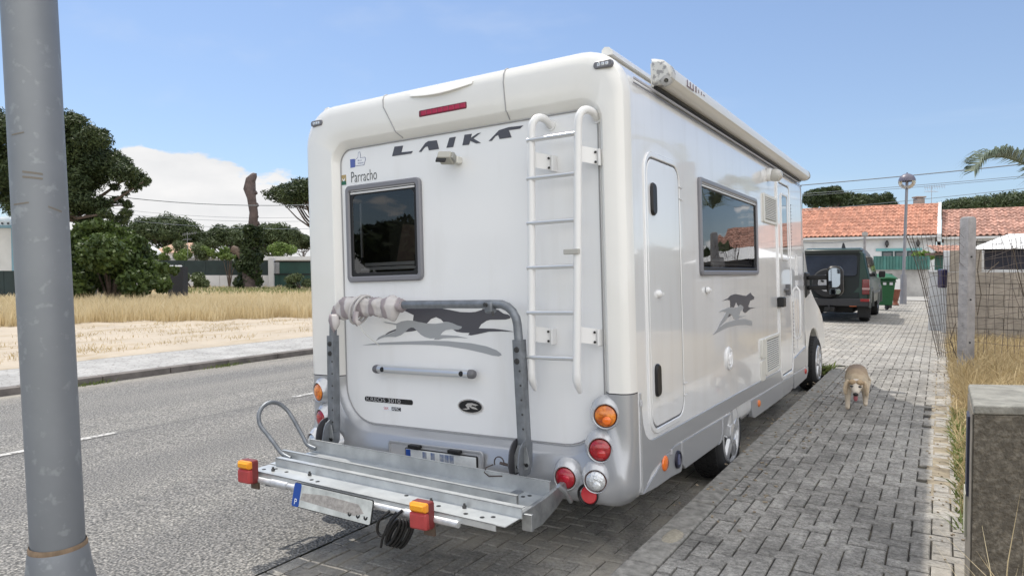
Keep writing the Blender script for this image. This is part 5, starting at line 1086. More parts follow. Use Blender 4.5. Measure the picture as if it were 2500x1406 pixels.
b.add([rel(gz, p) for p in ((a-XA*e-YA*e).to_tuple()[:2]+(z0,), (c+XA*e-YA*e).to_tuple()[:2]+(z0,), (c+XA*e+nn+YA*e).to_tuple()[:2]+(z0,), (a-XA*e+nn+YA*e).to_tuple()[:2]+(z0,), (ap-XA*.25).to_tuple()[:2]+(z0+.34,), (ap+XA*.25).to_tuple()[:2]+(z0+.34,))], [(0, 1, 5, 4), (1, 2, 5), (2, 3, 4, 5), (3, 0, 4), (0, 3, 2, 1)])
b.build('canopy', M('white canopy', (.8, .8, .8), .8), gz)
wp = empty('boundary_wall'); tag(wp, 'white rendered garden wall ending in a taller white gate pillar', 'wall')
wallbox('wall_run', 2268, 2306, 663, 805, 15.2, .2, whitewall, wp, .01, z0=.05, ax=True); wallbox('pillar', 2302, 2318, 612, 805, 14.6, .22, whitewall, wp, .01, z0=.05, ax=True); wallbox('wall_cap', 2266, 2306, 660, 665, 15.15, .26, whitewall, wp, .01, ax=True)
mbx = wallbox('mailbox', 2299, 2314, 657, 703, 14.3, .16, M('dark indigo enamel', (.035, .03, .08), .3, coat=.5), None, .03); tag(mbx, 'dark indigo mailbox with a rounded top on the white pillar', 'mailbox')
sgn = ring(MB(), lambda a_, c_, h: G(0, 12.9, 0)+RT*0+Vector((0, 0, 0)), (0, 1, 0, 1), (0, 1, 0, 1), .1, .1, 0, .1) if False else None
sg = empty('wall_frame'); sg.location = G(2404, 20, H(598, 20)); tag(sg, 'dark rimmed rectangular frame with a round hole fixed above the gazebo', 'frame')
fsg = lambda a_, c_, h: RT*a_+Vector((0, 0, c_))-FW*h
ring(MB(), fsg, (-.30, .30, -.11, .11), (-.27, .27, -.08, .08), .02, .01, 0, .03).build('rim', blackp, sg); plate(MB(), fsg, -.27, .27, -.08, .08, .01, -.02, .0, .001).build('board', conc, sg); MB().lathe([(.05, 0), (.05, .01)], fsg(-.02, 0, .0), -FW, 14, False, True).build('round_hole', blackp, sg)
# ================================================================== houses on the right
tileA = M('terracotta roof tile', (.40, .17, .11), .88, island=.2, var=.2, vs=3, col2=(.50, .25, .17), space='World', bump=.3, bs=30)
tileB = M('old mossy roof tile', (.36, .17, .12), .9, island=.28, var=.35, vs=6, col2=(.50, .30, .24), space='World', bump=.4, bs=30)
def tile_mesh(wd, ln, mat):
    b = MB(); n_ = 7; pr = [(wd*(-.5+k/n_), (.5+.5*math.sin(2*PI*k/n_+.4))*wd*.30) for k in range(n_+1)]
    b.loft([[(x, 0, z+.035) for x, z in pr], [(x, ln*1.06, z*.9+.004) for x, z in pr]], False)
    b.loft([[(x, 0, z+.008) for x, z in pr], [(x, 0, z+.035) for x, z in pr]], False)
    o = b.build('tile', mat, smooth=60, fixn=False); me = o.data; bpy.data.objects.remove(o); return me
def house(name, label, A, B, d_ridge, z_eave, z_ridge, cols, rows, tmat, wmat, ncap, wall_set=.35):
    """A left eave corner, B right eave corner (ground plan)"""
    h = empty(name); h.location = (A.x, A.y, 0); dd = (B-A); L = dd.length; dd.normalize(); nn = Vector((-dd.y, dd.x, 0)); tag(h, label, 'house')
    def q(s, t_, z): return dd*s+nn*t_+Vector((0, 0, z))
    D = d_ridge
    MB().loft([[q(s, t_, z) for s, t_ in ((.1, wall_set), (L-.1, wall_set), (L-.1, 2*D-wall_set), (.1, 2*D-wall_set))] for z in (0, z_eave-.06)], True, True, True).build('wall', wmat, h)
    MB().add([q(.1, wall_set, z_eave-.06), q(L-.1, wall_set, z_eave-.06), q(L-.1, 2*D-wall_set, z_eave-.06), q(.1, 2*D-wall_set, z_eave-.06), q(.1, D, z_ridge-.12), q(L-.1, D, z_ridge-.12)], [(0, 3, 4), (1, 5, 2)]).build('gable', wmat, h)
    b = MB(); b.add([q(0, 0, z_eave-.04), q(L, 0, z_eave-.04), q(L, D, z_ridge-.04), q(0, D, z_ridge-.04), q(0, 2*D, z_eave-.04), q(L, 2*D, z_eave-.04), q(0, 0, z_eave-.10), q(L, 0, z_eave-.10), q(L, D, z_ridge-.1), q(0, D, z_ridge-.1), q(0, 2*D, z_eave-.1), q(L, 2*D, z_eave-.1)],
                    [(0, 1, 2, 3), (3, 2, 5, 4), (0, 6, 7, 1), (6, 9, 8, 7), (9, 10, 11, 8), (1, 7, 8, 2), (2, 8, 11, 5), (0, 3, 9, 6), (3, 4, 10, 9)])
    rf = b.build('roof', M('roof deck', (.24, .12, .08), .9), h)
    MB().loft([[q(s, t_, z) for s, t_ in ((-.02, -.02), (L+.02, -.02), (L+.02, .10), (-.02, .10))] for z in (z_eave-.16, z_eave-.05)], True, True, True).build('eave_board', whitewall, h)
    sl_ = math.hypot(D, z_ridge-z_eave); ang = math.atan2(z_ridge-z_eave, D); me = tile_mesh(L/cols, sl_/rows, tmat)
    rotm = Matrix((dd, nn, Vector((0, 0, 1)))).transposed() @ Matrix.Rotation(ang, 3, 'X'); rest = MB()
    cells = [(i, j) for i in range(cols) for j in range(rows)]; cells.sort(key=lambda c: -c[0]+.001*c[1])
    for k, (i, j) in enumerate(cells):
        p = q(L*(i+.5)/cols, D*j/rows, z_eave-.03+(z_ridge-z_eave)*j/rows); mt = Matrix.Translation(p+Vector((0, 0, random.uniform(-.008, .008)))) @ (rotm @ Matrix.Rotation(R(random.uniform(-1.2, 1.2)), 3, 'Z')).to_4x4()
        if k < 300: o = bpy.data.objects.new('tile', me); C.objects.link(o); o.parent = rf; o.matrix_local = mt
        else: rest.add([mt @ v.co for v in me.vertices], [tuple(p_.vertices) for p_ in me.polygons])
    if rest.v: o = rest.build('tile_field', tmat, rf, fixn=False); o['kind'] = 'stuff'
    nr = int(L/.42)
    for k in range(nr):
        b = MB(); s0 = L*k/nr; s1 = L*(k+1.08)/nr; lo = []
        for s, rr in ((s0, .12), (s1, .10)): lo.append([q(s, D+rr*math.cos(R(a)), z_ridge-.06+rr*math.sin(R(a))) for a in range(-10, 200, 30)])
        b.loft(lo, False); b.build('ridge_tile', tmat, rf, smooth=60)
    return h, q, L
hA, hB = G(1880, 39.6, 0), G(2287, 37.4, 0)
hB = G(2287, 37.4, 0); hA = hB-Vector((9.4, 0, 0)); hC = hB+Vector((.2, .3, 0)); hD = hC+Vector((9.5, 0, 0))
H1_, q1, L1 = house('tiled_house', 'low white house with an orange terracotta roof behind the green bin', hA, hB, 4.4, 3.27, 5.25, 40, 9, tileA, whitewall, 300)
H2_, q2, L2 = house('tiled_house', 'white house with a weathered brown tiled roof right of the street lamp', hC, hD, 4.2, 3.18, 4.85, 34, 9, tileB, whitewall, 300)
# gable parapet, chimney, aerial, windows, lanterns on the first house
MB().loft([[q1(L1-.12+.0*s, t_, z) for s, t_, z in ((0, -.05, 3.0), (0, 4.6, 5.05), (0, 9.2, 3.0))], [q1(L1+.18, t_, z) for t_, z in ((-.05, 3.0), (4.6, 5.05), (9.2, 3.0))]], True, True, True)
b = MB(); b.prism([(-.05, 2.9), (-.05, 3.30), (4.6, 5.36), (9.2, 3.30), (9.2, 2.9)], lambda a_, c_, h: q1(L1+h, a_, c_), -.02, .16); b.build('parapet', whitewall, H1_)
b = MB(); c_ = q1(L1-1.0, 4.9, 5.3); b.box(c_, (.45, .45, .7), Matrix.Rotation(YAW, 3, 'Z')); ch = b.build('chimney', M('grey brown render', (.30, .25, .22), .9, space='World', var=.2, vs=3), H1_, bev=.01)
b = MB(); b.box(c_+Vector((0, 0, .42)), (.56, .56, .08), Matrix.Rotation(YAW, 3, 'Z')); b.build('chimney_cap', M('grey brown render', (.3, .25, .22), .9), ch)
def aerial(name, label, base, h, s=1, boom=True):
    a_ = empty(name, None, base); tag(a_, label, 'aerial'); mt = M('aerial metal', (.35, .35, .36), .4, metal=.5)
    MB().tube([(0, 0, 0), (0, 0, h)], .018*s, 6).build('mast', mt, a_)
    b = MB(); b.tube([RT*(-.5*s)+Vector((0, 0, h*.9)), RT*(.9*s)+Vector((0, 0, h*.98))], .012*s, 5)
    for k in range(9): c = RT*((-.45+.16*k)*s)+Vector((0, 0, h*(.905+.0095*k))); b.tube([c-FW*.05-Vector((0, 0, .16*s)), c+FW*.05+Vector((0, 0, .16*s))], .008*s, 4)
    b.build('boom', mt, a_)
    b = MB(); b.tube([RT*(-.5*s)+Vector((0, 0, h*.7)), RT*(.4*s)+Vector((0, 0, h*.72))], .010*s, 5)
    for k in range(4): c = RT*((-.3+.2*k)*s)+Vector((0, 0, h*.71)); b.tube([c-FW*.3*s, c+FW*.3*s+Vector((0, 0, .1))], .007*s, 4)
    b.build('lower_boom', mt, a_); return a_
aerial('tv_aerial', 'tv aerial on the ridge beside the chimney', (H1_.location+q1(L1-.35, 4.7, 5.1)), 1.25, .9)
turq = M('turquoise paint', (.18, .42, .42), .6); wdark = M('dark window glass', (.03, .035, .04), .1, coat=1)
def on_wall(hh, q, s0, s1, z0, z1, dp, name, mat, par=None, bev=0): return MB().loft([[q(s, t_, z) for s, t_ in ((s0, .36-dp), (s1, .36-dp), (s1, .36), (s0, .36))] for z in (z0, z1)], True, True, True).build(name, mat, par or hh, bev=bev)
def s_of(hh, q, u, d=38): # distance along the wall of an image column
    best = min((abs(proj(hh.location+q(s/20, .36, 2))[0]-u), s/20) for s in range(0, 400)); return best[1]
s0, s1 = s_of(H1_, q1, 2152), s_of(H1_, q1, 2240)
on_wall(H1_, q1, s0-.3, s1+.2, 2.42, 2.56, .06, 'lintel', turq)
for a_, c_ in ((0, .32), (.36, .66), (.70, 1.0)):
    w_ = on_wall(H1_, q1, s0+(s1-s0)*a_, s0+(s1-s0)*c_, 1.75, 2.40, .05, 'window', M('dark green frame', (.02, .05, .05), .5)); on_wall(H1_, q1, s0+(s1-s0)*a_+.08, s0+(s1-s0)*c_-.08, 1.85, 2.32, .06, 'pane', wdark, w_)
for u in (2165, 2240):
    s = s_of(H1_, q1, u); o = on_wall(H1_, q1, s-.05, s+.05, 2.62, 3.0, .18, 'lantern', blackp, bev=.03); on_wall(H1_, q1, s-.10, s+.10, 2.72, 2.92, .22, 'lantern_glass', M('lantern dark', (.05, .05, .05), .3), o, bev=.04)
s = s_of(H1_, q1, 2012); on_wall(H1_, q1, s-1.5, s+.2, 2.42, 2.54, .06, 'lintel', turq)
s = s_of(H1_, q1, 2268); on_wall(H1_, q1, s-.12, s+.12, 2.95, 3.05, .03, 'meter_plate', M('grey plate', (.3, .28, .28), .6))
s0, s1 = s_of(H2_, q2, 2300), s_of(H2_, q2, 2312)
for k in range(2): pass
gd = wallbox('garden_door', 2283, 2313, 614, 664, 30, .06, M('dark green door', (.012, .09, .07), .5, var=.15, vs=3, space='World'), None); tag(gd, 'dark green garden door under a small tiled canopy', 'door')
cn = empty('door_canopy'); cn.location = G(2283, 29.4, H(617, 29.4)); tag(cn, 'small reddish tiled canopy over the green garden door', 'canopy')
me = tile_mesh(.16, .42, tileB)
for k in range(9):
    for j in range(2):
        o = bpy.data.objects.new('tile', me); C.objects.link(o); o.parent = cn; o.matrix_local = Matrix.Translation(RT*(.08+.16*k)+FW*(.3*j)+Vector((0, 0, .13*j))) @ (Matrix((RT, FW, Vector((0, 0, 1)))).transposed() @ Matrix.Rotation(R(24), 3, 'X')).to_4x4()
quadbox2 = MB().loft([[RT*a_+FW*c_+Vector((0, 0, z)) for a_, c_ in ((-.02, .05), (1.45, .05), (1.45, .7), (-.02, .7))] for z in (-.10, .0)], True, True, True).build('canopy_beam', M('brown beam', (.14, .09, .07), .8), cn)
gw = wallbox('rendered_wall', 2120, 2300, 658, 721, 34.5, .2, M('patchy grey render', (.34, .33, .32), .95, col2=(.50, .49, .47), var=.25, vs=1.2, space='World', bump=.3, bs=10), None, z0=.05); tag(gw, 'patchy grey rendered wall beneath the green corrugated fence', 'wall')
gf = empty('corrugated_fence'); gf.location = G(2132, 34.4, H(658, 34.4)); tag(gf, 'green corrugated fence on the grey rendered wall', 'fence')
gm = M('faded green sheet', (.05, .16, .14), .6, island=.22, var=.2, vs=2, space='World')
for k in range(18):
    x0 = k*.155; MB().loft([[RT*(x0+dx)-FW*dy+Vector((0, 0, z)) for dx, dy in ((0, .0), (.03, .03), (.12, .03), (.155, 0), (.155, -.02), (0, -.02))] for z in (0, .66+.01*math.sin(k*3))], True, True, True).build('slat', gm, gf)
cb = MB(); lob = [(0, 0, .15, .28, .25, .22), (.3, .1, .2, .25, .2, .2), (.6, 0, .1, .2, .2, .15)]
hb_ = empty('climbing_bush', None, G(2240, 34.9, H(632, 34.9))); tag(hb_, 'bright green leaves rising behind the corrugated fence', 'bush'); leafcloud('foliage', lob, 900, .06, leafmat('bright leaf', (.10, .20, .03), (.28, .40, .08), .5), hb_)
mp_ = empty('service_mast', None, G(2110, 30, 0)); tag(mp_, 'slim grey service mast in front of the white house', 'mast'); MB().tube([(0, 0, .1), (0, 0, H(566, 30))], .05, 8).build('pole', pm, mp_); MB().box((0, 0, H(572, 30)), (.22, .1, .16)).build('insulator', M('mast head', (.4, .38, .36), .7), mp_, bev=.02)
ub_ = wallbox('meter_box', 2181, 2202, 681, 708, 33.9, .25, whitewall, None, .01); tag(ub_, 'white box on the grey rendered wall above the clay urn', 'meter box')
b = MB(); uc = G(2187, 25.5, .1)
b.lathe([(.10, 0), (.12, .03), (.08, .08), (.075, .16), (.10, .20), (.12, .30), (.14, .46), (.16, .54), (.17, .57), (.15, .58), (.13, .52)], uc, (0, 0, 1), 20, True)
o = b.build('clay_urn', M('clay', (.20, .07, .04), .8, var=.15, vs=6), smooth=40); tag(o, 'red clay urn standing at the foot of the street lamp', 'urn')
db = wallbox('timber_stake', 2168, 2179, 668, 752, 23.5, .12, M('dark timber', (.05, .045, .04), .9), None, .01); tag(db, 'dark upright timber stake beside the green bin', 'stake')
# bin
bn = empty('wheelie_bin', None, G(2157, 22.6, .1), YAW-.1); tag(bn, 'green wheelie bin with a domed lid next to the dark off-roader', 'bin')
gb = M('green plastic', (.012, .10, .035), .45, var=.15, vs=3); gdk = M('dark green plastic', (.01, .06, .03), .5)
b = MB(); b.loft([[(x*s, y*s2, z) for x, y in ((-.24, -.26), (.24, -.26), (.24, .26), (-.24, .26))] for z, s, s2 in ((.16, .86, .8), (.95, 1.12, 1.08), (1.0, 1.2, 1.15))], True, True, True); b.build('bin_body', gb, bn, bev=.03)
b = MB(); b.loft([[(x, -.36, 1.0+z*.4) for x, z in ((-.31, 0), (-.28, .10), (0, .16), (.28, .10), (.31, 0))], [(x, 0, 1.05+z) for x, z in ((-.31, 0), (-.28, .10), (0, .16), (.28, .10), (.31, 0))], [(x, .34, 1.02+z*.6) for x, z in ((-.31, 0), (-.28, .10), (0, .16), (.28, .10), (.31, 0))]], True, True, True); b.build('lid', gb, bn, bev=.015)
for x in (-.2, .2):
    b = MB(); b.lathe([(.10, -.03), (.10, .03)], (x, .2, .10), (1, 0, 0), 16, True, True); b.build('wheel', rubber, bn)
MB().tube([(-.25, -.33, .93), (.25, -.33, .93)], .02, 8).build('handle', gdk, bn)
for x in (-.08, .12): plate(MB(), lambda a_, c_, h: Vector((a_, -.285-h, c_)), x-.05, x+.05, .82, .93, .01, 0, .006, .001).build('sticker', stw, bn)
# street lamp
lm = empty('street_lamp', None, G(2206, 26.4, .1)); tag(lm, 'far street lamp with a half grey globe on a slim grey post', 'street lamp'); pg = M('grey lamp post', (.26, .26, .28), .5, metal=.3, var=.1, vs=2)
MB().tube([(0, 0, 0), (0, 0, 1.12)], [.12, .11], 10).build('base', pg, lm); MB().tube([(0, 0, 1.1), (.06, .05, 4.6)], [.055, .05], 8).build('pole', pg, lm)
cz = H(444, 26.4)-.1; b = MB(); rg = .295; b.lathe([(rg*math.cos(R(a)), rg*math.sin(R(a))) for a in range(0, 90, 12)]+[(.03, rg), (.02, rg+.04)], (.06, .05, cz), (0, 0, 1), 24, False, True); b.build('lamp_hood', M('grey violet hood', (.13, .12, .16), .4), lm, smooth=60)
b = MB(); b.lathe([(rg*math.cos(R(a)), rg*math.sin(R(a))) for a in range(0, -86, -12)], (.06, .05, cz), (0, 0, 1), 24, False, True); b.build('globe', glassmat('clear globe', (.92, .92, .95), .6), lm, smooth=60)
MB().tube([(.06, .05, 4.4), (.06, .05, cz)], [.05, .02], 8).lathe([(.04, -.08), (.045, .0), (.03, .06)], (.06, .05, cz-.02), (0, 0, 1), 10, True, True).build('lamp_holder', pg, lm)
# ================================================================== dark green off-roader
su = empty('parked_offroader', None, (-1.10, 16.1, .1)); tag(su, 'dark green off-roader with a covered spare wheel on its tailgate', 'car')
sg_ = M('dark green car paint', (.012, .038, .026), .35, coat=.12, spec=.3, var=.1, vs=2); sdk = M('charcoal car plastic', (.022, .022, .024), .45)
def sec(y, zb_, zt_, hw, hr, lean=0):
    L = [(-hw, zb_), (-hw-.02, .80), (-hw, 1.10), (-hr, zt_-.12), (-hr+.09, zt_), (hr-.09, zt_), (hr, zt_-.12), (hw, 1.10), (hw+.02, .80), (hw, zb_)]
    return [(x, y+lean*max(0, z-1.05), z) for x, z in L]
b = MB(); b.loft([sec(0, .50, 1.80, .84, .70, .16), sec(.06, .45, 1.84, .875, .735, .14), sec(.6, .45, 1.88, .88, .74), sec(1.9, .45, 1.84, .88, .74), sec(2.5, .45, 1.76, .88, .72)], True, True, True); b.build('body', sg_, su, bev=.02)
b = MB(); b.loft([sec(2.5, .45, 1.74, .88, .70), sec(3.15, .45, 1.13, .87, .80), sec(4.3, .48, 1.08, .84, .76), sec(4.5, .5, .95, .8, .7)], True, True, True); b.build('bonnet', sg_, su, bev=.02)
fz = lambda a_, c_, h: Vector((a_, -h+.16*max(0, c_-1.05)-.002, c_))
plate(MB(), fz, -.72, .66, .52, 1.76, .06, 0, .014, .01).build('tailgate', M('worn dark tailgate', (.012, .017, .016), .45, spec=.3), su, smooth=40)
rw_ = plate(MB(), fz, -.66, .60, 1.16, 1.68, .08, .012, .020, .005).build('rear_window', M('smoky glass', (.02, .024, .034), .15, spec=.4, var=.3, vs=3), su, smooth=30)
MB().box((0, .03, 1.79), (1.45, .12, .035)).build('roof_spoiler', sdk, su, bev=.012)
MB().prism([(-.06, 0), (.04, 0), (.0, .13), (-.03, .15)], lambda a_, c_, h: Vector((.28+a_, .2+h, 1.86+c_)), -.02, .02).build('roof_fin', sdk, su, bev=.008)
b = MB(); b.lathe([(.37, 0), (.37, .16), (.34, .20), (.20, .215), (.002, .22)], (-.05, -.02, .98), (0, -1, 0), 36, True, True); sw = b.build('spare_wheel', rubber, su, smooth=40)
b = MB(); b.lathe([(.215, .0), (.215, .018), (.18, .022), (.17, .010), (.05, .012), (.05, .03), (.002, .03)], (-.05, -.228, .98), (0, -1, 0), 30, True, True); b.build('wheel_cover', M('pale alloy', (.38, .38, .39), .4, metal=.3), sw, smooth=40)
b = MB()
for k in range(5): a_ = 2*PI*k/5+.2; b.box((-.05+.12*math.cos(a_), -.252, .98+.12*math.sin(a_)), (.07, .01, .05), Matrix.Rotation(-a_, 3, 'Y'))
b.build('cover_slot', blackp, sw)
for sx in (-1, 1):
    b = MB(); b.b2((sx*.72, -.03, .70), (sx*.885, .12, 1.08)); tl_ = b.build('tail_light', M('dark red cluster', (.16, .012, .012), .2, coat=.8), su, bev=.015)
    MB().b2((sx*.725, -.036, .82), (sx*.89, .02, .87)).build('reverse_lens', M('pale pink lens', (.45, .28, .26), .2), tl_)
    MB().b2((sx*.70, -.19, .53), (sx*.90, -.02, .60)).build('bumper_light', M('bumper red', (.28, .02, .02), .2, coat=.5), su, bev=.01)
    MB().b2((sx*.45, -.165, .40), (sx*.62, -.13, .47)).build('bumper_light', M('bumper amber', (.55, .14, .05), .3), su, bev=.01)
    MB().b2((sx*.60, .22, .12), (sx*.90, .24, .50)).build('mud_flap', blackp, su)
    for y in (.62, 3.55):
        b = MB(); b.lathe([(.17, -.2), (.18, 0), (.34, .01), (.37, -.03), (.37, -.19), (.34, -.22), (.17, -.2)], (sx*.84, y, .37), (sx, 0, 0), 30); wl = b.build('wheel', rubber, su, smooth=40)
        b = MB(); b.lathe([(.19, .002), (.16, -.02), (.07, -.01), (.06, .02), (.002, .02)], (sx*.84, y, .37), (sx, 0, 0), 24, False, True); b.build('rim', M('dull alloy', (.35, .36, .37), .35, metal=.6), wl, smooth=40)
        b = MB(); b.loft([[(sx*(.87), y+r_*math.cos(R(a_)), .37+r_*math.sin(R(a_))) for a_ in range(0, 181, 15)] for r_ in (.41,)]+[[(sx*.915, y+r_*math.cos(R(a_)), .37+r_*math.sin(R(a_))) for a_ in range(0, 181, 15)] for r_ in (.42, .50)]+[[(sx*.87, y+.52*math.cos(R(a_)), .37+.52*math.sin(R(a_))) for a_ in range(0, 181, 15)]], False); b.build('wheel_arch', M('greyed arch plastic', (.10, .11, .11), .5), su, smooth=50)
    MB().add([(sx*(.882), y_, z) if z < 1.2 else (sx*.762, y_, z) for y_, z in ((.25, 1.14), (1.05, 1.14), (1.05, 1.66), (.35, 1.66))], [(0, 1, 2, 3)]).build('side_window', wdark, su)
    for y0, y1 in ((1.12, 1.75), (1.82, 2.42)): MB().add([(sx*(.884), y0, 1.14), (sx*.884, y1, 1.14), (sx*.762, y1, 1.66), (sx*.762, y0, 1.66)], [(0, 1, 2, 3)]).build('side_window', wdark, su)
    MB().b2((sx*.88, .9, .68), (sx*.92, 3.2, .74)).build('door_moulding', M('greyed arch plastic', (.10, .11, .11), .5), su, bev=.01)
    MB().b2((sx*.92, 2.45, 1.10), (sx*1.08, 2.55, 1.28)).build('door_mirror', blackp, su, bev=.03)
MB().b2((-.90, -.17, .40), (.90, .08, .60)).build('bumper', sdk, su, bev=.03)
MB().b2((-.5, .3, .22), (.5, 3.8, .42)).b2((-.6, .5, .30), (.6, .7, .45)).b2((-.12, -.2, .26), (.12, .4, .38)).build('underbody', M('underbody black', (.02, .02, .02), .8), su, bev=.02)
MB().box((0, -.22, .34), (.06, .12, .06)).lathe([(.03, 0), (.028, .03), (.01, .05)], (0, -.25, .38), (0, 0, 1), 12, True, True).build('tow_hitch', blackp, su)
# ================================================================== dog
dg = empty('dog', None, (.60, 4.14, .104), R(4)); tag(dg, 'tan and white spaniel type dog walking towards the camera, tongue out', 'dog')
def skin(name, nodes, edges, mat, parent, sub=2):
    me = bpy.data.meshes.new(name); me.from_pydata([n_[0] for n_ in nodes], edges, []); o = bpy.data.objects.new(name, me); C.objects.link(o); o.parent = parent
    s = o.modifiers.new('skin', 'SKIN'); s.use_smooth_shade = True
    for i, n_ in enumerate(nodes):
        r_ = n_[1]; sv = me.skin_vertices[0].data[i]; sv.radius = (r_, r_) if not hasattr(r_, '__len__') else r_; sv.use_root = (i == 0)
    u_ = o.modifiers.new('sub', 'SUBSURF'); u_.levels = sub; u_.render_levels = sub; me.materials.append(mat); return o
dm = M('dog coat', (.5, .4, .3), .9, bump=.7, bs=90, dist=.01); t = dm.node_tree; bs_ = t.nodes['Principled BSDF']; tcn = N(t, 'ShaderNodeTexCoord'); sp = N(t, 'ShaderNodeSeparateXYZ'); t.links.new(tcn.outputs['Object'], sp.inputs[0])
nn = N(t, 'ShaderNodeTexNoise'); nn.inputs['Scale'].default_value = 14; nn.inputs['Detail'].default_value = 4; t.links.new(tcn.outputs['Object'], nn.inputs[0])
def mm(op, a_, c_):
    q = N(t, 'ShaderNodeMath', operation=op)
    for i, x in enumerate((a_, c_)):
        if isinstance(x, (int, float)): q.inputs[i].default_value = x
        else: t.links.new(x, q.inputs[i])
    return q.outputs[0]
hgt = mm('ADD', mm('ADD', sp.outputs['Z'], mm('MULTIPLY', mm('SUBTRACT', nn.outputs['Fac'], .5), .10)), mm('MULTIPLY', sp.outputs['Y'], .12))
rp = N(t, 'ShaderNodeValToRGB'); t.links.new(hgt, rp.inputs[0]); e = rp.color_ramp.elements; e[0].position = .20; e[0].color = (.58, .50, .40, 1); e[1].position = .42; e[1].color = (.22, .165, .125, 1)
x_ = e.new(.29); x_.color = (.54, .45, .33, 1); x_ = e.new(.36); x_.color = (.36, .27, .18, 1); t.links.new(rp.outputs[0], bs_.inputs['Base Color'])
fw_ = M('dog white fur', (.62, .56, .48), .9, bump=.6, bs=120, dist=.008); tan = M('dog tan fur', (.40, .29, .18), .9, var=.2, vs=40, bump=.6, bs=120, dist=.008)
nodes = [((0, .46, .31), .080), ((0, .30, .325), .100), ((0, .14, .31), .102), ((0, .02, .30), .088), ((0, -.07, .295), .07), ((0, -.13, .285), .066),
         ((-.075, .03, .20), .042), ((-.075, .0, .10), .026), ((-.072, -.045, .03), .022), ((-.072, -.08, .014), .022),
         ((.075, .05, .20), .042), ((.078, .07, .11), .027), ((.078, .05, .055), .021), ((.078, .025, .04), .021),
         ((-.075, .47, .22), .055), ((-.078, .44, .14), .032), ((-.078, .50, .09), .022), ((-.078, .47, .018), .022),
         ((.075, .43, .22), .055), ((.078, .36, .14), .032), ((.078, .40, .09), .022), ((.078, .36, .016), .022), ((0, .56, .30), .03), ((0, .62, .24), .016)]
edges = [(0, 1), (1, 2), (2, 3), (3, 4), (4, 5), (3, 6), (6, 7), (7, 8), (8, 9), (3, 10), (10, 11), (11, 12), (12, 13), (0, 14), (14, 15), (15, 16), (16, 17), (0, 18), (18, 19), (19, 20), (20, 21), (0, 22), (22, 23)]
skin('body', nodes, edges, dm, dg)
def ellip(mb, c, r, seg=18, rin=12, fn=None):
    lo = []
    for i in range(1, rin): 
        th = PI*i/rin; lo.append([(c[0]+r[0]*math.sin(th)*math.cos(2*PI*k/seg), c[1]+r[1]*math.sin(th)*math.sin(2*PI*k/seg), c[2]+r[2]*math.cos(th)) for k in range(seg)])
    return mb.loft(lo, True, True, True)
hd = skin('head', [((0, -.12, .275), .066), ((0, -.185, .258), .064), ((0, -.235, .222), .040), ((0, -.280, .192), .030)], [(0, 1), (1, 2), (2, 3)], fw_, dg)
b = MB()
for sx in (-1, 1): ellip(b, (sx*.030, -.204, .290), (.034, .036, .026))
b.build('brow_patch', tan, hd, smooth=180)
b = MB(); ellip(b, (0, -.304, .195), (.023, .014, .016), 14, 8); b.build('nose', M('dog nose', (.012, .010, .010), .3), hd, smooth=180)
for sx in (-1, 1):
    b = MB(); ellip(b, (sx*.034, -.244, .258), (.015, .010, .010), 12, 8); b.build('eye', M('dog eye', (.012, .008, .006), .1, coat=1), hd, smooth=180)
    ear = [((sx*.060, -.15, .30), .020), ((sx*.082, -.165, .265), .027), ((sx*.090, -.18, .215), .027), ((sx*.086, -.185, .165), .015)]
    skin('ear', [(p, (r_*.55, r_)) for p, r_ in ear], [(0, 1), (1, 2), (2, 3)], M('dog ear fur', (.56, .45, .32), .9, var=.2, vs=30, bump=.6, bs=120, dist=.008), hd)
b = MB(); b.loft([[(x, y, z) for x in (-.016, .016) for _ in (0,)] for y, z in ((-.275, .178), (-.288, .16), (-.290, .135))], False); 
b = MB(); lo = [[(.016*s*math.cos(2*PI*k/12), y+.005*math.sin(2*PI*k/12), z) for k in range(12)] for y, z, s in ((-.262, .182, .9), (-.276, .168, 1.1), (-.284, .148, 1.15), (-.284, .134, .8), (-.283, .129, .3))]
b.loft(lo, True, True, True); b.build('tongue', M('tongue pink', (.28, .08, .09), .4), hd, smooth=180)
b = MB(); ellip(b, (0, -.252, .176), (.022, .028, .012), 14, 8); b.build('jaw', M('jaw dark', (.16, .11, .10), .8), hd, smooth=180)
# ================================================================== near lamp post
pm_g = M('galvanised lamp post', (.235, .25, .27), .55, metal=.35, var=.12, vs=2.2, space='Object')
t = pm_g.node_tree; bs_ = t.nodes['Principled BSDF']; tcn = N(t, 'ShaderNodeTexCoord'); src = bs_.inputs['Base Color'].links[0].from_socket
vo = N(t, 'ShaderNodeTexNoise'); vo.inputs['Scale'].default_value = 26; vo.inputs['Detail'].default_value = 3; t.links.new(tcn.outputs['Object'], vo.inputs[0]); r = N(t, 'ShaderNodeValToRGB'); r.color_ramp.elements[0].position = .60; r.color_ramp.elements[1].position = .70; r.color_ramp.elements[0].color = (0, 0, 0, 1); r.color_ramp.elements[1].color = (.35, .35, .35, 1); t.links.new(vo.outputs['Fac'], r.inputs[0])
mx = N(t, 'ShaderNodeMix', data_type='RGBA'); t.links.new(r.outputs[0], mx.inputs['Factor']); t.links.new(src, mx.inputs['A']); mx.inputs['B'].default_value = (.42, .45, .46, 1); t.links.new(mx.outputs['Result'], bs_.inputs['Base Color'])
DP = 2.3; p0, p1 = G(130, DP, H(1340, DP)), G(84, DP, H(0, DP)); ax = (p1-p0).normalized()
lp = empty('lamp_post', None, (p0.x, p0.y, -.12)); tag(lp, 'thick galvanised lamp post in the left foreground with a flared base', 'lamp post')
zr = p0.z+.12; q0 = Vector((0, 0, zr)); r0, r1 = 58.5/FPX*DP, 59/FPX*DP
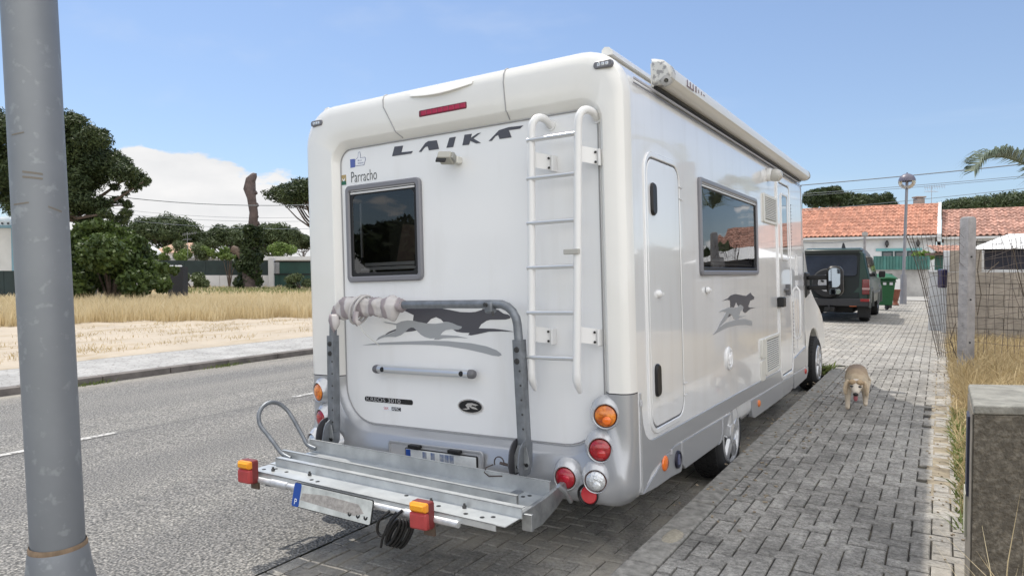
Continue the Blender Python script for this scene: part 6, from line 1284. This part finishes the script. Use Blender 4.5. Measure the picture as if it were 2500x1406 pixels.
b = MB(); b.tube([q0-ax*.02, q0+ax*1.2, q0+ax*2.6, q0+ax*5.5], [r0, r1, r1*.98, r1*.9], 40, True); b.build('shaft', pm_g, lp, smooth=60)
b = MB(); b.lathe([(.15, -zr), (.145, -zr+.1), (.112, -.16), (.094, -.06), (.089, -.012), (r0+.004, .004)], q0, ax, 40); b.build('flared_base', pm_g, lp, smooth=60)
b = MB(); b.lathe([(r0+.0065, -.004), (r0+.007, .006), (r0+.003, .016)], q0, (ax+Vector((.05, .0, 0))), 40); b.build('rusty_collar', M('rust seam', (.24, .17, .11), .8, var=.3, vs=30), lp, smooth=60)
rustm = M('rust streak', (.20, .18, .155), .8)
def on_post(u0, v0, u1, v1, w_, name='rust_mark'):
    # a thin stain following the round shaft
    pts = []
    for k in range(7):
        u, v_ = u0+(u1-u0)*k/6, v0+(v1-v0)*k/6; s = (1340-v_)/1340; cu = 130-46*s; rad = r1+.0006; off = (u-cu)/FPX*DP; off = max(-rad*.97, min(rad*.97, off))
        c = q0+ax*((1340-v_)/FPX*DP); c = Vector((c.x, c.y, c.z)); side = (RT+Vector(FW)*0); toc = (Vector((CAM.x, CAM.y, 0))-Vector((p0.x, p0.y, 0))).normalized(); sd = Vector((-toc.y, toc.x, 0))
        pts.append((c+sd*off+toc*math.sqrt(rad*rad-off*off), toc))
    lo = [[p-ax*w_/2+n_*.0003, p+ax*w_/2+n_*.0003] for p, n_ in pts]; b = MB(); b.loft(lo, False); o = b.build(name, rustm, lp); return o
on_post(68, 428, 108, 432, .0065); on_post(68, 440, 108, 443, .0065); on_post(50, 505, 80, 500, .005); on_post(118, 508, 145, 518, .006); on_post(48, 342, 72, 336, .004)
# ================================================================== left background
darkfence = M('dark green screen fence', (.022, .036, .036), .8, var=.2, vs=1.5, space='World', bump=.2, bs=8)
lf = empty('screen_fence'); tag(lf, 'white garden wall topped by long dark screening, ivy trunk in front', 'fence'); lf.location = G(395, 50, 0)
def lbox(par, name, u0, u1, v0, v1, d, th, mat, z0=None, bev=0):
    o = wallbox(name, u0, u1, v0, v1, d, th, mat, par, bev, z0=z0); 
    if par is not None: o.location = -par.location
    return o
wl_ = M('white garden wall', (.62, .62, .63), .9, var=.08, vs=1, space='World')
for k in range(6): lbox(lf, 'wall_panel', 300+59.2*k, 300+59.2*(k+1)-1, 672, 700, 50, .2, wl_, z0=-.05)
for k in range(7): lbox(lf, 'screen_panel', 300+50.7*k, 300+50.7*(k+1)-.7, 636, 672, 50.1, .06, darkfence)
lbox(lf, 'gate_pillar', 655, 668, 630, 705, 49.8, .4, wl_, z0=-.05)
gt = empty('metal_gate'); gt.location = G(716, 50, 0); tag(gt, 'dark green sheet metal gate beside the white pillar', 'gate'); gg = M('dark green gate', (.018, .06, .05), .55, var=.2, vs=1, space='World')
lbox(gt, 'gate_leaf', 682, 800, 640, 700, 50, .06, gg, z0=.05); lbox(gt, 'cross_rail', 668, 800, 668, 671, 49.9, .05, blackp); lbox(gt, 'top_rail', 668, 800, 637, 640, 49.9, .05, blackp)
for k in range(6): lbox(gt, 'bar', 669.5+2.6*k, 670.6+2.6*k, 640, 669, 50, .03, blackp)
lbox(gt, 'wicket_panel', 668, 684, 670, 700, 50, .05, gg, z0=.05); lbox(gt, 'white_backing', 668, 684, 640, 669, 52, .05, wl_)
fr_ = empty('flat_roof_house'); fr_.location = G(560, 56, 0); tag(fr_, 'long low house behind the screening with a thin white flat roof edge', 'house')
lbox(fr_, 'roof_edge', 330, 606, 629, 636, 55, 6, M('pale grey fascia', (.48, .48, .47), .8)); lbox(fr_, 'wall', 340, 600, 636, 700, 56, 5, M('shaded wall', (.4, .4, .38), .9), z0=0)
f2 = empty('flat_roof_house'); f2.location = G(700, 56, 0); tag(f2, 'bright white flat roofed house above the dark green gate', 'house')
lbox(f2, 'roof_edge', 606, 860, 626, 635, 54, 7, whitewall); lbox(f2, 'wall', 612, 850, 635, 700, 55, 6, whitewall, z0=0)
# left edge building
le = empty('white_building'); le.location = G(0, 42, 0); tag(le, 'white building with a blue corner and a domed vent at the left edge', 'building')
lbox(le, 'wall', -260, 36, 556, 700, 42, 6, M('offwhite wall', (.60, .61, .60), .9, var=.08, vs=1, space='World'), z0=0); lbox(le, 'blue_corner', 29, 39, 556, 664, 41.9, 6.1, M('washed blue', (.20, .34, .42), .8)); lbox(le, 'blue_band', -260, 38, 550, 557, 41.85, 6.1, M('washed blue', (.2, .34, .42), .8))
lbox(le, 'vent_box', -14, 28, 540, 551, 42.5, 1.1, whitewall); b = MB(); c0 = G(9, 43.1, H(541, 43))
b.lathe([(.62, 0), (.5, .14), (.3, .24), (.002, .30)], c0-le.location, (0, 0, 1), 20, True, True); b.build('vent_dome', M('grey blue cap', (.30, .36, .40), .6), le, smooth=60)
b = MB()
for k in range(3): q = G(-6+14*k, 42.45, H(546, 42.5))-le.location; b.box(q, (.10, .04, .10), Matrix.Rotation(YAW, 3, 'Z'))
b.build('vent_slot', blackp, le)
ld = empty('dark_fence'); ld.location = G(0, 34, 0); tag(ld, 'near black screening fence at the left edge below the white building', 'fence')
for k in range(5): lbox(ld, 'screen_panel', -140+75*k, -140+75*(k+1)-1, 661, 720, 34, .06, darkfence, z0=-.05)
# dark box with white things on top near the bush
dbx = empty('dark_planter'); dbx.location = G(428, 33, 0); tag(dbx, 'black rectangular screen box with white objects on top beside the bush', 'box')
lbox(dbx, 'box_body', 409, 447, 652, 720, 33, .5, M('black sheet', (.015, .016, .02), .7), z0=-.05)
b = MB()
for k, u in enumerate((415, 422, 430, 438, 441)): ellip(b, G(u, 33.1, H(650, 33))-dbx.location, (.09, .09, .05), 10, 6)
b.build('white_lump', wl_, dbx, smooth=180)
do = empty('domed_roof'); do.location = G(352, 62, 0); tag(do, 'rounded white roof rising behind the big bush', 'roof')
b = MB(); c0 = Vector((0, 0, H(632, 62))); ellip(b, c0, (1.6, 1.6, 1.25), 28, 16); b.build('dome', whitewall, do, smooth=180)
tr_ = empty('tan_roof_house'); tr_.location = G(412, 68, 0); tag(tr_, 'house with a faded tan hipped roof behind the fence', 'house')
a_, c_ = G(362, 68, 0), G(462, 68, 0); zz0, zz1 = H(617, 68), H(592, 70)
MB().add([p-tr_.location for p in (Vector((a_.x, a_.y, zz0)), Vector((c_.x, c_.y, zz0)), Vector((c_.x, c_.y, zz0))+FW*6, Vector((a_.x, a_.y, zz0))+FW*6, Vector((a_.x, a_.y, zz1))+FW*3+RT*1.3, Vector((c_.x, c_.y, zz1))+FW*3-RT*1.0)], [(0, 1, 5, 4), (1, 2, 5), (2, 3, 4, 5), (3, 0, 4)]).build('roof', M('faded tan tile', (.42, .27, .19), .9, var=.15, vs=2, space='World'), tr_)
lbox(tr_, 'wall', 368, 458, 616, 700, 68.5, 5, wl_, z0=0)
aerial('tv_aerial', 'grey tv aerial above the fence left of the ivy trunk', G(459, 51.5, H(630, 51.5)), 1.9, .75)
# trees
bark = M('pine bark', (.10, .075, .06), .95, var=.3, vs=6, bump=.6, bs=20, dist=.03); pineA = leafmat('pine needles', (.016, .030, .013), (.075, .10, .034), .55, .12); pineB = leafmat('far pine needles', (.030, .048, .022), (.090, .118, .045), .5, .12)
def pine(label, u, d, v_top, v_bot, wpx, ntuft, size, mat, trunk_u=None, K=26, flat=.55, seed=1, gaps=1.0, name='umbrella_pine', group='umbrella pines behind the fences', ground=0, extra=(), lean=0):
    rr = random.Random(seed); base = G(trunk_u or u, d, ground); t_ = empty(name, None, base); tag(t_, label, 'tree', group)
    zt_, zb_ = H(v_top, d), H(v_bot, d); Rx = wpx/2/FPX*d; off = G(u, d, 0)-G(trunk_u or u, d, 0); lobes = []
    for k in range(K):
        a_ = rr.random()*2*PI; q = math.sqrt(rr.random())*.84; dome = math.sqrt(max(0, 1-q*q)); z = zb_+(zt_-zb_)*(.30+.56*dome*rr.uniform(.45, 1)); s = rr.uniform(.24, .36)*Rx
        lobes.append((off.x+q*Rx*math.cos(a_), off.y+q*Rx*math.sin(a_), z-ground, s, s, s*flat))
    for (du, v_, rpx) in extra: p = G(u+du, d+rr.uniform(-1, 1), 0)-base; lobes.append((p.x, p.y, H(v_, d)-ground, rpx/FPX*d, rpx/FPX*d, rpx/FPX*d*.7))
    limbs = lobes[::2]; subs = []
    for l_ in lobes:
        subs.append(l_[:3]+tuple(q*1.0 for q in l_[3:])); subs.append(l_[:3]+tuple(q*.75 for q in l_[3:]))
        for q_ in range(4):
            dv = Vector((rr.gauss(0, 1), rr.gauss(0, 1), rr.gauss(0, .8)+.2)).normalized(); s_ = rr.uniform(.28, .5); subs.append((l_[0]+dv.x*l_[3]*.8, l_[1]+dv.y*l_[4]*.8, l_[2]+dv.z*l_[5]*.8, l_[3]*s_, l_[4]*s_, l_[5]*s_*1.1))
    lobes = subs
    leafcloud('crown', lobes, ntuft, size, mat, t_, shell=.5, aspect=.32, flat=.3)
    b = MB(); zc = zb_-ground+(zt_-zb_)*.3; r_ = max(.12, Rx*.055); mid_ = Vector((off.x*.6+lean, off.y*.6, zc*.6)); b.tube([(0, 0, -.1), (off.x*.25+lean*.5, off.y*.25, zc*.3), mid_, (off.x, off.y, zc)], [r_*1.3, r_, r_*.85, r_*.5], 8)
    for l_ in limbs:
        st = mid_.lerp(Vector((off.x, off.y, zc)), rr.random()); en = Vector(l_[:3]); b.tube([st, st.lerp(en, .5)+Vector((0, 0, -.08*Rx)), en], [r_*.4, r_*.25, r_*.1], 5)
    b.build('trunk', bark, t_, smooth=60); return t_
pine('huge dark pine whose crown spreads behind the near lamp post', 90, 38, 245, 505, 560, 120000, .10, pineA, trunk_u=230, K=0, seed=3, group=None, flat=.5, name='pine_tree', extra=[(110, 500, 26), (135, 515, 22), (165, 500, 24), (200, 488, 16), (225, 500, 14), (100, 470, 30), (170, 525, 20), (215, 525, 18), (-120, 300, 60), (-150, 380, 70), (-60, 300, 50), (60, 350, 70), (110, 370, 60), (145, 400, 50), (185, 400, 42), (215, 430, 34), (75, 430, 60), (120, 440, 50), (90, 480, 50), (240, 455, 20), (150, 340, 40), (-70, 330, 60), (0, 318, 58), (60, 306, 48), (105, 318, 42), (138, 350, 42), (172, 378, 36), (206, 400, 32), (238, 425, 28), (260, 440, 20), (162, 425, 36), (110, 380, 50), (60, 380, 60), (10, 400, 70), (-60, 420, 80), (-150, 380, 80), (-130, 460, 70), (90, 440, 45), (115, 490, 36), (60, 500, 56), (-30, 490, 60), (150, 522, 24), (200, 542, 24), (220, 520, 14), (120, 545, 26), (245, 452, 15), (272, 442, 11), (125, 455, 24), (90, 300, 26), (125, 325, 22), (195, 455, 14), (220, 470, 10), (172, 500, 12)])
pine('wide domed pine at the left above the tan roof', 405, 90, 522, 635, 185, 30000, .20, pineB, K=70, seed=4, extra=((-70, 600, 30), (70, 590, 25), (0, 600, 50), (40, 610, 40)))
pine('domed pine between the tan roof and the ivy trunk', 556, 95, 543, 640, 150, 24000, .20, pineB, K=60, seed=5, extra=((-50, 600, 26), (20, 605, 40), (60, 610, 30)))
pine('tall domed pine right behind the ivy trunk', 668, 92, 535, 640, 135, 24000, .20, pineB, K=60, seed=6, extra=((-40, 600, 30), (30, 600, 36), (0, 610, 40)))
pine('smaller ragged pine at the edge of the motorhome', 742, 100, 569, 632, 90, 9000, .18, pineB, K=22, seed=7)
pine('flat topped pine poking out left of the motorhome', 775, 45, 444, 528, 235, 46000, .11, pineA, trunk_u=790, K=60, seed=8, group=None, name='pine_tree')
pine('dark pine behind the orange roof next to the motorhome', 2010, 62, 446, 530, 100, 22000, .15, pineA, K=36, seed=11, group='pines behind the tiled roofs', extra=((10, 480, 30), (-20, 490, 30)))
pine('long low pine above the middle of the orange roof', 2105, 66, 470, 535, 140, 24000, .15, pineA, K=40, seed=12, group='pines behind the tiled roofs', extra=((-40, 490, 26), (30, 490, 26), (55, 492, 18)))
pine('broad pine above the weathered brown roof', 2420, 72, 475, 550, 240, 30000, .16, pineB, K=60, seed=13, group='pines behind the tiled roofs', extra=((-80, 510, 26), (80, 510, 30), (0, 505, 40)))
# bush
def bush(name, label, base, lobes, n_, size, mat, stem=True, aspect=.55):
    t_ = empty(name, None, base); tag(t_, label, 'bush'); leafcloud('foliage', lobes, n_, size, mat, t_, shell=.55, aspect=aspect)
    b = MB()
    for l_ in lobes[:10]: b.tube([(0, 0, 0), (l_[0]*.4, l_[1]*.4, l_[2]*.5), l_[:3]], [.05, .035, .015], 5)
    b.build('stems', bark, t_); return t_
B0 = G(270, 27, 0); rr = random.Random(5); lob = []
for (u, v_, r_) in ((200, 600, 50), (230, 570, 36), (265, 565, 34), (300, 580, 36), (330, 600, 34), (350, 630, 34), (250, 620, 55), (300, 640, 50), (220, 660, 50), (360, 660, 36), (280, 680, 50), (330, 690, 40), (385, 680, 26), (190, 690, 45), (240, 548, 18), (205, 560, 22), (400, 655, 16), (425, 660, 12), (395, 695, 22), (170, 640, 50), (130, 600, 55), (140, 660, 50)):
    p = G(u, 27+rr.uniform(-1.2, 1.2), 0)-B0; lob.append((p.x, p.y, H(v_, 27), r_/FPX*27, r_/FPX*27, r_/FPX*27*.85))
bush('large_bush', 'big dark green broadleaf bush at the edge of the dry grass', B0, lob, 21000, .10, leafmat('fig leaf', (.018, .034, .012), (.10, .145, .035), .55, .22))
def sb_(label, u, d, v_, rpx, n_, size, mat, name='garden_bush'):
    B = G(u, d, 0); rr = random.Random(int(u)); lob = []
    for k in range(7): p = RT*rr.uniform(-.9, .9)*rpx/FPX*d+FW*rr.uniform(-.5, .5); s = rr.uniform(.3, .5)*rpx/FPX*d; lob.append((p.x, p.y, H(v_, d)+rr.uniform(-.35, .35)*rpx/FPX*d, s, s, s*.8))
    return bush(name, label, B, lob, n_, size, mat)
lg = leafmat('light garden leaf', (.06, .10, .02), (.20, .27, .07), .5, .25); ol = leafmat('olive leaf', (.05, .075, .03), (.15, .18, .08), .5, .2)
sb_('yellow green hedge top above the fence by the aerial', 420, 53, 620, 34, 2200, .08, lg); sb_('light green shrub around the aerial mast', 470, 54, 610, 40, 3000, .08, ol); sb_('low green shrub right of the aerial', 525, 54, 618, 32, 2000, .08, lg)
sb_('bright green shrub above the white roof', 680, 60, 608, 34, 2400, .09, lg); sb_('strap leaved clump at the foot of the white wall', 470, 46, 682, 36, 2200, .10, ol, 'agapanthus'); sb_('tiny green shrub at the ivy trunk base', 560, 49, 625, 16, 900, .07, lg)
sb_('scrubby weeds in front of the dark green gate', 735, 44, 690, 36, 1800, .07, ol, 'scrub')
def greens(n):
    p = np.array([tuple(G(random.uniform(440, 790), random.uniform(38, 48), 0)) for _ in range(n)]); return p
tag(blades('green_grass_strip', 9000, greens, .12, .32, .03, leafmat('meadow green', (.12, .16, .05), (.34, .34, .14), .6, .3), .4), kind='stuff', label='greener grass in front of the white wall and gate', cat='grass')
# ivy trunk
T0 = G(611, 46, 0); tk = empty('ivy_trunk', None, T0); tag(tk, 'tall bare pollarded trunk with ivy round its foot', 'tree')
tb = M('bare grey bark', (.115, .088, .082), .9, var=.35, vs=2.5, bump=.8, bs=6, dist=.06)
def TP(u, v_, d=46): p = G(u, d, H(v_, d))-T0; return p
b = MB(); b.tube([TP(611, 700), TP(610, 650), TP(612, 600), TP(619, 560), TP(622, 520), TP(617, 485), TP(611, 462), TP(615, 440), TP(623, 430), TP(624, 424)], [.55, .50, .42, .34, .30, .33, .36, .32, .24, .10], 14)
for i, v in enumerate(b.v): q = Vector(v); f_ = .09*noise.noise(q*1.6)+.05*noise.noise(q*4); b.v[i] = tuple(q+Vector((f_, f_*.6, 0)))
for (u, v_, du) in ((632, 500, 7), (631, 527, 8), (634, 545, 8), (608, 440, -6), (629, 470, 6)): b.tube([TP(u-du, v_+3), TP(u, v_)], [.16, .13], 8)
b.build('trunk', tb, tk, smooth=70)
b = MB(); b.tube([TP(600, 640), TP(585, 615), TP(568, 607)], [.25, .27, .24], 10); b.build('cut_limb', M('cut limb', (.15, .11, .085), .9, var=.3, vs=4, bump=.5, bs=8, dist=.04), tk, smooth=60)
lob = []
rr = random.Random(2)
for k in range(46):
    v_ = rr.uniform(560, 695); s = (v_-555)/140; u = 611+rr.uniform(-1, 1)*(12+20*s)+ (8 if v_ < 610 else -6); p = G(u, 46+rr.uniform(-.7, .4), 0)-T0; r_ = rr.uniform(.25, .5); lob.append((p.x, p.y, H(v_, 46), r_, r_, r_))
leafcloud('ivy', lob, 9000, .09, leafmat('ivy leaf', (.012, .024, .010), (.060, .085, .030), .55, .15), tk, aspect=.8)
# overhead wires and palm
cab_m = M('cable grey', (.16, .18, .20), .6); 
def cable(name, label, pts, r_, group='overhead cables'):
    P_ = [G(u, d, H(v_, d)) for u, v_, d in pts]; b = MB(); b.tube(P_, r_, 5, False); o = b.build(name, cab_m); tag(o, label, 'cable', group); return o
def sag(u0, v0, d0_, u1, v1, d1_, s, n_=14): return [(u0+(u1-u0)*k/n_, v0+(v1-v0)*k/n_+s*4*(k/n_)*(1-k/n_), d0_+(d1_-d0_)*k/n_) for k in range(n_+1)]
cable('overhead_cable', 'highest overhead cable crossing in front of the ivy trunk', sag(240, 475, 40, 1100, 470, 40, 30), .022)
cable('overhead_cable', 'thin cable just below the highest one, left sky', sag(240, 505, 60, 1100, 500, 60, 30), .014)
cable('overhead_cable', 'third thin cable down over the distant pines', sag(240, 516, 60, 1100, 515, 60, 26), .014)
cable('overhead_cable', 'lowest thin cable across the domed pines', sag(240, 530, 58, 1100, 540, 58, 24), .016)
cable('overhead_cable', 'thick dark cable running from the pine up to the palm frond', sag(1900, 458, 30, 2760, 372, 22, 4), .020, 'overhead cables on the right')
cable('overhead_cable', 'pair of thin cables, upper one, behind the street lamp', sag(1900, 478, 34, 2760, 405, 28, 4), .012, 'overhead cables on the right')
cable('overhead_cable', 'pair of thin cables, lower one, behind the street lamp', sag(1900, 483, 34, 2760, 409, 28, 4), .010, 'overhead cables on the right')
cable('overhead_cable', 'thin cable passing just above the tv aerial and roof ridge', sag(1900, 520, 36, 2760, 430, 30, 4), .012, 'overhead cables on the right')
cable('overhead_cable', 'slack brown service cable under the eaves of the white house', sag(1880, 580, 31, 2110, 583, 30, 12, 8), .018, 'house service cables')
PT = G(2680, 13, 0); pt = empty('palm_tree', None, PT); tag(pt, 'palm whose drooping grey green frond enters at the upper right', 'palm tree')
MB().tube([(0, 0, 0), (0, .1, 1.5), (.05, .1, 3.2), (.05, .1, 4.3)], [.28, .22, .2, .24], 14).build('trunk', bark, pt, smooth=60)
palm = leafmat('palm leaflet', (.10, .14, .10), (.24, .28, .20), .5, .25)
def frond(pts, ll, n_=70, name='frond'):
    b = MB(); P_ = [Vector(p) for p in pts]
    def ev(t):
        x = t*(len(P_)-1); i = min(int(x), len(P_)-2); f_ = x-i
        a0 = P_[max(i-1, 0)]; a1, a2 = P_[i], P_[i+1]; a3 = P_[min(i+2, len(P_)-1)]
        return .5*((2*a1)+(a2-a0)*f_+(2*a0-5*a1+4*a2-a3)*f_*f_+(3*a1-a0-3*a2+a3)*f_**3)
    b.tube([ev(k/16) for k in range(17)], [.022*(1-k/18) for k in range(17)], 5)
    for k in range(n_):
        t_ = .08+.92*k/n_; p = ev(t_); tg = (ev(min(1, t_+.02))-ev(t_-.02)).normalized(); sd = tg.cross(Vector((0, 0, 1))).normalized(); L_ = ll*(.45+.55*math.sin(PI*min(1, t_*.8+.12)))*random.uniform(.8, 1.1)
        for s in (-1, 1, -1):
            d_ = (sd*s*.8+tg*.75+Vector((0, 0, .75-.45*random.random()))).normalized(); m_ = p+d_*L_*.5; e_ = p+d_*L_*.8+Vector((0, 0, -L_*.30)); wv_ = tg*.013
            b.add([p-wv_, p+wv_, m_+wv_, m_-wv_, e_], [(0, 1, 2, 3), (3, 2, 4)])
    return b.build(name, palm, pt, fixn=False)
def PP(u, v_, d): return G(u, d, H(v_, d))-PT
frond([Vector((0, .05, 4.2)), PP(2560, 440, 12.4), PP(2505, 408, 12.2), PP(2445, 386, 12), PP(2398, 392, 11.9), PP(2374, 418, 11.9)], .62, 120)
for k in range(9):
    a_ = k*.7+.4
    if 2.6 < a_ % (2*PI) < 4.4 and k % 2 == 0: continue
    dr = Vector((math.cos(a_), math.sin(a_)+.3, 0)).normalized()
    if dr.dot(RT) < .55: continue
    frond([Vector((0, .05, 4.2)), Vector((0, .05, 4.9))+dr*.7, Vector((0, 0, 5.1))+dr*1.5, Vector((0, 0, 4.6))+dr*2.2, Vector((0, 0, 3.8))+dr*2.5], .42, 40)
# world beyond the right edge and behind the camera (seen mirrored in the glossy side)
rw2 = MB(); rw2.b2((9.5, -6, 0), (9.7, 30, 1.7)); o = rw2.build('garden_wall', M('ochre garden wall', (.36, .31, .25), .9, var=.1, vs=1, space='World')); tag(o, 'long plain garden wall beyond the right edge of the verge', 'wall')
pine('pine standing beyond the right edge behind the garden wall', 5300, 8, -900, 400, 3000, 9000, .12, pineA, K=30, seed=21, group=None, name='pine_tree')
def treeat(label, x, y, h, rx, seed):
    rr = random.Random(seed); t_ = empty('pine_tree', None, (x, y, 0)); tag(t_, label, 'tree', 'trees out of frame'); lob = [(rr.uniform(-.7, .7)*rx, rr.uniform(-.7, .7)*rx, h-rx*.9+rr.uniform(-.5, .6)*rx*.8, rx*.36, rx*.36, rx*.28) for k in range(18)]
    leafcloud('crown', lob, 14000, .2, pineA, t_); MB().tube([(0, 0, 0), (0, 0, h-rx)], [.3, .2], 8).build('trunk', bark, t_)
treeat('pine far behind the photographer across the road', -18.5, -20.5, 4.4, 3.4, 31); treeat('pine beside the verge beyond the right edge', 5.5, 17.5, 3.0, 2.3, 32)
treeat('pine behind the long garden wall', 15, 7, 6.5, 3, 33)
# distant belt of trees across the fields behind the motorhome and beyond the left edge
wood = []
rw_ = random.Random(9)
for k in range(150):
    u = rw_.uniform(860, 1880) if k < 90 else rw_.uniform(-1500, -140); d = rw_.uniform(105, 125); r_ = rw_.uniform(2.2, 4.2); p = G(u, d, 0); wood.append((p.x, p.y, rw_.uniform(1.2, 4.5), r_, r_, r_*.75))
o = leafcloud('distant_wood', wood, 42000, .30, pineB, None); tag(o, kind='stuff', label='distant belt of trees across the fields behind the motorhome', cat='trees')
